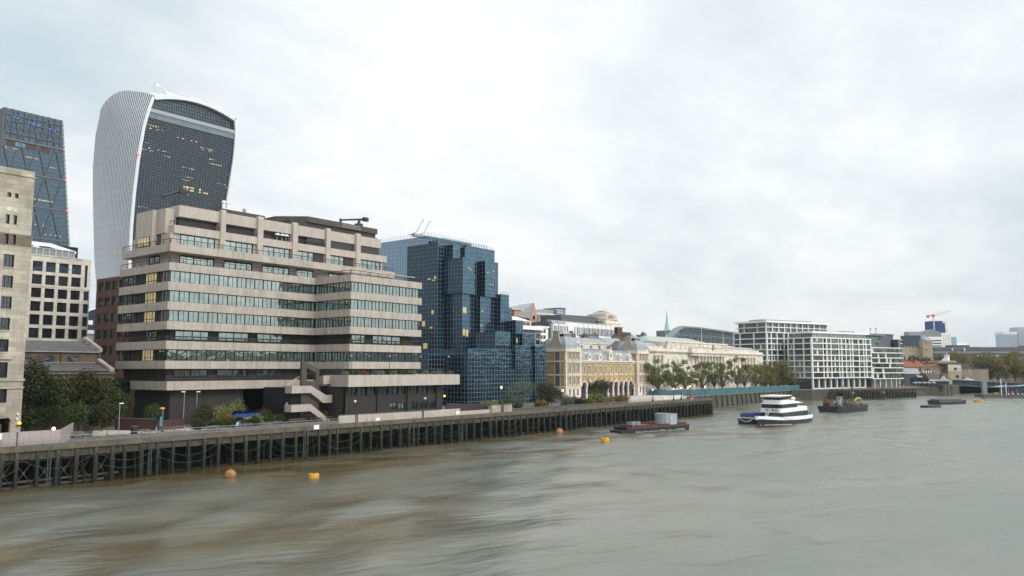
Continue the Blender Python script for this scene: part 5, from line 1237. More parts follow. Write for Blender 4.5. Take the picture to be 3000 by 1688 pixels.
# planting and lamps in front of it
BG = 'garden shrubs before the blue glass office'
tree('bare_birch', 'thin grey green birch before the blue glass office', 'tree', (122, 13, 5), 7.2, 3.9, 3600, .22, 'leaf_grey', fork=2.0, r0=.11, seed=50, clumps=9, dense=.2, low=.25, size=.35)
tree('evergreen_tree', 'dense dark evergreen tree before the blue glass office', 'tree', (131, 11, 5), 6.2, 3.6, 7500, .24, 'leaf_dark', fork=1.2, r0=.2, seed=51, clumps=9, low=.22, size=.42)
tree('maroon_tree', 'small reddish tree half behind the dense evergreen', 'tree', (138, 15, 5), 6.6, 2.8, 2600, .22, 'leaf_red', fork=1.6, r0=.12, seed=52, clumps=7, low=.35, size=.4)
tree('evergreen_tree', 'dark pointed evergreen beside the arcade of the brick market hall', 'tree', (162.5, 14.5, 5), 7.0, 3.4, 7000, .24, 'leaf_dark', fork=1.2, r0=.18, seed=53, clumps=9, low=.2, size=.42)
tree('maroon_tree', 'thin reddish tree hiding the first arches of the market hall', 'tree', (170, 18, 5.6), 6.4, 2.9, 2400, .22, 'leaf_red', fork=1.6, r0=.12, seed=54, clumps=7, low=.3, size=.4)
for i, (x, y, r_, h, lf, lab) in enumerate(((107, 11, 1.5, 2.0, 'leaf_olive', 'olive shrub left of the iron lamp before the blue glass'), (113.5, 11, 1.7, 2.4, 'leaf_green', 'green shrub right of the dark bollard lamp'), (117.5, 10.5, 1.2, 1.3, 'leaf_green', 'low green shrub at the foot of the birch'), (125.0, 9, 1.6, 1.5, 'leaf_yellow', 'yellow shrub between birch and evergreen'), (126.4, 10, 1.3, 1.8, 'leaf_brown', 'brown shrub against the dense evergreen'), (137.5, 10, 2.0, 2.4, 'leaf_grey', 'grey green shrub right of the dense evergreen'), (142.5, 9.5, 1.9, 2.2, 'leaf_dark', 'rounded dark shrub in the middle of the bed'), (146.0, 8, 1.5, 1.5, 'leaf_yellow', 'orange yellow shrub left of the garden lamp'), (151, 9, 2.0, 2.6, 'leaf_olive', 'palm like olive shrub right of the garden lamp'), (152, 6.5, 1.6, 1.3, 'leaf_yellow', 'low yellow shrub beside the garden wall'), (156.5, 9, 2.2, 1.8, 'leaf_grey', 'grey green shrub below the outside stair'), (164.5, 8.5, 2.4, 1.9, 'leaf_yellow', 'large yellow shrub before the pavilion door'), (158, 12, 2.0, 4.0, 'leaf_green', 'tall green shrub against the rusticated stone base'))): bush('shrub', lab, 'shrub', (x, y, 5), r_ * 1.4, h * 1.25, int(1700 * r_), .24, lf, BG, 90 + i)
def ironlamp(lab, x, y, z, h=4.4, lit_=True, group='old iron lamp posts along the quay'):
    c = thing('iron_lamp_post', lab, 'street lamp', (x, y, z), 0, group)
    d = MB(); d.lathe((0, 0), [(.5, 0), (.5, .35), (.28, .5), (.2, .95), (.11, 1.1), (.075, h - .9), (.16, h - .8), (.06, h - .7)], 8); d.build('post', 'black_iron', c)
    d = MB(); d.lathe((0, 0), [(.13, h - .7), (.27, h - .15)], 6); d.build('lantern', 'lit_lamp' if lit_ else 'glass_dim', c); d = MB(); d.lathe((0, 0), [(.3, h - .15), (.12, h + .12), (.04, h + .3)], 6); d.build('cap', 'black_iron', c)
ironlamp('black iron lamp post before the stained parapet block', 94.2, 1.6, 5.4, 3.9, False); ironlamp('lit iron lamp post on top of the stained parapet block', 99.2, 1.1, 7.2, 4.0); ironlamp('lit iron lamp post on the garden wall in the shrub bed', 123.5, 1.2, 6.0, 4.0)
for x, lab in ((152.5, 'slim unlit dark lamp post by the stone stair'), (161.0, 'slim unlit dark lamp post left of the pointed evergreen')): ironlamp(lab, x, 12, 5, 6.4, False, 'slim dark lamp posts by the market hall')
ironlamp('lit iron lamp post before the fourth arch from the right', 170.5, 1.4, 5.0, 4.2); ironlamp('lit iron lamp post before the right hand brick pavilion', 184.5, 1.6, 5.0, 4.2); ironlamp('white lit iron lamp post at the left end of the teal hoarding', 193.5, 3.5, 5.0, 4.3); ironlamp('lit iron lamp post second along the teal hoarding', 201.5, 5.0, 5.0, 4.3); ironlamp('lit iron lamp post with a red barrier at its foot', 206.2, 6.5, 5.0, 4.5); ironlamp('iron lamp post at the far end of the timber wharf', 208.2, 2.0, 5.0, 4.4)
c = thing('barrier', 'red and white plastic barrier at the foot of a quay lamp', 'barrier', (204.6, 5.2, 5)); d = MB(); d.box(-.9, .9, -.2, .2, .15, 1.0); d.build('body', 'life_red', c)
for s in (-.7, .7): d = MB(); d.box(s - .2, s + .2, -.3, .3, 0, .15); d.build('foot', 'white_paint', c)
# ================================================================== BRICK MARKET HALL (arcade between two domed pavilions)
t = thing('brick_market_hall', 'yellow brick Victorian market hall with arcade, curved lead roof and domed pavilions', 'building', (161.8, 26.2, 5.7))
X0, Y0, Z0 = 161.8, 26.2, 5.7
def arcpts(cx, z, r, n=10, a0=0, a1=math.pi): return [(cx + r * math.cos(a0 + (a1 - a0) * k / n), z + r * math.sin(a0 + (a1 - a0) * k / n)) for k in range(n + 1)]
def pavilion(px, side, cols, west):
    u0, u1 = px - X0, px - X0 + 8.5; D = 8.2
    fl = [(0.9, 3.1), (4.5, 6.8), (7.95, 10.9), (12.2, 14.4)]
    ops = [(u0 + c - .42, u0 + c + .42, a, b) for c in cols for a, b in fl[1:]] + [(u0 + c - .5, u0 + c + .5, *fl[0]) for c in (cols[0], cols[2])] + [(u0 + cols[1] - .55, u0 + cols[1] + .55, 0, 3.0)]
    d = MB(); d.wall(u0, u1, 0, 3.6, [o for o in ops if o[3] < 3.6], .35, 1); d.wall(u0, u1, 3.6, 14.8, [o for o in ops if o[3] > 3.6], .35, 0)
    d.box(u0, u1, .5, D, 0, 14.8, 0, skip='flk' if west else 'f')
    d.box(u0, u1, D - .01, D, 0, 14.8, 0)
    if west:
        d.frame((u0, D), (0, -1)); d.wall(0, D, 0, 3.6, [(5.6, 6.8, 0, 2.2)], .3, 1); d.wall(0, D, 3.6, 14.8, [], .3, 0); d.frame()
    d.build('pavilion_wall', ['yellow_brick', 'portland'], t)
    d = MB()
    for z, h, p in ((3.6, .35, .16), (7.15, .4, .22), (11.3, .4, .22), (14.5, .35, .3), (14.86, .7, .12), (15.45, .2, .22)): d.box(u0 - p, u1 + p, -p, D + p, z, z + h)
    d.build('cornice', 'portland', t)
    d = MB()
    for c in (0.25, 8.25):                                           # corner pilasters and window surrounds
        d = MB()
        for a, b in ((3.96, 7.14), (7.56, 11.29), (11.71, 14.49)): d.box(u0 + c - .4, u0 + c + .4, -.14, 0, a, b); d.box(u0 + c - .5, u0 + c + .5, -.2, 0, b - .35, b - .1)
        d.build('pilaster', 'portland', t)
    for (a, c, b, e) in ops:
        if b > 3:
            d = MB(); d.box(a - .22, a, -.09, .1, b - .1, e + .1); d.box(c, c + .22, -.09, .1, b - .1, e + .1); d.box(a - .3, c + .3, -.13, .1, e + .1, e + .36); d.box(a - .3, c + .3, -.13, .1, b - .4, b - .1); d.build('window_surround', 'portland', t)
        window(t, (0, 0), (1, 0), a, c, b, e, .2, .07, 1, 2, ('white_paint', 'glass_dark'), 'door' if b < .1 else 'window')
    if west:
        for v0, v1 in ((2.0, 2.16), (3.9, 4.06), (7.6, 8.2), (0, .5)):
            d = MB()
            for a, b in ((3.96, 7.14), (7.56, 11.29), (11.71, 14.49)): d.box(u0 - .1, u0, v0 + (0), v1, a, b)
            d.build('stone_strip', 'portland', t)
        for a, b in ((3.96, 7.14), (7.56, 11.29), (11.71, 14.49)): d = MB(); d.box(u0 - .05, u0, 2.18, 3.88, a + .05, b - .05); d.build('blind_panel', 'purple_blind', t)
    # domed roof: square curved mansard, lantern, chimney gable
    d = MB(); pr = [(4.1, 15.66), (4.0, 16.8), (3.6, 17.9), (2.9, 18.7), (2.1, 19.2)]; cx, cy = (u0 + u1) / 2, D / 2; i = 0
    for (r0, z0), (r1, z1) in zip(pr, pr[1:]):
        for k in range(4):
            q = [(-1, -1), (1, -1), (1, 1), (-1, 1)]; a, b = q[k], q[(k + 1) % 4]
            d.face([(cx + a[0] * r0, cy + a[1] * r0, z0), (cx + b[0] * r0, cy + b[1] * r0, z0), (cx + b[0] * r1, cy + b[1] * r1, z1), (cx + a[0] * r1, cy + a[1] * r1, z1)])
    for k in range(-3, 4):
        for (r0, z0), (r1, z1) in zip(pr, pr[1:]):
            f = k / 3.6; d.tube((cx + f * r0, cy - r0, z0), (cx + f * r1, cy - r1, z1), .06, n=4); d.tube((cx - r0, cy + f * r0, z0), (cx - r1, cy + f * r1, z1), .06, n=4)
    d.build('dome_roof', 'lead', t)
    d = MB(); d.box(cx - 1.9, cx + 1.9, cy - 1.9, cy + 1.9, 19.2, 20.0, 1); d.grid(cx - 1.9, cx + 1.9, 19.2, 20.0, 7, 1, .12, cy - 2.0, cy - 1.9, 0)
    r0 = 2.3
    for k in range(4):
        q = [(-1, -1), (1, -1), (1, 1), (-1, 1)]; a, b = q[k], q[(k + 1) % 4]; d.face([(cx + a[0] * r0, cy + a[1] * r0, 20.0), (cx + b[0] * r0, cy + b[1] * r0, 20.0), (cx + b[0] * .1, cy + b[1] * .1, 21.4), (cx + a[0] * .1, cy + a[1] * .1, 21.4)], 2)
    d.build('lantern', ['portland', 'glass_dark', 'lead'], t)
    d = MB((u0 + .1, 0), (0, 1)); d.plate([(1.2, 15.7), (6.4, 15.7), (6.2, 16.6), (5.2, 18.0), (4.7, 19.6), (4.7, 20.6), (2.7, 20.6), (2.7, 19.6), (2.4, 18.0), (1.5, 16.6)], -.6, 0); d.box(2.5, 4.9, -.7, .1, 20.61, 20.9); d.build('chimney_gable', 'portland_dirty', t)
    d = MB(); dx = u1 - 1.6; d.box(dx - .6, dx + .6, -.1, 1.6, 15.66, 17.3); d.plate(arcpts(dx, 17.3, .6, 8), -.1, 1.6); d.box(dx - .25, dx + .25, -.14, -.1, 16.0, 17.2, 1); d.build('dormer', ['portland', 'glass_dark'], t)
    for c in (.2, 2.6, 8.3): d = MB(); d.lathe((u0 + c, .0), [(.2, 15.66), (.28, 16.1), (.1, 16.3), (.16, 16.5), (.02, 16.9)], 8); d.build('finial', 'portland', t)
pavilion(161.8, 0, (2.3, 4.5, 6.7), True); pavilion(206.4, 1, (2.0, 4.2, 6.4), True)
A0, A1 = 170.3 - X0, 206.4 - X0; AC = [173.4 - X0 + 3.3 * k for k in range(10)]
d = MB(); AY = .8
ops = [(c - .42, c + .42, 7.75, 10.1) for c in AC]
d.wall(A0, A1, 7.2, 11.7, ops, .3, 0, d=AY)
for c0, c1 in zip([A0] + [c + 1.25 for c in AC], [c - 1.25 for c in AC] + [A1]): d.box(c0, c1, AY, AY + .6, 3.85, 7.2, 0, skip='tk')
for c in AC:                                                         # brick spandrels over each arch
    p = arcpts(c, 3.85, 1.25, 12)
    for (xa, za), (xb, zb) in zip(p, p[1:]):
        d.face([(xb, AY, zb), (xa, AY, za), (xa, AY, 7.2), (xb, AY, 7.2)], 0); d.face([(xa, AY, za), (xb, AY, zb), (xb, AY + .6, zb), (xa, AY + .6, za)], 1)
d.box(A0, A1, 4.6, 5.0, 0, 11.7, 2); d.box(A0, A1, AY + .61, 4.6, 6.6, 7.0, 2)
d.build('arcade_wall', ['yellow_brick', 'portland', 'purple_blind'], t)
for i, c in enumerate([A0 + .5] + [(a + b) / 2 for a, b in zip(AC, AC[1:])] + [A1 - .6]):
    d = MB(); d.lathe((c, AY + .3), [(.48, 0), (.48, 1.0), (.36, 1.1), (.33, 3.3), (.48, 3.5)], 12); d.box(c - .45, c + .45, AY - .05, AY + .62, 3.5, 3.84); d.build('column', 'portland', t)
for c in AC:
    d = MB(); p, q = arcpts(c, 3.85, 1.26, 12), arcpts(c, 3.85, 1.62, 12)
    for k in range(12): d.plate([p[k], q[k], q[k + 1], p[k + 1]], AY - .12, AY - .005)
    d.box(c - .2, c + .2, AY - .2, AY - .005, 5.1, 6.3); d.build('arch_ring', 'portland', t)
    d = MB(); d.box(c - .62, c - .42, AY - .09, AY + .1, 7.6, 10.25); d.box(c + .42, c + .62, AY - .09, AY + .1, 7.6, 10.25); d.box(c - .66, c + .66, AY - .12, AY + .1, 10.25, 10.5); d.box(c - .66, c + .66, AY - .12, AY + .1, 7.3, 7.6); d.build('window_surround', 'portland', t)
for o in ops: window(t, (0, AY), (1, 0), *o, .2, .07, 1, 2, ('white_paint', 'glass_dark'))
d = MB(); d.box(A0, A1, AY - .1, AY + .2, 7.12, 7.28); d.box(A0, A1, AY - .25, AY + .3, 11.0, 11.25); d.box(A0, A1, AY - .4, AY + .4, 11.5, 11.95); d.build('cornice', 'portland', t)
d = MB(); N = 10; pr = [(AY + .4 + 6.5 * (1 - math.cos(math.pi / 2 * k / N)), 11.9 + 3.9 * math.sin(math.pi / 2 * k / N)) for k in range(N + 1)]
for (d0, z0), (d1, z1) in zip(pr, pr[1:]): d.face([(A0, d0, z0), (A1, d0, z0), (A1, d1, z1), (A0, d1, z1)])
d.box(A0, A1, pr[-1][0], 20, 15.4, 15.75)
d.build('curved_roof', 'lead', t, smooth=False)
d = MB()
for k in range(40):
    x = A0 + (A1 - A0) * k / 39.0
    for (d0, z0), (d1, z1) in zip(pr, pr[1:]): d.tube((x, d0, z0), (x, d1, z1), .06, n=3)
d.build('roof_seam', 'lead_seam', t)
for x, s in ((176.6, .8), (183.2, .8), (189.9, 1.3), (196.4, .8), (202.6, .8)):
    x -= X0; d = MB(); w = .75 * (1 + (s - .8) * .6); h = 1.7 * s / .8
    d.box(x - w, x + w, AY - .05, AY + 2.6, 12, 12 + h); d.plate(arcpts(x, 12 + h, w, 8), AY - .1, AY + 3); d.box(x - w - .25, x - w, AY - .1, AY + .3, 12, 12 + h * .6); d.box(x + w, x + w + .25, AY - .1, AY + .3, 12, 12 + h * .6)
    d.lathe((x, AY), [(.12, 12 + h + w), (.3, 12 + h + w + .3), (.08, 12 + h + w + .45), (.2, 12 + h + w + .7), (.02, 12 + h + w + .95)], 8)
    d.plate([(x + .28 * math.cos(k * math.pi / 6), 12 + h * .55 + .5 * s * math.sin(k * math.pi / 6)) for k in range(12)], AY - .11, AY - .055, 1); d.build('dormer', ['portland', 'glass_dark'], t)
t = thing('stone_stair', 'outside stair with an iron handrail against the rusticated stone base', 'stairs', (158.3, 24.2, 5)); d = MB()
for k in range(8): d.box(.32 * k, .32 * k + .34, 0, 1.3, 0, 2.4 - .28 * k)
d.build('steps', 'pale_paving', t); d = MB(); d.tube((0, -.05, 3.4), (2.6, -.05, 1.2), .04); d.tube((0, 1.3, 3.4), (2.6, 1.3, 1.2), .04); d.build('handrail', 'black_iron', t)
railing('forecourt_railing', 'low grey railing on the quay before the market hall arcade', [(160, 1.2), (176.5, 1.2)], 5.4, 1.0)
t = thing('forecourt_wall', 'low pale curving wall on the forecourt before the right hand pavilion', 'wall', (186, 9.0, 5)); d = MB(); d.plate([(0, 0), (20, 0), (20, 1.2), (7, 1.25), (0, .75)], 0, .5); d.build('wall', 'portland', t)

# ================================================================== LONG STONE CUSTOM OFFICE
t = thing('long_stone_office', 'long pale classical stone office with columned centre behind the plane trees', 'building', (225.5, 32, 5))
X = lambda x: x - 225.5
Z = lambda z: z - 5
gw = [229 + 4.1 * k for k in range(27)]
gops = [(X(x) - .65, X(x) + .65, Z(8.0), Z(10.3)) for x in gw]
f1 = [(X(x) - .6, X(x) + .6, Z(12.6), Z(15.2)) for x in gw]; f2 = [(X(x) - .55, X(x) + .55, Z(16.7), Z(18.7)) for x in gw]
d = MB(); d.wall(0, X(342), 0, Z(21.2), gops + f1 + f2, .35); d.box(0, X(342), .7, 16, 0, Z(21.2), skip='f'); d.box(X(240.5), X(298.6), -.2, 14, Z(21.9), Z(25.3), 0, skip='f')
aw = [(X(x) - .38, X(x) + .38, Z(22.5), Z(24.6)) for x in (243.4, 247.6, 252.1, 256.2, 293.4, 297.0)] + [(X(x) - .4, X(x) + .4, Z(23.7), Z(24.5)) for x in (261, 265.2, 269.2, 273.3, 282.6, 286.6)]
d.wall(X(240.5), X(298.6), Z(21.9), Z(25.3), aw, .3, 0, d=-.2)
d.box(X(259), X(292.4), -2.0, -.1, 0, Z(11.8), 0); d.box(X(259), X(292.4), -2.0, -.21, Z(20.2), Z(23.7), 0)
d.build('wall', 'portland', t)
d = MB()
for (a, c, z, h, p) in ((0, X(342), Z(21.2), .35, .5), (0, X(342), Z(21.55), .35, .75), (0, X(342), Z(11.2), .3, .25), (X(240.3), X(298.8), Z(25.3), .3, .5), (X(240.1), X(299), Z(25.6), .25, .3), (0, X(240.2), Z(21.95), .8, .1), (X(299), X(342), Z(21.95), .8, .1)): d.box(a - p * .3, c + p * .3, -p, .3, z, z + h)
d.box(X(258.7), X(292.7), -2.5, -.6, Z(21.25), Z(21.85)); d.box(X(258.8), X(292.6), -2.3, -.7, Z(11.85), Z(12.1)); d.box(X(258.8), X(292.6), -2.25, -2.05, Z(23.7), Z(23.95))
d.build('cornice', 'portland', t)
for x in [266, 269.2, 272.4, 275.6, 278.8, 282, 285.2, 288.4, 291] + [230, 233, 236] + [315.5, 319.2, 322.9, 326.6, 330.3]:
    d = MB(); y = -1.5 if 259 < x < 292 else -.55; d.lathe((X(x), y), [(.62, Z(11.9)), (.5, Z(12.3)), (.46, Z(17)), (.4, Z(19.6)), (.62, Z(19.75)), (.62, Z(20.19))], 12); d.build('column', 'portland', t)
for q, (a, c, b, e) in enumerate(gops + f1 + f2 + aw):
    if X(259) < (a + c) / 2 < X(292.4) and b < Z(12): continue
    window(t, (0, -.2 if b > Z(22) else 0), (1, 0), a, c, b, e, .22, .07, 2, 2, ('white_paint', 'glass_dark'))
for x in (262, 266, 272.8, 283.6, 288.5):                            # round headed windows of the projecting centre
    d = MB(); d.box(X(x) - .75, X(x) + .75, -2.06, -2.0, Z(7.6), Z(9.6), 1); d.plate(arcpts(X(x), Z(9.6), .75, 8), -2.06, -2.0, 1); p, q = arcpts(X(x), Z(9.6), .75, 8), arcpts(X(x), Z(9.6), 1.05, 8)
    for k in range(8): d.plate([p[k], q[k], q[k + 1], p[k + 1]], -2.15, -2.0, 0)
    d.box(X(x) - 1.05, X(x) - .75, -2.15, -2, Z(7.6), Z(9.6), 0); d.box(X(x) + .75, X(x) + 1.05, -2.15, -2, Z(7.6), Z(9.6), 0); d.box(X(x) - .05, X(x) + .05, -2.1, -2.06, Z(7.6), Z(10.3), 0); d.build('arched_window', ['portland', 'glass_dark'], t)
d = MB(); p = [(X(278.6) + .95 * math.cos(k * math.pi / 8), Z(24.1) + 1.35 * math.sin(k * math.pi / 8)) for k in range(16)]; d.plate(p, -2.5, -2.1, 0); p = [(X(278.6) + .6 * math.cos(k * math.pi / 8), Z(24.1) + .9 * math.sin(k * math.pi / 8)) for k in range(16)]; d.plate(p, -2.6, -2.5, 1); d.build('clock', ['portland_dirty', 'dark_stone'], t)
for a, c in ((-7, X(240.2)), (X(299), X(341))):
    d = MB(); d.profile([(1.6, Z(22.0)), (4.6, Z(25.0)), (10, Z(25.4)), (15, Z(22))], a, c - 1.5); d.box(a, c - .6, 1.2, 1.6, Z(21.9), Z(23.6), 1); d.build('mansard_roof', ['slate_pale', 'portland'], t)
d = MB(); d.frame((X(246), 10)); 
d.face([(0, 0, Z(25.9)), (63, 0, Z(25.9)), (46, 5.5, Z(28.5)), (4.5, 5.5, Z(28.5))]); d.face([(0, 11, Z(25.9)), (0, 0, Z(25.9)), (4.5, 5.5, Z(28.5))]); d.face([(63, 0, Z(25.9)), (63, 11, Z(25.9)), (46, 5.5, Z(28.5))]); d.face([(0, 11, Z(25.9)), (4.5, 5.5, Z(28.5)), (46, 5.5, Z(28.5)), (63, 11, Z(25.9))]); d.box(.5, 62.5, .4, 11, Z(25), Z(25.88)); d.build('hip_roof', 'copper_roof', t)
for x, w in ((250, 2.6), (266, .9), (284.4, 1.2), (293, 1.2), (301.5, 1.2)):
    d = MB(); d.box(X(x), X(x) + w, 15.5, 16.6, Z(27.3), Z(29.0) + (.6 if w > 2 else .3)); 
    for k in range(max(1, int(w))): d.lathe((X(x) + .5 + k * .9, 16), [(.22, Z(29.0)), (.18, Z(30.2))], 6)
    d.build('chimney', 'dark_grey', t)
for x, zb, zt in ((241, 25.9, 30.4), (270.6, 24.0, 32.5), (296, 25.9, 31.0)):
    c = thing('flagpole', ['white flagpole at the left end of the attic storey', 'tallest white flagpole over the columned centre', 'white flagpole at the right end of the attic storey'][(x > 250) + (x > 290)], 'flagpole', (x, 32.6 if x != 270.6 else 31.2, zb), 0, 'flagpoles on the stone office'); d = MB(); d.tube((0, 0, 0), (0, 0, zt - zb), .1, .05, 6); d.build('pole', 'white_paint', c); d = MB(); d.ball((0, 0, zt - zb + .1), .14, n=6); d.build('finial', 'white_paint', c)

# ---- plane trees before it
def plane(lab, x, y, h, sp, n, seed, leaf='leaf_olive', group='pollarded plane trees along the embankment', z=4.6, low=.34, r0=.40, cl=12, size=.165):
    return tree('plane_tree', lab, 'tree', (x, y, z), h, sp, int(n * 1.5), .38, leaf, fork=h * .2, r0=r0, group=group, seed=seed, clumps=cl + 9, dense=.1, bark='bark_pale', low=low, size=size)
PT = [(215.5, 15.6, 6.2, 4600, 'leaf_olive', 'largest plane tree, next to the brick pavilion', 13), (229.6, 14.8, 5.4, 2900, 'leaf_olive', 'plane tree with a low dark tuft, second from the brick pavilion', 10), (240.5, 15.3, 5.6, 3000, 'leaf_olive', 'leaning plane tree, third from the brick pavilion', 11), (253, 14.6, 4.8, 2200, 'leaf_olive', 'plane tree before the left end of the columned centre', 10), (265.8, 15.0, 5.6, 2700, 'leaf_olive', 'crooked plane tree before the columns of the centre', 11), (275.7, 14.4, 4.8, 2000, 'leaf_olive', 'plane tree before the right end of the columned centre', 10), (287.7, 18.0, 5.8, 2100, 'leaf_brown', 'tallest plane tree, brownish and thin crowned', 12), (298.3, 13.4, 5.0, 1900, 'leaf_olive', 'plane tree second from the right end of the stone office', 10), (312.8, 13.8, 5.2, 2000, 'leaf_olive', 'yellowing plane tree at the right end of the stone office', 10)]
for i, (x, h, sp, n, lf, lab, cl) in enumerate(PT): plane(lab, x, 24 + (i % 3 - 1) * .8, h, sp, n, 200 + i, lf, cl=cl)
for i, (x, h, sp, n, lf, lab) in enumerate(((330, 14.2, 5.2, 3400, 'leaf_brown', 'brown leaved tree just right of the stone office'), (341, 13.6, 5.4, 4200, 'leaf_brown', 'brown leaved tree in the middle of the autumn group'), (352, 13.4, 5.8, 5200, 'leaf_autumn', 'rust coloured tree in the autumn group'), (361, 16, 6.4, 5200, 'leaf_olive', 'grey green tree before the corner of the white apartments'))): plane(lab, x, 27.5 + (i % 2), h, sp, n, 230 + i, lf, 'autumn trees beside the white apartments', low=.25, cl=14, size=.30)
# ================================================================== WHITE FRAMED APARTMENTS
def flats(name, lab, A, ang, L, D, floors, z0, cols, wcols, top, setb, gf=None, seed=0, westdark=()):
    """white concrete frame, floor slabs and columns in front of recessed glazing; local x along the front"""
    t = thing(name, lab, 'building', (A[0], A[1], 0), ang); r = random.Random(seed)
    d = MB(); d.box(.8, L - .8, .8, D - .5, z0, floors[-1]); d.build('core', 'dark_grey', t)
    d = MB()
    for z in floors: d.box(-.35, L + .35, -.35, D, z - .26, z + .26)
    d.build('floor_slab', 'white_frame', t)
    d = MB()
    for u in cols: d.box(u - .28, u + .28, -.2, .6, z0, floors[-1] - .21)
    for v in wcols: d.box(-.2, .6, v - .28, v + .28, z0, floors[-1] - .21)
    d.build('frame_column', 'white_frame', t)
    k = 0
    for z, z2 in zip(floors, floors[1:]):
        for face, cs in (('f', cols), ('w', wcols)):
            for a, c in zip(cs, cs[1:]):
                if c - a < .7: continue
                dark = (c - a) < 3.2 and face == 'f'  # recessed balcony bays: their shade is given by a black back
                org, dr = ((0, 0), (1, 0)) if face == 'f' else ((0, D), (0, -1))
                u0, u1 = (a + .3, c - .3) if face == 'f' else (D - c + .3, D - a - .3)
                if u1 - u0 < .4: continue
                nu = max(1, round((u1 - u0) / 1.5)); q = r.random(); k += 1
                if k > 96: break
                b = MB(org, dr); dd = .75 if dark else .25
                g = 3 if dark else (1 if q < .38 else 2)
                b.face([(u0, dd, z + .21), (u1, dd, z + .21), (u1, dd, z2 - .21), (u0, dd, z2 - .21)], g)
                if not dark:
                    m0, m1 = u0 + .1, u1 - .1
                    for j in range(nu + 1): x = m0 + (m1 - m0) * j / nu; b.box(x - .05, x + .05, dd - .06, dd - .01, z + .3, z2 - .3, 0)
                    b.box(m0, m1, dd - .05, dd - .01, z + .25, z + .36, 0); b.box(m0, m1, dd - .05, dd - .01, z2 - .42, z2 - .3, 0)
                    if q > .75: b.box(u0 + (u1 - u0) * .45, u0 + (u1 - u0) * .6, dd - .04, dd - .01, z + .3, z2 - .3, 4)
                    if r.random() < .18 and face == 'f': b.box(u0 + .05, u1 - .05, -.15, -.12, z + .21, z + 1.2, 5)
                b.build('window', ['dark_metal', 'glass_green', 'glass_flat', 'black_void', 'white_frame', 'glass_green'], t)
    if top:
        s, h = top; d = MB(); zt = floors[-1] + .2; d.box(s, L - s * 1.0, s * .6, D - s, zt, zt + h, 0)
        d.grid(s, L - s, zt, zt + h, int((L - 2 * s) / 1.4), 1, .12, s * .6 - .06, s * .6 - .005, 1); d.frame((s, D - s), (0, -1)); d.grid(0, D - s * 1.6, zt, zt + h, 8, 1, .12, -.06, -.005, 1)
        d.build('penthouse_glazing', ['glass_flat', 'white_frame'], t)
        d = MB(); d.box(s - 1.3, L - s + 1.3, s * .6 - 1.3, D - s + 1, zt + h - .1, zt + h + .85); d.build('roof', 'white_paint', t)
    if gf:
        d = MB(); d.box(1.5, L - 4, 1.8, D - 1, 4.6, z0 - .2, 1)
        n = 9
        for j in range(n + 1): u = 1.5 + (L - 6) * j / n; d.box(u - .3, u + .3, .9, 1.79, 4.6, z0 - .21, 0)
        d.box(1.5, L - 4, 1.2, 1.6, 4.6, 5.1, 0); d.box(.1, .7, .0, .7, 4.6, z0 - .21, 0); d.build('ground_floor', ['white_frame', 'glass_dark'], t)
    return t
AN = math.radians(-20.5)
flats('white_apartments', 'nearer white framed riverside apartment block with many small square windows', (373, 18), AN, 49, 15, [10.25, 13.1, 16.05, 19.0, 21.9, 25.0, 27.9, 30.75], 10.0, [.1, 8.9, 11.8, 15.2, 21.6, 24.0, 27.4, 30.9, 33.2, 38.4, 42.4, 44.7, 48.8], [.1, 5, 11, 14.7], (2.2, 2.3), 0, True, 3)
t2 = flats('white_apartments', 'taller white framed apartment block behind the autumn trees', (370, 40), AN, 50.5, 23, [8, 10.6, 13.4, 16.2, 19.1, 22.0, 24.9, 28.0, 30.8, 34.0], 7.6, [.1, 3.5, 8, 13.5, 17, 22.5, 27, 32, 37, 42.5, 46, 50.3], [.1, 8.7, 18.3, 22.8], None, 0, True, 8)
d = MB(); d.box(1, 49.6, 1, 20, 34.2, 39.3, 0); d.grid(1, 49.6, 34.2, 39.3, 44, 2, .14, .9, .99, 1); d.frame((1, 20), (0, -1)); d.grid(0, 19, 34.2, 39.3, 14, 2, .14, -.1, -.01, 1); d.build('upper_glazing', ['glass_flat', 'dark_metal'], t2)
d = MB()
for u in (.3, 5.2, 10, 14.8, 19.6, 24.4, 29.2, 34, 38.8, 43.6, 50): d.box(u - .25, u + .25, .3, .85, 34.2, 39.3)
for v in (6.5, 15.5, 19.5): d.box(.35, .9, v - .25, v + .25, 34.2, 39.3)
d.box(-.1, 50.6, .1, 20.5, 36.6, 37.0); d.build('upper_frame', 'white_frame', t2)
d = MB(); d.box(-.9, 51.4, -.9, 21, 39.2, 40.1); d.build('roof', 'white_paint', t2); d = MB(); d.box(5, 44, 6, 16, 40.1, 41.3); d.build('plant_screen', 'grey_metal', t2)
d = MB(); d.box(24.5, 50, 1.5, 20, 34.21, 34.5); d.build('terrace', 'mid_grey', t2)

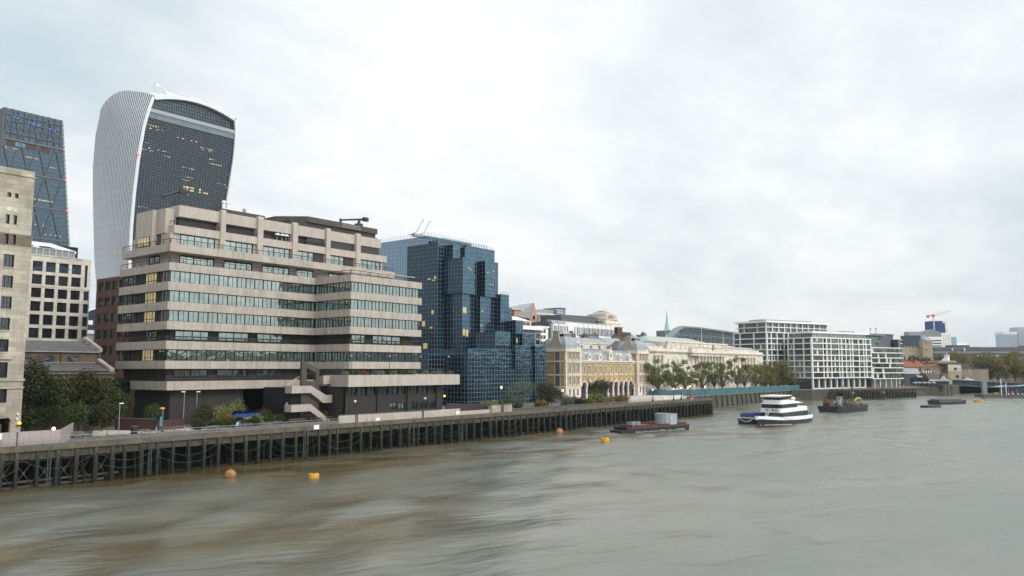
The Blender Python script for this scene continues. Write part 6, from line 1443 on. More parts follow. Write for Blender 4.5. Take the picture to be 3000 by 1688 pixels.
# cream and dark glass apartments with the rounded end
t = thing('rounded_apartments', 'cream and dark glass apartment block with a rounded green glass end', 'building', (373, 18, 0), AN)
d = MB(); d.box(49.6, 76, .9, 18, 4.6, 26.2); d.box(41, 74, 4.5, 19, 26.2, 33.6); d.box(60, 79, 6, 19, 26.2, 34.0); d.build('core', 'dark_grey', t)
d = MB(); fl = [9.5, 12.65, 15.4, 18.0, 20.8, 23.6, 26.35]
for z in fl: d.box(49.3, 76.9, -.2, 18, z - .22, z + .22)
d.build('floor_slab', 'white_frame', t)
r = random.Random(31); 
for z, z2 in zip(fl, fl[1:]):
    u = 49.6
    while u < 76:
        w = min(r.uniform(1.3, 4.2), 76.6 - u); q = r.random()
        b = MB()
        if q < .26 and u < 66: b.box(u, u + min(w, 1.7), .1, .8, z + .22, z2 - .22, 1); w = min(w, 1.7)
        else:
            b.face([(u, .45, z + .22), (u + w, .45, z + .22), (u + w, .45, z2 - .22), (u, .45, z2 - .22)], 5 if q < .7 else (2 if q < .9 else 3)); n = max(1, round(w / 1.1))
            for j in range(n + 1): x = u + w * j / n; b.box(x - .06, x + .06, .36, .44, z + .22, z2 - .22, 0)
            (b.box(u, u + w, .02, .05, z + .23, z + 1.0, 4) if q > .85 else None)
        b.build('window_bay', ['dark_metal', 'cream_stone', 'glass_dim', 'glass_flat', 'glass_green', 'glass_flat'], t); u += w + .05
d = MB()
for u in (52, 57, 62, 67, 71.5, 74.6): d.box(u - .35, u + .35, .5, .9, 4.6, 9.28)
d.build('column', 'cream_stone', t); d = MB(); d.box(49.6, 75, 1.5, 1.6, 4.6, 9.25); d.build('ground_wall', 'sandstone', t)
def rnd_end(r_, n=10): return [(78.2 + r_ * math.cos(-math.pi / 2 + math.pi * k / n), 6.0 + r_ * math.sin(-math.pi / 2 + math.pi * k / n)) for k in range(n + 1)]
d = MB(); d.prism([(75.5, .8)] + [(x, y) for x, y in rnd_end(4.6)] + [(75.5, 11)], 9.3, 31.2); d.build('rounded_glazing', 'glass_green', t)
d = MB()
for z in [9.6, 12.7, 15.45, 18.05, 20.85, 23.65, 26.4, 29.0, 31.2]: d.prism([(77.4, .5)] + rnd_end(5.0) + [(77.4, 11.4)], z - .2, z + .2)
d.build('rounded_slab', 'white_frame', t)
d = MB()
for a in range(11): x, y = rnd_end(4.65)[a]; d.box(x - .06, x + .06, y - .06, y + .06, 9.3, 31.1)
d.build('rounded_mullion', 'dark_metal', t)
for u0, u1, dd, z0, z1 in ((41, 60, 4.4, 26.4, 29.4), (43, 62, 4.2, 30.2, 32.6), (66, 73.5, 5.9, 30.5, 33.2)): d = MB(); d.box(u0, u1, dd - .02, dd + .1, z0, z1, 1); d.grid(u0, u1, z0, z1, int((u1 - u0) / 1.6), 1, .12, dd - .1, dd - .03, 0); d.build('penthouse_window', ['dark_metal', 'glass_green'], t)
d = MB(); d.box(39, 63, 3.2, 18, 29.5, 29.9); d.box(38, 66, 2.6, 18, 33.2, 33.7); d.box(62, 78.6, 4.6, 19, 34.0, 34.4); d.build('roof_slab', 'mid_grey', t); d = MB(); d.box(38, 47, 8, 14, 33.7, 35.3); d.box(20, 40, 8, 15, 31, 34.9); d.build('plant_room', 'grey_metal', t)
for x in (64, 69): d = MB(); d.tube((x, 10, 34.4), (x, 10, 38.2), .12); d.box(x - .5, x + .7, 9.8, 10, 37, 37.6); d.build('mast', 'dark_grey', t)

# ================================================================== CITY BEHIND, left to right
def block(name, lab, x0, x1, y0, y1, z1, mat, wins=(), wm=('dark_metal', 'glass_dim'), roofm=None, z0=5, cap=None, cat='building', rz=0):
    """rectangular city building; wins = (u0, u1, z0, z1, columns, rows, fill) window grids cut into the river front"""
    t = thing(name, lab, cat, (x0, y0, z0), rz); L = x1 - x0; ops = []
    for a, c, b, e, nc, nr, f in wins:
        for i in range(nc):
            for j in range(nr):
                w = (c - a) / nc; h = (e - b) / nr; ops.append((a + w * i + w * (1 - f) / 2, a + w * (i + 1) - w * (1 - f) / 2, b - z0 + h * j + h * .18, b - z0 + h * (j + 1) - h * .18))
    d = MB(); d.wall(0, L, 0, z1 - z0, ops, .3); d.box(0, L, .5, y1 - y0, 0, z1 - z0 - .01, skip='f'); d.build('wall', mat, t)
    for o in ops[:100]: window(t, (0, 0), (1, 0), *o, .2, .08, 2 if o[1] - o[0] > 1.5 else 1, 1, wm)
    if cap: d = MB(); d.box(-.4, L + .4, -.4, y1 - y0, z1 - z0, z1 - z0 + .5); d.build('roof', cap, t)
    return t
t = block('stepped_office', 'pale grey stepped office with white slab roofs right of the blue glass', 176, 195.6, 60, 76, 28.8, 'mid_grey', ((9.2, 15.6, 27.6, 28.8, 4, 1, .7), (16.2, 19.2, 23.4, 28.0, 1, 2, .8), (9, 15, 20, 26, 3, 2, .6)))
d = MB(); d.box(6, 20, -1, 10, 23.85, 25.2, 0); d.box(6, 15, 1, 10, 25.2, 27.1, 1); d.profile([(.5, 27.1), (7, 28.9), (10, 27.1)], 0, 14, 0)
for k in range(2): d.box(9.4 + 2.6 * k, 11.6 + 2.6 * k, .9, 1, 25.5, 26.5, 2)
d.build('upper_storey', ['white_frame', 'cream_stone', 'glass_dark'], t)
t = block('green_glass_slice', 'narrow white framed slice of green glazing', 196.5, 203, 62, 74, 30.2, 'white_frame', ((1.2, 5.2, 21, 30, 2, 4, .85),), ('dark_metal', 'glass_green'), cap='white_paint')
t = thing('gabled_office', 'pink brick gable with a tall pointed grey metal roof and round window', 'building', (244, 110, 5)); d = MB(); d.box(0, 9, 0, 14, 0, 36.6); d.plate([(9.5, 24), (17.6, 24), (17.0, 32), (13.2, 40.6), (10.2, 33)], -1.5, -1.2); d.build('wall', 'brick_pink', t)
d = MB(); d.face([(2.5, 0, 34), (10.2, -1.2, 33.0), (13.2, -1.2, 40.7), (3, 4, 38.6)]); d.face([(13.2, -1.2, 40.7), (17.2, -1.2, 32), (19.5, 8, 32), (12, 8, 38.6), (3, 8, 38.6), (3, 4, 38.6)]); d.profile([(-.5, 36.6), (4, 38.5), (14, 36.6)], -7, 5); d.build('roof', 'slate_pale', t)
d = MB(); d.plate([(13 + .95 * math.cos(k * math.pi / 8), 33.7 + .95 * math.sin(k * math.pi / 8)) for k in range(16)], -1.6, -1.52); d.build('round_window', 'glass_dark', t)
t = thing('mansard_office', 'slate grey mansard roofed block with dark arched dormers', 'building', (271, 120, 5)); d = MB(); d.box(0, 17, 0, 14, 0, 30); d.build('wall', 'cream_stone', t); d = MB(); d.profile([(-.2, 30), (3, 37), (10, 38), (14, 30)], -1, 14); d.build('mansard_roof', 'slate_pale', t)
for j in range(2):
    for k in range(4): d = MB(); d.box(.6 + 3.2 * k, 2.2 + 3.2 * k, .2 + j * 1.6, 3, 31 + j * 3.3, 32.6 + j * 3.3); d.plate(arcpts(1.4 + 3.2 * k, 32.6 + j * 3.3, .8, 6), .2 + j * 1.6, 3); d.build('dormer', 'dark_grey', t)
block('brown_brick_infill', 'low brown brick block tucked under the mansard roof', 249, 260, 100, 110, 35.8, 'brick_red', ((1, 10, 30, 35, 4, 2, .55),), ('white_paint', 'glass_dim'))
t = block('curved_roof_office', 'pale office with a shallow curved white roof and glazed end tower', 310, 334, 150, 168, 45.5, 'cream_stone', ((8, 20, 39, 45, 6, 2, .8), (1, 8, 40, 43, 3, 1, .5)), cap='white_paint'); d = MB(); d.plate([(-2, 40.5), (4, 42.3), (12, 43.4), (24, 43.6), (24, 40.9), (-2, 40.4)], .5, 14); d.build('curved_roof', 'slate_pale', t); d = MB(); d.box(24, 33, -1, 12, 0, 44.2, 0); d.grid(24.2, 30, 36, 44, 4, 5, .15, -1.1, -1.01, 1); d.box(28, 33.2, -1.2, 11, 44.2, 45.2, 2); d.build('glazed_tower', ['glass_sky', 'white_frame', 'dark_grey'], t)
t = thing('curved_stone_office', 'long white stone office with rounded corners and tall slit windows', 'building', (237, 85, 5))
def rprism(b, u0, u1, d0, d1, z0, z1, rr=1.8, m=0):
    p = []
    for cx, cy, a0 in ((u1 - rr, d0 + rr, -90), (u1 - rr, d1 - rr, 0), (u0 + rr, d1 - rr, 90), (u0 + rr, d0 + rr, 180)):
        for k in range(6): a = math.radians(a0 + 18 * k); p.append((cx + rr * math.cos(a), cy + rr * math.sin(a)))
    b.prism(p, z0, z1, m)
W_ = [(1.5, 5.5), (6.0, 10.4), (10.8, 20.4), (20.8, 25.4)] + [(25.8 + 3.9 * k, 29.5 + 3.9 * k) for k in range(7)]
d = MB()
for i, (a, c) in enumerate(W_): rprism(d, a, c, -.6 + (.0 if i > 2 else -.4), 12, 14, 30.2 if i > 1 else 29.2, .9)
d.box(0, 54, .8, 14, 0, 30.0, 1); d.build('bay', ['white_frame', 'dark_grey'], t)
for i, (a, c) in enumerate(W_):
    for k in range(3 if c - a < 5 else 5):
        w = (c - a) / (3 if c - a < 5 else 5)
        for b, e in ((24.6, 28.4), (18.6, 22.4)):
            if 2 == i and k in (1, 2): continue
            x = a + w * (k + .5); d = MB(); yy = -.6 + (.0 if i > 2 else -.4); d.box(x - .32, x + .32, yy - .06, yy + .02, b, e); d.build('slit_window', 'glass_dark', t)
d = MB(); 
for i, (a, c) in enumerate(W_): d.profile([(-.2, 29.3), (.6, 30.6), (3, 31.1), (3, 29.3)], a + .1, c - .1)
d.build('rounded_roof', 'slate_pale', t)
t = thing('dark_plant_block', 'flat dark grey plant block on the skyline behind the white stone office', 'building', (260, 95, 5)); d = MB(); d.prism([(0, 0), (21, -4), (32, 0), (32, 12), (0, 12)], 0, 34.7); d.build('wall', 'dark_grey', t); d = MB(); d.box(24, 33, -2.5, 8, 32.4, 32.9); d.build('canopy', 'dark_metal', t)
t = thing('domed_stone_tower', 'stepped pale stone tower with a blunt pyramid cap on the skyline', 'building', (426, 175, 5)); d = MB()
for w, z0, z1 in ((10.4, 0, 38.6), (9.2, 38.6, 40.6), (7.9, 40.6, 43.4), (7.2, 43.4, 46.6)): d.box(-w, w, -w, w, z0, z1)
for w, z in ((10.9, 38.2), (9.6, 40.2), (8.4, 43.0), (7.5, 46.2)): d.box(-w, w, -w, w, z, z + .5)
d.build('tower', 'portland', t); d = MB()
for k in range(4): q = [(-1, -1), (1, -1), (1, 1), (-1, 1)]; a, b = q[k], q[(k + 1) % 4]; d.face([(a[0] * 6.8, a[1] * 6.8, 46.7), (b[0] * 6.8, b[1] * 6.8, 46.7), (b[0] * 2.2, b[1] * 2.2, 49.0), (a[0] * 2.2, a[1] * 2.2, 49.0)])
d.box(-2.3, 2.3, -2.3, 2.3, 48.9, 49.4); d.build('pyramid_cap', 'portland_dirty', t)
for k in range(3): d = MB(); d.box(-3.2 + 2.4 * k, -1.8 + 2.4 * k, -7.3, -7.18, 44.0, 45.8); d.build('window', 'glass_dark', t)
for k in range(6): d = MB(); d.lathe((-6.5 + 2.6 * k, -7.7), [(.35, 43.5), (.3, 46.2)], 8); d.build('column', 'portland', t)
block('red_brick_house', 'small dark red brick block right of the white stone office', 301.5, 306.5, 90, 98, 35.3, 'brick_red'); block('brown_brick_house', 'low dark brown house with a chimney right of the red brick block', 306.8, 317, 91, 99, 33.4, 'brick_brown', ((1, 9, 30, 33, 4, 1, .5),))
# roofs just behind the market hall
t = thing('long_stone_wing', 'pale stone wing with a mansard roof seen over the market hall', 'building', (198, 46, 5)); d = MB(); d.wall(0, 34, 0, 19, [(3 + 6.0 * k, 4.3 + 6.0 * k, 17.2, 18.4) for k in range(5)], .3); d.box(0, 34, .5, 18, 0, 18.9, skip='f'); d.box(-.2, 34.2, -.3, .3, 19, 19.4); d.build('wall', 'portland', t); d = MB(); d.profile([(.6, 19.2), (3.5, 21.3), (11, 21.6), (15, 19.2)], -.5, 22); d.profile([(.6, 19.25), (4, 21.8), (11, 22), (15, 19.2)], 22.2, 36); d.build('mansard_roof', 'slate_pale', t)
for k in range(5): window(t, (0, 0), (1, 0), 3 + 6.0 * k, 4.3 + 6.0 * k, 17.2, 18.4, .2, .08, 1, 1, ('white_paint', 'glass_dark'))
t = block('white_penthouse', 'white rendered penthouse box behind the market hall roof', 230.5, 240.5, 57, 66, 28.2, 'white_frame', cap='slate_pale')
for i, (x, y, w, z) in enumerate(((215, 60, 3.8, 28.6), (224.6, 60, 3.6, 28.0), (233.4, 60, 2.4, 28.6), (250.5, 62, 6.6, 28.6), (264, 62, 4.2, 29.0), (271.5, 62, 11, 29.0))):
    t = thing('chimney_stack', 'brown brick chimney stack with dark pots, ' + ['leftmost, beside the left dome', 'second, right of the left dome', 'narrow one left of the white penthouse', 'wide one right of the white penthouse', 'one left of the widest', 'widest, behind the right hand dome'][i], 'chimney', (x, y, 5), 0, 'chimney stacks behind the market hall'); d = MB(); d.box(0, w, 0, 1.4, 0, z - 5); d.build('stack', 'brick_brown', t); d = MB()
    for k in range(max(2, int(w / .8))): d.lathe((.4 + .8 * k, .7), [(.26, z - 5), (.2, z - 4)], 6)
    d.build('pots', 'dark_grey', t)
block('terrace_houses', 'plain brown brick terrace carrying the chimney stacks', 205, 285, 61, 72, 26.4, 'brick_brown', ((2, 76, 22, 26, 24, 1, .4),), cap='slate')
# curved glass office and church spire
t = thing('wing_roof_office', 'long glass office under a thin curved wing roof behind the stone office', 'building', (351, 90, 5)); d = MB(); pr = [(-3, 22.5), (8, 28), (18, 32.6), (24, 34.0), (40, 34.2), (60, 33.9), (110, 33.0)]
d.plate([(6, 22), (107, 22), (107, 32)] + [(u, z - .8) for u, z in pr[::-1] if 6 < u < 107], .5, 2.5, 0); d.box(26, 106, 2.5, 18, 22, 32, 0)
for k in range(46): u = 22 + 1.9 * k; d.box(u - .08, u + .08, .3, .49, 22, 32.4 - (.0), 1)
for z in (25.2, 28.6, 29.4): d.box(14, 107, .25, .48, z, z + .25, 1)
d.build('glazing', ['glass_garden', 'mid_grey'], t); d = MB(); d.plate(pr + [(u, z - .9) for u, z in pr[::-1]], -1.5, 3); d.build('wing_roof', 'mid_grey', t); d = MB(); d.plate([(24, 34.0), (40, 34.2), (60, 33.9), (110, 33.0), (110, 33.3), (60, 34.2), (40, 34.5), (24, 34.3)], -1.6, 3); d.build('roof_edge', 'white_paint', t); d = MB(); d.box(40, 100, -1, 10, 0, 24, 0); d.grid(44, 100, 18, 23.5, 24, 2, .5, -1.25, -1.01, 0)
d.build('stone_frame', 'white_frame', t); d = MB(); d.box(44, 100, -1.06, -1.0, 18.2, 23.2); d.build('lower_glazing', 'glass_dark', t)
t = thing('church_spire', 'slender pale green copper church spire on the skyline', 'spire', (572.5, 200, 5)); d = MB(); d.lathe((0, 0), [(2.0, 45), (1.7, 46.2), (1.0, 50), (.6, 54), (.25, 58), (.05, 60.8)], 8); d.build('spire', 'copper_green', t); d = MB(); d.box(-3, 3, -3, 3, 0, 42); d.lathe((0, 0), [(3.4, 42), (3.4, 42.6), (2.2, 42.8), (2.0, 45)], 8); d.build('belfry', 'copper_green', t)
for x in (-4.2, 4.2): d = MB(); d.lathe((x, 0), [(.9, 36), (.9, 40), (.1, 44)], 6); d.build('pinnacle', 'copper_green', t)

# ================================================================== opposite bank, seen mirrored in the lower windows
for i, (x0, x1, h, y, mt) in enumerate(((-40, 40, 24, -262, 'brick_brown'), (46, 120, 28, -258, 'concrete'), (126, 200, 24, -260, 'yellow_brick'), (206, 300, 27, -256, 'cream_stone'), (306, 420, 30, -262, 'mid_grey'), (426, 640, 30, -270, 'brick_brown'))):
    t = thing('riverside_office', ['brown brick riverside office across the water nearest the bridge', 'concrete riverside office across the water', 'yellow brick riverside warehouse across the water', 'cream riverside office across the water, mirrored in the lower windows', 'long grey riverside office across the water downstream', 'longest brown brick riverside warehouse across the water, farthest downstream'][i], 'building', (x1, y, 0), math.pi); L_ = x1 - x0
    n = int(L_ / 3.4); ops = [(1 + (L_ - 2) * k / n + .5, 1 + (L_ - 2) * (k + 1) / n - .5, 6.5 + 3.6 * j, 8.6 + 3.6 * j) for k in range(n) for j in range(int((h - 7) / 3.6))]
    d = MB(); d.wall(0, L_, 0, h, ops, .4); d.box(0, L_, .6, 20, 0, h - .1, 0, skip='f'); d.build('wall', mt, t); d = MB()
    for o in ops: d.face([(o[0], .35, o[2]), (o[1], .35, o[2]), (o[1], .35, o[3]), (o[0], .35, o[3])])
    d.build('glazing', 'glass_dark', t)
sheet('ground', [(-700, -900), (900, -900), (660, -285), (-700, -255)], 4.0, 'land')
# ================================================================== FAR RIGHT: castle, pier, skyline (fronts turned to the bridge)
RZ = math.radians(-52)
c52 = (math.cos(RZ), math.sin(RZ))
def off(p, r, a): return (p[0] + c52[0] * r - c52[1] * a, p[1] + c52[1] * r + c52[0] * a)   # r metres to the right, a metres away
def merlons(d, u0, u1, d0, d1, z, w=1.2, h=1.3, m=0):
    n = max(2, int((u1 - u0) / (w * 1.9)))
    for k in range(n + 1): u = u0 + (u1 - u0 - w) * k / n; d.box(u, u + w, d0, d1, z, z + h, m)
t = thing('stone_keep', 'old stone keep with battlements and a domed corner turret', 'castle', (651.5, 29.8, 6), RZ); d = MB(); d.box(-8, 14, 0, 28, 0, 25.2); merlons(d, -8, 14, 0, .8, 25.2, 1.4, 1.3)
for k in range(5): d.box(-6.5 + 3.6 * k, -5.7 + 3.6 * k, -.06, 0, 15, 19, 1)
d.build('wall', ['sandstone', 'black_void'], t)
for i, (u, v) in enumerate(((13.0, -1.5), (17.8, 3.0))):
    d = MB(); d.box(u - 2.6, u + 2.6, v - 2.6, v + 2.6, 0, 31.0, 0)
    for z in (16, 23, 28): d.box(u - .4, u + .4, v - 2.66, v - 2.6, z, z + 1.6, 1)
    d.box(u - 2.9, u + 2.9, v - 2.9, v + 2.9, 30.2, 31.0, 0); d.build('turret', ['sandstone', 'black_void'], t)
    d = MB(); d.lathe((u, v), [(2.7, 31), (2.9, 31.4), (2.2, 33.0), (.9, 34), (.3, 34.6), (.12, 37.5)], 10); d.box(u - .5, u + .6, v, v + .05, 36.4, 37.0); d.build('cap', 'lead', t)
t = thing('red_roofed_houses', 'row of old brick houses with bright red tiled roofs below the keep', 'building', (530, 6.0, 4.6), RZ); d = MB(); d.box(-2, 20, 0, 9, 0, 11.6); 
for k in range(7): d.box(-1 + 3 * k, .2 + 3 * k, -.08, 0, 8.6, 10.8, 1)
d.build('wall', ['sandstone', 'dark_metal'], t); d = MB(); d.profile([(-.5, 11.5), (4.5, 15.4), (9.5, 11.5)], -2.5, 20.5); d.build('roof', 'tile_red', t)
for u in (5.5, 11, 14.5): d = MB(); d.box(u, u + 1.3, 3, 4, 12.5, 16.6); d.build('chimney', 'brick_red', t)
t = thing('gatehouse_tower', 'sandstone castle gatehouse with brown upper storey, flat roof and white cupola', 'castle', (496, -15, 4.6), RZ); d = MB(); d.box(0, 9.5, 1, 11, 0, 12.2); d.box(8.6, 16.6, -1.5, 8, 0, 13.0); d.box(8.6, 16.4, -1.56, -1.5, 8.8, 12.9, 1); d.box(5.4, 8.6, .6, 1, 7.7, 12.2, 2); d.build('wall', ['sandstone', 'cream_stone', 'brick_brown'], t)
for u, z in ((7.0, 9.6), (13.0, 10.2), (13.9, 5.6)): d = MB(); d.box(u - .8, u + .8, -1.7 if u > 8 else .5, -1.55 if u > 8 else .6, z - .8, z + .8); d.build('window', 'dark_metal', t)
d = MB(); d.box(-.3, 16.9, -1.8, 11, 13.0, 13.9); d.build('timber_storey', 'brick_brown', t); d = MB(); d.box(4, 14.5, 0, 9, 13.9, 15.2); d.build('roof', 'sandstone', t)
d = MB(); d.lathe((11.2, 4), [(1.5, 15.2), (1.5, 18.2)], 8); d.plate([(8, 15.2), (9.8, 15.2), (9.8, 16.8)], 3.5, 4.5); d.build('cupola', 'white_paint', t); d = MB(); d.lathe((11.2, 4), [(1.9, 18.2), (.3, 19.4), (.06, 20.6)], 8); d.build('cupola_roof', 'lead', t)
t = thing('curtain_wall', 'long sandstone castle wall running behind the riverside trees', 'wall', off((506, -28), 0, 8) + (4.6,), RZ); d = MB(); d.box(0, 22, 0, 2, 0, 9.5, 0); d.box(0, 12, 3, 10, 0, 13.2, 1); merlons(d, 0, 22, 0, .6, 9.5, 1, .8); d.frame((22, 30), (1, .25)); d.box(0, 95, 24, 26, 0, 7.5, 0); merlons(d, 0, 95, 24, 24.6, 7.5, 1.2, .9); d.frame()
for u in (2, 6, 10): d.box(u, u + .9, -.06, 0, 3.2, 5.2, 2)
d.build('wall', ['dark_stone', 'brick_brown', 'black_void'], t)
t = thing('timber_cottage', 'low brown roofed cottage with a white half timbered gable by the pier', 'building', (467, -18.2, 4.6), RZ); d = MB(); d.box(0, 11.5, .5, 8, 0, 4.6, 0); d.box(0, 11.5, .3, .5, 3.3, 4.5, 1); d.plate([(6.2, 4.4), (10.0, 4.4), (8.1, 6.8)], -.4, .4, 1); d.box(8.0, 8.2, -.46, -.4, 4.4, 6.6, 0); d.box(6.6, 9.6, -.46, -.4, 5.0, 5.15, 0); d.build('wall', ['dark_metal', 'white_paint'], t)
d = MB(); d.profile([(-.3, 4.5), (4, 7.6), (8.5, 4.5)], -.4, 11.9); d.face([(5.8, -.7, 4.2), (8.1, -.7, 7.1), (8.1, 4, 7.4), (5.8, 1, 4.9)]); d.face([(8.1, -.7, 7.1), (10.4, -.7, 4.2), (10.4, 1, 4.9), (8.1, 4, 7.4)]); d.build('roof', 'brown_roof', t)
t = thing('slate_cafe', 'dark low building with slate roofs beside the half timbered cottage', 'building', (475.5, -4.6, 4.6), RZ); d = MB(); d.box(-1, 8, 0, 8, 0, 7.2); d.box(8, 16, -1, 8, 0, 7.6, 1)
d.plate([(8, 7.6), (16.4, 7.6), (12.2, 10.4)], -.9, -.6, 2)
for k in range(4): d.box(9.6 + 1.4 * k, 10.2 + 1.4 * k, -1.0, -.91, 7.7, 9.2, 3)
d.build('wall', ['dark_grey', 'brick_red', 'brick_brown', 'white_paint'], t); d = MB(); d.profile([(-.5, 7.2), (3.5, 10.6), (8, 7.2)], -1.3, 8); d.profile([(-2, 5.2), (.1, 6.9), (.1, 5.2)], 5.5, 9); d.build('roof', 'slate_pale', t); d = MB(); d.box(2.2, 3.0, -.1, 0, 0, 5.5); d.box(3.4, 4.6, -.1, 0, .4, 5.2); d.build('glazed_door', 'glass_dim', t)
for i in range(5):
    x, y = off((447, -14.5), 2.6 * i, .5 * (i % 2)); c = thing('cafe_parasol', 'open grey parasol on the quay terrace, ' + ['leftmost by the rounded glass end', 'second from the rounded glass end', 'middle one of the row', 'second from the cottage', 'rightmost, nearest the cottage'][i], 'parasol', (x, y, 4.6), 0, 'parasols on the quay terrace'); d = MB(); d.tube((0, 0, 0), (0, 0, 3.2), .05); d.build('pole', 'grey_metal', c); d = MB(); d.lathe((0, 0), [(1.25, 2.3), (1.15, 2.5), (.8, 2.9), (.1, 3.2)], 10); d.build('canopy', 'slate_pale', c)
# long dark hotel and the far office cluster
t = thing('long_dark_hotel', 'very long low dark brown concrete hotel behind the castle trees', 'building', (910, 55, 5), RZ); d = MB(); d.box(0, 180, 0, 18, 0, 26.2, 0); d.box(20, 38, 1, 16, 26, 35.2, 0); d.box(100, 150, 1, 16, 32.8, 34.6, 0)
d.box(-1, 180, -1.5, 17, 30.2, 32.9, 0); d.box(-1, 180, -1.2, 17, 26.2, 28.2, 2); d.box(-1, 180, .2, 17, 28.2, 30.2, 1)
for k in range(6): d.box(45 + 4 * k, 47.4 + 4 * k, -.1, 0, 22.6, 24.4, 3)
for u in (17, 30, 140): d.box(u, u + 1.6, -1.7, -1.52, 29, 32, 4)
d.build('wall', ['dark_grey', 'glass_dark', 'mid_grey', 'lit_pale', 'white_metal'], t)
t = thing('dark_glass_office', 'boxy dark blue glass office rising left of the keep turret', 'building', (947.6, 89, 5), RZ); d = MB(); d.box(0, 15, 0, 16, 0, 47.7, 0); d.box(15, 22, 2, 16, 0, 47.5, 1); d.grid(0, 15, 24, 47.5, 8, 8, .25, -.15, -.02, 2); d.build('wall', ['glass_navy', 'tower_pale_blue', 'dark_grey'], t); d = MB(); d.box(3, 18, 3, 14, 47.7, 52); d.build('plant_room', 'grey_metal', t)
t = thing('white_banded_office', 'white banded office with a glazed gable right of the keep turret', 'building', (1069, 96, 5), RZ); d = MB(); d.box(-10, 24, 0, 20, 0, 50, 0); d.box(24, 36, 0, 20, 0, 55, 0); d.box(36, 44, 2, 20, 0, 50, 2)
for k in range(7): d.box(11, 23.5, -.15, 0, 24 + 3.4 * k, 25.6 + 3.4 * k, 1)
for k in range(5): d.box(26 + 2 * k, 26.5 + 2 * k, -.12, 0, 26, 53, 3)
d.build('wall', ['white_frame', 'glass_dark', 'tower_pale_blue', 'cream_stone'], t); d = MB(); d.plate([(-12, 50), (24, 50), (24, 56), (14, 59.5), (2, 56.5)], 1, 16); d.build('glazed_gable', 'glass_flat', t)
t = thing('scaffolded_tower', 'tower under construction wrapped in bright blue netting', 'building', (1187.9, 106.5, 5), RZ); d = MB(); d.box(2, 22, 0, 18, 0, 56, 0); d.build('core', 'dark_grey', t); d = MB(); d.box(0, 16, -.5, 17, 59, 76, 0); d.box(14, 20, 1, 17, 59, 73, 0); d.build('netting', 'blue_net', t)
d = MB()
for k in range(14): d.box(-.4, 22, -.9, -.55, 52 + 1.8 * k, 52.25 + 1.8 * k)
for k in range(9): d.box(2.6 * k, 2.6 * k + .25, -1.0, -.7, 40, 76.5 if k < 6 else 72 - 2 * k)
for z in (41, 44, 47, 50, 53, 56): d.box(19, 25, -.9, -.5, z, z + .3)
for u in (19, 22, 25): d.box(u, u + .25, -1, -.7, 30, 66 - (u - 19)); d
d.build('scaffold', 'dark_grey', t)
t = thing('tower_crane', 'red and white tower crane above the blue netted tower', 'crane', (1190.2, 103.6, 5), RZ); d = MB(); d.box(-.8, .8, -.8, .8, 60, 83); d.build('mast', 'white_metal', t); d = MB(); d.tube((0, 0, 84), (27, 0, 91.5), .5, .4, 4); d.tube((0, 0, 85.6), (22, 0, 91.3), .3, .3, 4); d.tube((1, 0, 82), (24, 0, 89), .3, .3, 4); d.build('jib', 'white_metal', t); d = MB(); d.tube((0, 0, 84.6), (-8, 0, 83.2), .6, .6, 4); d.box(-9, -6, -1, 1, 80.5, 84); d.box(-1.4, 1.4, -1, 1, 81.5, 85); d.build('counter_jib', 'life_red', t)
t = thing('white_warehouse', 'low white roofed building on the skyline past the hotel block', 'building', (1316, 105, 5), RZ); d = MB(); d.box(0, 44, 0, 20, 0, 43.5, 0); d.build('wall', 'cream_stone', t); d = MB(); d.profile([(-1, 43.5), (8, 48), (20, 43.5)], 2, 30); d.box(30, 42, 4, 12, 43.5, 47); d.build('roof', 'white_metal', t)
t = thing('bank_tower', 'pale blue flat topped skyscraper far down the river, the left of two', 'building', (4763, 402, 5), RZ); d = MB(); d.box(0, 70, 0, 70, 0, 187)
for k in range(24): d.box(-.5, 70.5, -1.2, .1, 60 + 5.2 * k, 62 + 5.2 * k, 1)
d.build('shaft', ['tower_pale_blue', 'mid_grey'], t); d = MB(); d.box(-1, 71, -1, 71, 187, 200); d.build('crown', 'white_metal', t)  # shaft's pale blue has distance haze mixed into the colour
t = thing('stone_clad_tower', 'pale grey skyscraper cut by the right edge of the view', 'building', (4810, 343, 5), RZ); d = MB(); d.box(0, 90, 0, 70, 0, 218)
for k in range(30): d.box(-.5, 90, -1.2, .1, 60 + 4.6 * k, 61.6 + 4.6 * k, 1)
d.build('shaft', ['grey_metal', 'mid_grey'], t); d = MB(); d.box(2, 88, 2, 68, 218, 224); d.build('crown', 'mid_grey', t)
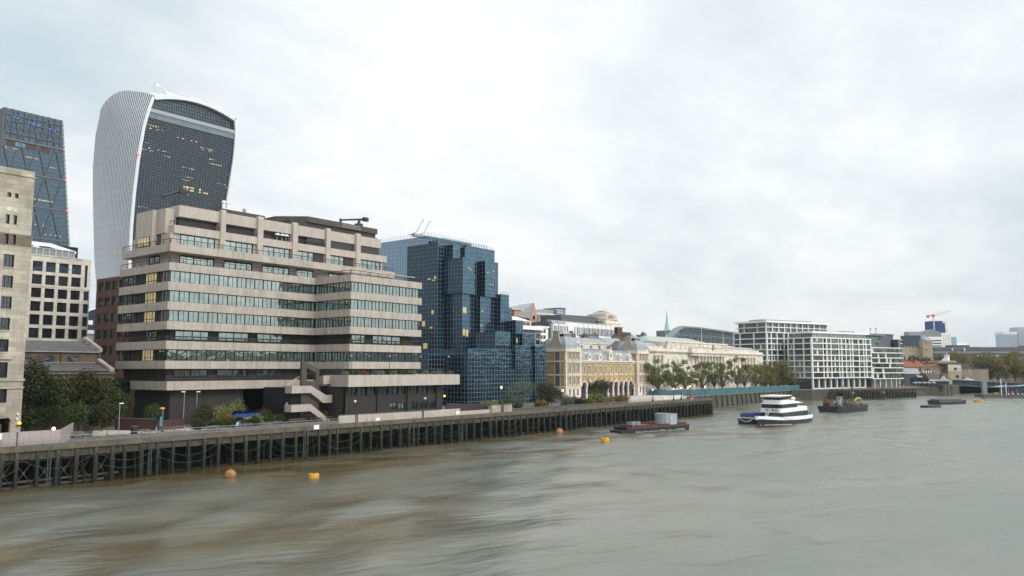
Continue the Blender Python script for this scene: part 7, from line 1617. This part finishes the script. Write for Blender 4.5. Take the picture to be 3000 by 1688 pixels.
# trees of the castle grounds
CT = [(577, 11.5, 21, 9, 4200, 'leaf_dark', 'dark rounded tree under the keep wall, left one'), (583, 4, 19.5, 8, 3600, 'leaf_dark', 'dark rounded tree under the keep wall, middle one'), (589, -3, 20.5, 8, 3800, 'leaf_dark', 'dark rounded tree under the keep turret'), (640, -5, 24, 12, 5200, 'leaf_brown', 'large olive tree before the dark hotel, left one'), (655, -22, 24, 13, 5200, 'leaf_brown', 'large olive tree before the dark hotel, middle one'), (664, -40, 23, 12, 4600, 'leaf_brown', 'large brownish tree before the dark hotel, right one'), (539, -37.5, 15, 7, 5200, 'leaf_dark', 'darkest bushy tree beside the gatehouse end of the castle wall'), (551, -42.5, 17, 8, 5600, 'leaf_brown', 'dark olive tree second from the gatehouse on the wharf'), (566, -50, 19, 9, 6200, 'leaf_brown', 'big olive tree in the middle of the wharf row'), (620, -46, 24, 13, 7000, 'leaf_brown', 'tallest golden olive tree topping the wharf row'), (583, -62, 18, 9, 6000, 'leaf_brown', 'golden tree right of the big olive one on the wharf'), (596, -74, 19, 9, 5600, 'leaf_brown', 'golden tree at the right edge of the view'), (600, -60, 20, 10, 5200, 'leaf_brown', 'olive tree behind the golden pair at the right edge'), (531, -24, 12, 4, 1600, 'leaf_brown', 'small orange brown tree behind the gatehouse roof')]
for i, (x, y, h, sp, n, lf, lab) in enumerate(CT): tree('park_tree', lab, 'tree', (x, y, 4.6), h, sp * .8, n, .75 if sp > 7 else .5, lf, fork=h * .22, r0=.45, group='trees in the castle grounds', seed=300 + i, clumps=14, dense=.35, low=.28, size=.34)
for i in range(9): x, y = off((545, -46), 5.2 * i, (i % 2) * 1.5); bush('hedge_shrub', 'dark low shrub at the foot of the wharf trees, ' + ['first from the gatehouse', 'second from the gatehouse', 'third from the gatehouse', 'fourth from the gatehouse', 'in the middle', 'fourth from the right edge', 'third from the right edge', 'second from the right edge', 'at the right edge'][i], 'shrub', (x, y, 4.6), 2.9, 2.2, 500, .5, 'leaf_dark', 'low shrubs under the wharf trees', 340 + i)
# river pier: covered gangway, pontoon, canopy
t = thing('pier_gangway', 'long covered dark gangway sloping down from the quay to the pier', 'gangway', (458, -29.5, 0), RZ); d = MB(); q = [(2, 6.2), (40, 4.3), (40, 6.9), (2, 8.9)]; d.plate(q, 0, .1, 1)
for k in range(18): u = 2 + 2.15 * k; z = 6.2 - (u - 2) * .05; d.box(u - .08, u + .08, -.15, -.02, z, z + 2.6, 0)
d.plate([(2, 5.6), (40, 3.7), (40, 4.4), (2, 6.3)], -.2, 2.6, 0); d.build('walkway', ['dark_grey', 'glass_dim'], t); d = MB(); d.plate([(1.5, 8.8), (40.5, 6.8), (40.5, 7.05), (1.5, 9.1)], -.5, 3); d.build('roof', 'grey_metal', t)
d = MB(); d.box(-3, 2, -.5, 4, 5.0, 6.0, 0)
for u in (-2.6, -.6, 1.4): d.tube((u, .5, -2), (u, .5, 5), .3)
d.build('bankseat', ['quay_cap'], t); d = MB(); d.lathe((14, 6), [(5, 7.8), (.3, 10)], 8); d.build('kiosk_roof', 'lead', t)
t = thing('pier_pontoon', 'dark floating pier pontoon with wavy canopies at the right edge', 'pier', (440, -48, 0), RZ); d = MB(); d.box(0, 70, 0, 8, -.6, 1.5); d.box(0, 70, -.15, 0, 1.1, 1.4); d.build('hull', 'dark_grey', t)
d = MB(); d.box(10, 70, 2.0, 2.2, 1.6, 5.0, 1)
for k in range(14): d.box(10 + 4.4 * k, 10.2 + 4.4 * k, 1.7, 1.95, 1.5, 5.2, 0)
d.build('shelter', ['grey_metal', 'glass_dim'], t)
for k, (a, c, z) in enumerate(((5, 17, 5.6), (15, 30, 6.0), (25, 48, 6.2), (40, 70, 6.6))): d = MB(); d.plate([(a, z), (a + (c - a) * .3, z - .35), (a + (c - a) * .7, z + .2), (c, z - .1), (c, z + .2), (a + (c - a) * .7, z + .5), (a + (c - a) * .3, z), (a, z + .3)], .5, 6); d.build('canopy', 'tower_pale_blue', t)
d = MB(); d.box(.5, 2.6, .5, 2.4, 0, 8.2); d.build('guide_pile', 'mid_grey', t)
for u, h in ((9.5, 9.5), (12.0, 7.4)): d = MB(); d.tube((u, -.3, 1), (u, -.3, h), .18); d.build('mast', 'white_paint', t)
for k in range(12): d = MB(); d.box(13 + 2.4 * k, 13.5 + 2.4 * k, -.3, -.18, 1.5, 2.2); d.build('fender', 'white_paint', t)
for u in (15.2, 22.3, 23.4): d = MB(); d.box(u, u + 1.0, .9, 1.3, 1.6, 3.2); d.build('red_sign', 'life_red', t)
for u in (6, 7.2): d = MB(); d.box(u, u + .5, -.3, -.15, 1.6, 2.6); d.build('post', 'sign_yellow', t)
# ================================================================== BOATS AND BUOYS
def hullprism(d, st, m=0, top=True):
    """stations (u, half beam at deck, half beam at water, deck z, keel z) from stern to bow, lofted"""
    rings = []
    for u, hb, hw, zd, zk in st: rings.append([(u, -hb, zd), (u, -hw, 0.0), (u, -hw * .7, zk), (u, hw * .7, zk), (u, hw, 0.0), (u, hb, zd)])
    for A, B in zip(rings, rings[1:]):
        for k in range(5): d.face([A[k], A[k + 1], B[k + 1], B[k]][::-1], m)
        if top: d.face([A[0], B[0], B[5], A[5]][::-1], m)
    d.face(rings[0], m); d.face(rings[-1][::-1], m)
def ang(a, b): return math.atan2(b[1] - a[1], b[0] - a[0])
# white passenger boat, bow towards the bridge
t = thing('passenger_boat', 'white three deck passenger boat with a navy hull moored in midstream', 'boat', (161.0, -33.3, 0), math.radians(-1.5)); L = 33.0
ST = [(0, .25, .08, 2.1, 0), (1.2, .95, .3, 2.05, -.4), (3, 1.75, .95, 1.9, -.7), (6, 2.6, 2.0, 1.7, -.8), (10, 3.05, 2.8, 1.45, -.8), (16, 3.2, 3.1, 1.2, -.8), (26, 3.2, 3.1, 1.0, -.7), (L, 2.9, 2.75, .98, -.5)]
d = MB(); hullprism(d, ST); d.build('hull', 'navy_hull', t)
d = MB()
for s in (-1, 1):
    for (u0, a0, w0, z0, _), (u1, a1, w1, z1, _) in zip(ST[:5], ST[1:6]):
        f0, f1 = .55 * (1 - u0 / 17), .55 * (1 - u1 / 17); q0, q1 = w0 + (a0 - w0) * f0 / z0 + .03, w1 + (a1 - w1) * f1 / z1 + .03
        q = [(u0, s * (w0 + .03), -.02), (u1, s * (w1 + .03), -.02), (u1, s * q1, f1), (u0, s * q0, f0)]; d.face(q if s < 0 else q[::-1], 0)
        q = [(u0, s * q0, f0), (u1, s * q1, f1), (u1, s * (q1 + .01), f1 + .09), (u0, s * (q0 + .01), f0 + .09)]; d.face(q if s < 0 else q[::-1], 1)
d.build('boot_stripe', ['red_paint', 'white_paint'], t)
d = MB(); TP = [2.85, 2.8, 2.7, 2.5, 2.3, 2.15, 2.0, 1.95]
for s in (-1, 1):
    for i in range(len(ST) - 1):
        (u0, a0, _, z0, _), (u1, a1, _, z1, _) = ST[i], ST[i + 1]
        q = [(u0, s * (a0 + .03), z0), (u1, s * (a1 + .03), z1), (u1, s * (a1 + .08), TP[i + 1]), (u0, s * (a0 + .08), TP[i])]; d.face(q if s < 0 else q[::-1], 0)
        q = [(u0, s * (a0 - .1), z0), (u1, s * (a1 - .1), z1), (u1, s * (a1 - .05), TP[i + 1]), (u0, s * (a0 - .05), TP[i])]; d.face(q[::-1] if s < 0 else q, 0)
        d.face([(u0, s * (a0 + .08), TP[i]), (u1, s * (a1 + .08), TP[i + 1]), (u1, s * (a1 - .05), TP[i + 1]), (u0, s * (a0 - .05), TP[i])], 0)
d.box(-.15, .05, -.3, .3, 1.9, 2.84, 0); d.box(L - .1, L + .02, -2.9, 2.9, .95, 1.94, 0); d.build('bulwark', 'white_paint', t)
def deckhouse(name, u0, u1, hw, z0, z1, nwin=12, taper=.5):
    d = MB(); pl_ = [(u0, -hw + taper), (u0 + taper, -hw), (u1, -hw), (u1, hw), (u0 + taper, hw), (u0, hw - taper)]; d.prism(pl_, z0, z1, 1)
    for s in (-1, 1):
        for k in range(nwin + 1): u = u0 + taper + (u1 - u0 - taper) * k / nwin; d.box(u - .07, u + .07, s * hw, s * (hw + .05), z0, z1, 0)
    for k in range(6): y = -hw + taper + 2 * (hw - taper) * k / 5; d.box(u0 - .05, u0, y - .07, y + .07, z0, z1, 0)
    d.build(name, ['black_iron', 'glass_dark'], t)
deckhouse('lower_saloon', 9.8, 29.3, 2.9, 1.9, 3.36, 15)
d = MB(); d.prism([(9.3, -2.5), (9.8, -3.0), (28.6, -3.0), (29.4, -2.6), (29.4, 2.6), (28.6, 3.0), (9.8, 3.0), (9.3, 2.5)], 3.36, 4.48); d.box(28.6, 30.2, -2.9, 2.9, 3.3, 3.42); d.build('middle_bulwark', 'white_paint', t)
deckhouse('middle_saloon', 9.9, 21.4, 2.75, 4.48, 5.56, 11)
d = MB(); d.prism([(9.2, -2.5), (9.7, -3.0), (25.2, -3.0), (25.2, 3.0), (9.7, 3.0), (9.2, 2.5)], 5.56, 5.72); d.prism([(10.6, -2.2), (11, -2.7), (16.4, -2.7), (16.4, 2.7), (11, 2.7), (10.6, 2.2)], 5.72, 6.66)
d.plate([(16.4, 5.72), (24.0, 5.72), (23.0, 5.95), (16.4, 6.5)], -2.7, 2.7); d.build('upper_bulwark', 'white_paint', t)
deckhouse('wheelhouse', 11.0, 15.9, 2.4, 6.66, 7.62, 5)
d = MB(); d.box(9.6, 17.4, -2.8, 2.8, 7.62, 7.84); d.box(9.5, 9.7, -2.8, 2.8, 7.4, 7.7); d.build('canopy', 'white_paint', t)
d = MB(); d.ball((25.0, -.4, 6.6), .62, n=12, rz=.5, k=8); d.box(24.6, 25.4, -.8, 0, 5.72, 6.3); d.build('life_raft', 'white_paint', t)
d = MB(); d.tube((24.2, .6, 5.7), (24.5, .6, 8.6), .07); d.build('mast', 'rust', t)
d = MB()
for s in (-1, 1):
    for z in (6.3, 6.7): d.tube((17.2, s * 2.6, z), (24.2, s * 2.6, z - .25), .04, n=4)
    for k in range(8): u = 17.2 + k; d.tube((u, s * 2.6, 5.8), (u, s * 2.6, 6.68 - .036 * k), .035, n=4)
d.build('railing', 'rust', t)
d = MB()
for k in range(14): a, c = 2 * math.pi * k / 14, 2 * math.pi * (k + 1) / 14; d.tube((9.25, -1.6 + .3 * math.cos(a), 3.95 + .3 * math.sin(a)), (9.25, -1.6 + .3 * math.cos(c), 3.95 + .3 * math.sin(c)), .08, n=5)
d.build('lifebuoy', 'life_red', t)
for y in (-.6, .9):
    d = MB(); d.box(9.24, 9.3, y - .5, y + .5, 3.65, 3.72)
    for k in range(1, 4): d.box(9.24, 9.3, y - .5, y + .5, 3.65 + .2 * k, 3.75 + .2 * k)
    d.box(9.262, 9.3, y - .06, y + .06, 3.66, 4.3); d.build('vent_grille', 'mid_grey', t)
d = MB(); d.tube((8.0, .5, 2.0), (9.4, .5, 3.5), .07); d.tube((8.0, 1.1, 2.0), (9.4, 1.1, 3.5), .07)
for k in range(5): d.box(8.1 + .27 * k, 8.3 + .27 * k, .5, 1.1, 2.1 + .29 * k, 2.15 + .29 * k)
d.build('boarding_steps', 'white_paint', t)
d = MB()
for u in (8.6, 27.2, 31): d.box(u, u + .3, -3.0, -2.7, TP[5], TP[5] + .45)
d.path([(8.7, -3.1, 2.5), (12, -3.35, 1.6), (17, -3.4, 1.2)], .04, 4); d.build('bollard', 'black_iron', t)
# black lighter with the blue tarpaulin alongside
t = thing('lighter', 'small black barge tied to the far side of the white passenger boat', 'boat', (170.3, -26.7, 0), math.radians(-2)); d = MB(); hullprism(d, [(0, 2.3, 2.1, 1.55, -.5), (.8, 2.6, 2.4, 1.5, -.5), (17, 2.6, 2.4, 1.5, -.5), (18, 2.2, 2.0, 1.6, -.5)]); d.build('hull', 'black_hull', t); d = MB(); d.box(.2, 17.6, -2.4, 2.4, 1.56, 1.8); d.build('deck', 'white_metal', t); d = MB(); d.path([(-.1, 1.9, 1.5), (-.2, .8, .9), (-.2, -.6, .75), (-.2, -1.6, 1.1), (-.1, -2.3, 1.6)], .07, 5); d.path([(-.1, 1.5, 1.3), (-.25, 0, .6), (-.1, -2.0, 1.4)], .06, 5); d.build('rope', 'cream_stone', t)
d = MB(); r = random.Random(5); d.box(0, 9, -2.0, 2.0, 0, .8); d.plate([(0, .8), (9, .8), (8.6, 1.15), (4, 1.0), (.4, 1.2)], -1.6, 1.6); o = d.build('tarpaulin', 'blue_tarp'); o.location = (171.6, -26.6, 1.82); o.rotation_euler = (0, 0, math.radians(-2)); tag(o, 'blue tarpaulin cover on the small black barge', 'tarpaulin')
# barge with the big metal tank
HD = math.radians(-15.4); P0 = (123.9, -14.2)
t = thing('tank_barge', 'long rusty black barge with red hatch coamings carrying a metal tank', 'boat', (P0[0], P0[1], 0), HD); L = 22.3
BS = [(.6, 2.2, 2.0, 1.42, -.5), (2.6, 2.7, 2.5, 1.3, -.5), (L - 2, 2.7, 2.5, 1.25, -.5), (L, 2.3, 2.1, 1.35, -.5)]
d = MB(); hullprism(d, [(-1.0, 1.9, 1.7, .62, -.5), (.55, 2.1, 2.0, .66, -.5)]); hullprism(d, BS); d.build('hull', 'black_hull', t)
d = MB()
for u0, u1 in ((2.4, 11.2), (11.5, L - 1.0)):
    for s in (-1, 1): d.box(u0, u1, s * 2.1, s * 2.25, 1.3, 1.72)
    d.box(u0, u0 + .15, -2.1, 2.1, 1.3, 1.72); d.box(u1 - .15, u1, -2.1, 2.1, 1.3, 1.72)
d.build('hatch_coaming', 'red_paint', t); d = MB(); d.box(2.5, L - 1.1, -2.08, 2.08, 1.3, 1.5); d.build('hatch_board', 'dark_grey', t)
d = MB()
for s in (-1, 1):
    for (u0, a0, _, z0, _), (u1, a1, _, z1, _) in zip(BS, BS[1:]):
        q = [(u0, s * (a0 + .04), z0 - .22), (u1, s * (a1 + .04), z1 - .22), (u1, s * (a1 + .06), z1 + .03), (u0, s * (a0 + .06), z0 + .03)]; d.face(q if s < 0 else q[::-1]); d.face([(u0, s * (a0 + .06), z0 + .03), (u1, s * (a1 + .06), z1 + .03), (u1, s * (a1 - .15), z1 + .03), (u0, s * (a0 - .15), z0 + .03)])
d.build('rubbing_strake', 'rust', t)
d = MB(); r = random.Random(3); u = 3.0; h0 = .3
while u < L - 2.2:
    w = r.uniform(.5, 1.4); h1 = r.uniform(.12, .45); d.plate([(u, .02), (u + w, .02), (u + w, h1), (u, h0)], -2.64, -2.56); u += w; h0 = h1
d.build('weed_line', 'mid_grey', t)
for u, w in ((2.9, 1.3), (4.6, 1.2)):
    d = MB()
    for z in (1.75, 2.05, 2.35): d.box(u, u + w, -1.6, -1.54, z, z + .12); d.box(u, u + w, -.2, -.14, z, z + .12)
    for q in (u, u + w - .06): d.box(q, q + .06, -1.6, -.14, 1.72, 2.5)
    d.build('cage', 'galvanised', t)
d = MB()
for u in (1.2, L - .9, 11.35): d.tube((u, -1.9, 1.3), (u, -1.9, 1.85), .15)
d.build('bollard', 'black_iron', t); d = MB()
for k in range(6): u = 12 + 1.7 * k; d.tube((u, -2.4, 1.3), (u, -2.4, 2.2), .025, n=4)
d.path([(12, -2.4, 2.2), (16, -2.4, 2.15), (20.5, -2.4, 2.2)], .025, 4); d.build('hand_line', 'grey_metal', t)
ca, sa = math.cos(HD), math.sin(HD); t = thing('metal_tank', 'large open galvanised steel tank standing on the rusty barge', 'tank', (P0[0] + ca * 16.4, P0[1] + sa * 16.4, 1.43)); d = MB(); d.lathe((0, 0), [(2.65, 0), (2.65, 2.45), (2.7, 2.46), (2.7, 2.56), (2.56, 2.56), (2.56, .2)], 40); d.build('shell', 'galvanised', t, smooth=False)
d = MB()
for k in range(16): a = 2 * math.pi * k / 16; d.box(2.66 * math.cos(a) - .025, 2.66 * math.cos(a) + .025, 2.66 * math.sin(a) - .025, 2.66 * math.sin(a) + .025, .05, 2.44)
d.build('seam', 'mid_grey', t)
# work barge with grabs
t = thing('work_barge', 'black work barge piled with scrap, a grey derrick and a yellow grab', 'boat', (243, -27.2, 0), math.radians(-11)); L = 23.0
d = MB(); hullprism(d, [(-.6, 3.8, 3.0, 2.15, -.5), (1.5, 4.2, 3.9, 1.9, -.5), (12, 4.3, 4.1, 1.7, -.5), (L - 2, 4.0, 3.6, 2.0, -.5), (L, 3.2, 2.7, 2.5, -.5)]); d.build('hull', 'black_hull', t)
d = MB(); d.plate([(2.2, 1.9), (5.2, 1.9), (5.6, 2.9), (2.4, 3.0)], .6, 3.2); d.plate([(1.8, 3.0), (5.0, 2.95), (5.6, 3.5), (2.6, 4.5)], 1.0, 2.9); d.build('skip', 'rust', t); d = MB(); d.lathe((6.5, -.6), [(1.0, 1.9), (.85, 3.6), (.5, 5.2)], 8); d.box(5.9, 7.3, -1.4, .2, 4.3, 5.3); d.tube((6.6, -.6, 5.2), (9, -1.6, 2), .16); d.build('derrick', 'grey_metal', t)
d = MB(); d.box(8.5, 13.5, -2, 2, 1.8, 2.9); d.box(9.5, 11, -1.2, 1.2, 2.9, 3.6); d.build('deckhouse', 'black_hull', t); d = MB()
for k in range(6): d.tube((9 + k * 1.0, -2.2, 2.9), (9 + k * 1.0, -2.2, 4.0), .05, n=4)
d.tube((9, -2.2, 4.0), (14, -2.2, 4.0), .05, n=4); d.build('railing', 'rust', t)
d = MB(); d.tube((15, 0, 1.8), (15, 0, 4.6), .2); d.tube((16, .4, 1.8), (16, .4, 4.4), .16); d.tube((14.5, -1, 2.4), (18, -2.4, 4.1), .16); d.build('crane_post', 'dark_grey', t); d = MB(); d.path([(15.5, -1.6, 3.4), (16.6, -2.0, 4.5), (18.0, -2.6, 4.4), (18.6, -3.0, 2.6)], .38, 7); d.build('grab_arm', 'faded_yellow', t); d = MB(); d.box(14, L - 2, -2.8, 2.8, 1.9, 2.25); d.build('deck_plate', 'rust', t)
d = MB(); r = random.Random(8)
for k in range(26): u, v = r.uniform(.5, 20), r.uniform(-3.4, -1.5); s_ = r.uniform(.2, .6); d.box(u, u + s_ * 1.5, v, v + s_, 1.9, 2.0 + s_)
d.build('scrap_heap', 'dark_grey', t)
# far dumb barge and small raft
A, B = (334, -42.5), (354.5, -52)
t = thing('dumb_barge', 'empty flat black barge moored far out near the pier', 'boat', (A[0], A[1], 0), ang(A, B)); d = MB(); hullprism(d, [(0, 1.8, 1.1, 1.6, -.4), (1.6, 2.8, 2.6, 1.45, -.4), (17, 2.8, 2.6, 1.45, -.4), (20.0, 2.4, 2.0, 1.6, -.4)]); d.build('hull', 'black_hull', t); d = MB(); d.box(2, 17.5, -2.1, 2.1, 1.5, 2.1, 0); d.build('hatch_cover', 'dark_grey', t); d = MB(); d.box(1.6, 17.5, -2.86, -2.66, 1.1, 1.3); d.build('rubbing_strake', 'mid_grey', t)
t = thing('mooring_raft', 'small low brown mooring raft left of the empty black barge', 'raft', (303, -45.5, 0), ang(A, B)); d = MB(); d.box(0, 8, -1.6, 1.6, -.3, .7); d.build('deck', 'quay_timber', t); d = MB(); d.box(3.6, 4.2, -.3, .3, .7, 1.3); d.build('bollard', 'dark_grey', t)
def roundbuoy(lab, x, y, r_): t = thing('mooring_buoy', lab, 'buoy', (x, y, 0), 0, 'rusty round mooring buoys'); d = MB(); d.ball((0, 0, r_ * .35), r_, n=18, k=10, z0=-.8); d.build('float', 'buoy_orange', t, smooth=True); d = MB(); d.tube((0, 0, r_ * 1.3), (0, 0, r_ * 1.5), .12); d.build('ring', 'rust', t)
roundbuoy('rusty orange round buoy nearest the bridge, off the garden promenade', 25.0, -10.2, .78); roundbuoy('rusty orange round buoy off the blue glass office', 114.1, -4.2, .92)
def drumbuoy(lab, x, y, r_, h): t = thing('drum_buoy', lab, 'buoy', (x, y, 0), 0, 'yellow drum mooring buoys'); d = MB(); d.lathe((0, 0), [(r_ * .95, -.3), (r_, -.1), (r_, h - .1), (r_ * .93, h)], 20); d.build('float', 'yellow_paint', t); d = MB(); d.box(-.14, .14, -.05, .05, h, h + .16); d.tube((0, 0, h), (0, 0, h + .1), .22); d.build('shackle', 'rust', t)
drumbuoy('yellow drum buoy nearest the bridge, right of the rusty round one', 32.1, -19.4, .72, .5); drumbuoy('yellow drum buoy left of the tank barge', 103.5, -23.0, .88, .75); drumbuoy('low wide yellow drum buoy off the pier', 377, -54, 2.0, .8)

person('person in dark clothes standing by the right hand pavilion door of the market hall', (209.8, 23.6, 5.7), math.radians(20), 'cloth_dark')
# ================================================================== light, sky, camera
SUN_EL, SUN_AZ = math.radians(40), math.radians(-84)               # direction towards the sun, angle from +x
w = bpy.data.worlds.new('World'); SC.world = w; w.use_nodes = True
nt = w.node_tree; bg = nt.nodes['Background']
tc = node(nt, 'ShaderNodeTexCoord'); v = tc.outputs['Generated']
sky = node(nt, 'ShaderNodeTexSky'); sky.sky_type = 'NISHITA'; sky.sun_disc = False
sky.sun_elevation = SUN_EL; sky.sun_rotation = math.pi / 2 - SUN_AZ; sky.air_density = 1.4; sky.dust_density = 2.0
sp = node(nt, 'ShaderNodeSeparateXYZ'); link(nt, v, sp.inputs[0])
zc = mathn(nt, 'ADD', mathn(nt, 'MAXIMUM', sp.outputs[2], 0.0), 0.21)
cb = node(nt, 'ShaderNodeCombineXYZ'); link(nt, mathn(nt, 'DIVIDE', sp.outputs[0], zc), cb.inputs[0]); link(nt, mathn(nt, 'DIVIDE', sp.outputs[1], zc), cb.inputs[1])
mp = node(nt, 'ShaderNodeMapping'); link(nt, cb.outputs[0], mp.inputs[0]); mp.inputs['Rotation'].default_value = (0, 0, math.radians(-30)); mp.inputs['Location'].default_value = SKYOFF
mp.inputs['Scale'].default_value = (0.8, 1.15, 1)
n1 = node(nt, 'ShaderNodeTexNoise'); link(nt, mp.outputs[0], n1.inputs['Vector']); n1.inputs['Scale'].default_value = 1.15; n1.inputs['Detail'].default_value = 7; n1.inputs['Roughness'].default_value = 0.47; n1.inputs['Distortion'].default_value = 0.25
n2 = node(nt, 'ShaderNodeTexNoise'); link(nt, mp.outputs[0], n2.inputs['Vector']); n2.inputs['Scale'].default_value = 0.42; n2.inputs['Detail'].default_value = 4; n2.inputs['Distortion'].default_value = 0.3
n3 = node(nt, 'ShaderNodeTexNoise'); link(nt, mp.outputs[0], n3.inputs['Vector']); n3.inputs['Scale'].default_value = 4.2; n3.inputs['Detail'].default_value = 6; n3.inputs['Roughness'].default_value = 0.6
cl = mathn(nt, 'ADD', mathn(nt, 'MULTIPLY', n1.outputs['Fac'], 0.50), mathn(nt, 'ADD', mathn(nt, 'MULTIPLY', n2.outputs['Fac'], 0.28), mathn(nt, 'MULTIPLY', n3.outputs['Fac'], 0.24)))
def lobe(az, el, lo, hi):
    dv = Vector((math.cos(el) * math.cos(az), math.cos(el) * math.sin(az), math.sin(el)))
    dp = nt.nodes.new('ShaderNodeVectorMath'); dp.operation = 'DOT_PRODUCT'; link(nt, v, dp.inputs[0]); dp.inputs[1].default_value = dv
    n = nt.nodes.new('ShaderNodeMapRange'); n.interpolation_type = 'SMOOTHSTEP'; link(nt, dp.outputs['Value'], n.inputs[0])
    n.inputs[1].default_value = lo; n.inputs[2].default_value = hi; n.inputs[3].default_value = 0; n.inputs[4].default_value = 1
    return n.outputs[0]
thin = lobe(math.radians(34), math.radians(17), 0.87, 1.0)          # thinner, brighter cloud up ahead
cl2 = mathn(nt, 'ADD', cl, mathn(nt, 'MULTIPLY', thin, 0.13))
cr = node(nt, 'ShaderNodeValToRGB'); link(nt, cl2, cr.inputs[0])
e = cr.color_ramp.elements; e[0].position = 0.40; e[0].color = (0.585, 0.69, 0.75, 1); e[1].position = 0.655; e[1].color = (0.985, 1.0, 1.0, 1)
q = e.new(0.47); q.color = (0.69, 0.765, 0.81, 1); q = e.new(0.545); q.color = (0.80, 0.855, 0.875, 1)
# the low sky is a shade greyer and warmer
low = maprange(nt, sp.outputs[2], 0.0, 0.22, 1, 0)
c = mixcol(nt, mathn(nt, 'MULTIPLY', low, 0.30), cr.outputs[0], (0.745, 0.72, 0.715))
south = lobe(SUN_AZ, math.radians(45), 0.22, 1.0)                   # cloud lit through on the sun's side, behind the camera
vm = nt.nodes.new('ShaderNodeVectorMath'); vm.operation = 'SCALE'; link(nt, c, vm.inputs[0]); link(nt, mathn(nt, 'ADD', mathn(nt, 'MULTIPLY', south, SOUTH), 1.0), vm.inputs['Scale'])
ns = nt.nodes.new('ShaderNodeVectorMath'); ns.operation = 'SCALE'; link(nt, sky.outputs[0], ns.inputs[0]); ns.inputs['Scale'].default_value = 0.10
cv = mixcol(nt, 0.93, ns.outputs[0], vm.outputs[0])
link(nt, cv, bg.inputs['Color']); bg.inputs['Strength'].default_value = 1.0

# thin river haze: one even volume round everything
m, hn, b = nt_new('haze_air'); hn.nodes.remove(b); pv = node(hn, 'ShaderNodeVolumePrincipled'); pv.inputs['Color'].default_value = (0.80, 0.87, 0.93, 1); pv.inputs['Density'].default_value = HAZE; pv.inputs['Anisotropy'].default_value = 0.2
link(hn, pv.outputs[0], hn.nodes['Material Output'].inputs['Volume']); MATS['haze_air'] = m
d = MB(); d.box(-720, 6300, -3300, 960, -3.5, 236); tag(d.build('haze', 'haze_air'), kind='stuff')

L = bpy.data.lights.new('sun', 'SUN'); L.energy = 1.3; L.angle = math.radians(14); L.color = (1.0, 0.955, 0.89)
lo = bpy.data.objects.new('sun', L); COL.objects.link(lo); lo.location = (0, -200, 300)
dv = Vector((math.cos(SUN_EL) * math.cos(SUN_AZ), math.cos(SUN_EL) * math.sin(SUN_AZ), math.sin(SUN_EL)))
lo.rotation_euler = dv.to_track_quat('Z', 'Y').to_euler()

cam = bpy.data.cameras.new('camera'); co = bpy.data.objects.new('camera', cam); COL.objects.link(co)
cam.sensor_width = 36.0; cam.lens = 36.0 * 2310.0 / 3000.0; cam.clip_start = 0.5; cam.clip_end = 20000
co.location = (CAMX, CAMY, CAMZ)
fwd = Vector((math.cos(PITCH) * math.cos(HEAD), math.cos(PITCH) * math.sin(HEAD), math.sin(PITCH)))
co.rotation_euler = (-fwd).to_track_quat('Z', 'Y').to_euler()
SC.camera = co
SC.view_settings.view_transform = 'Standard'; SC.view_settings.look = 'None'; SC.view_settings.gamma = 1.0; SC.view_settings.exposure = 0.14
SC.cycles.max_bounces = 6; SC.cycles.diffuse_bounces = 3; SC.cycles.glossy_bounces = 4; SC.cycles.transmission_bounces = 2; SC.cycles.volume_bounces = 0
SC.cycles.use_denoising = True
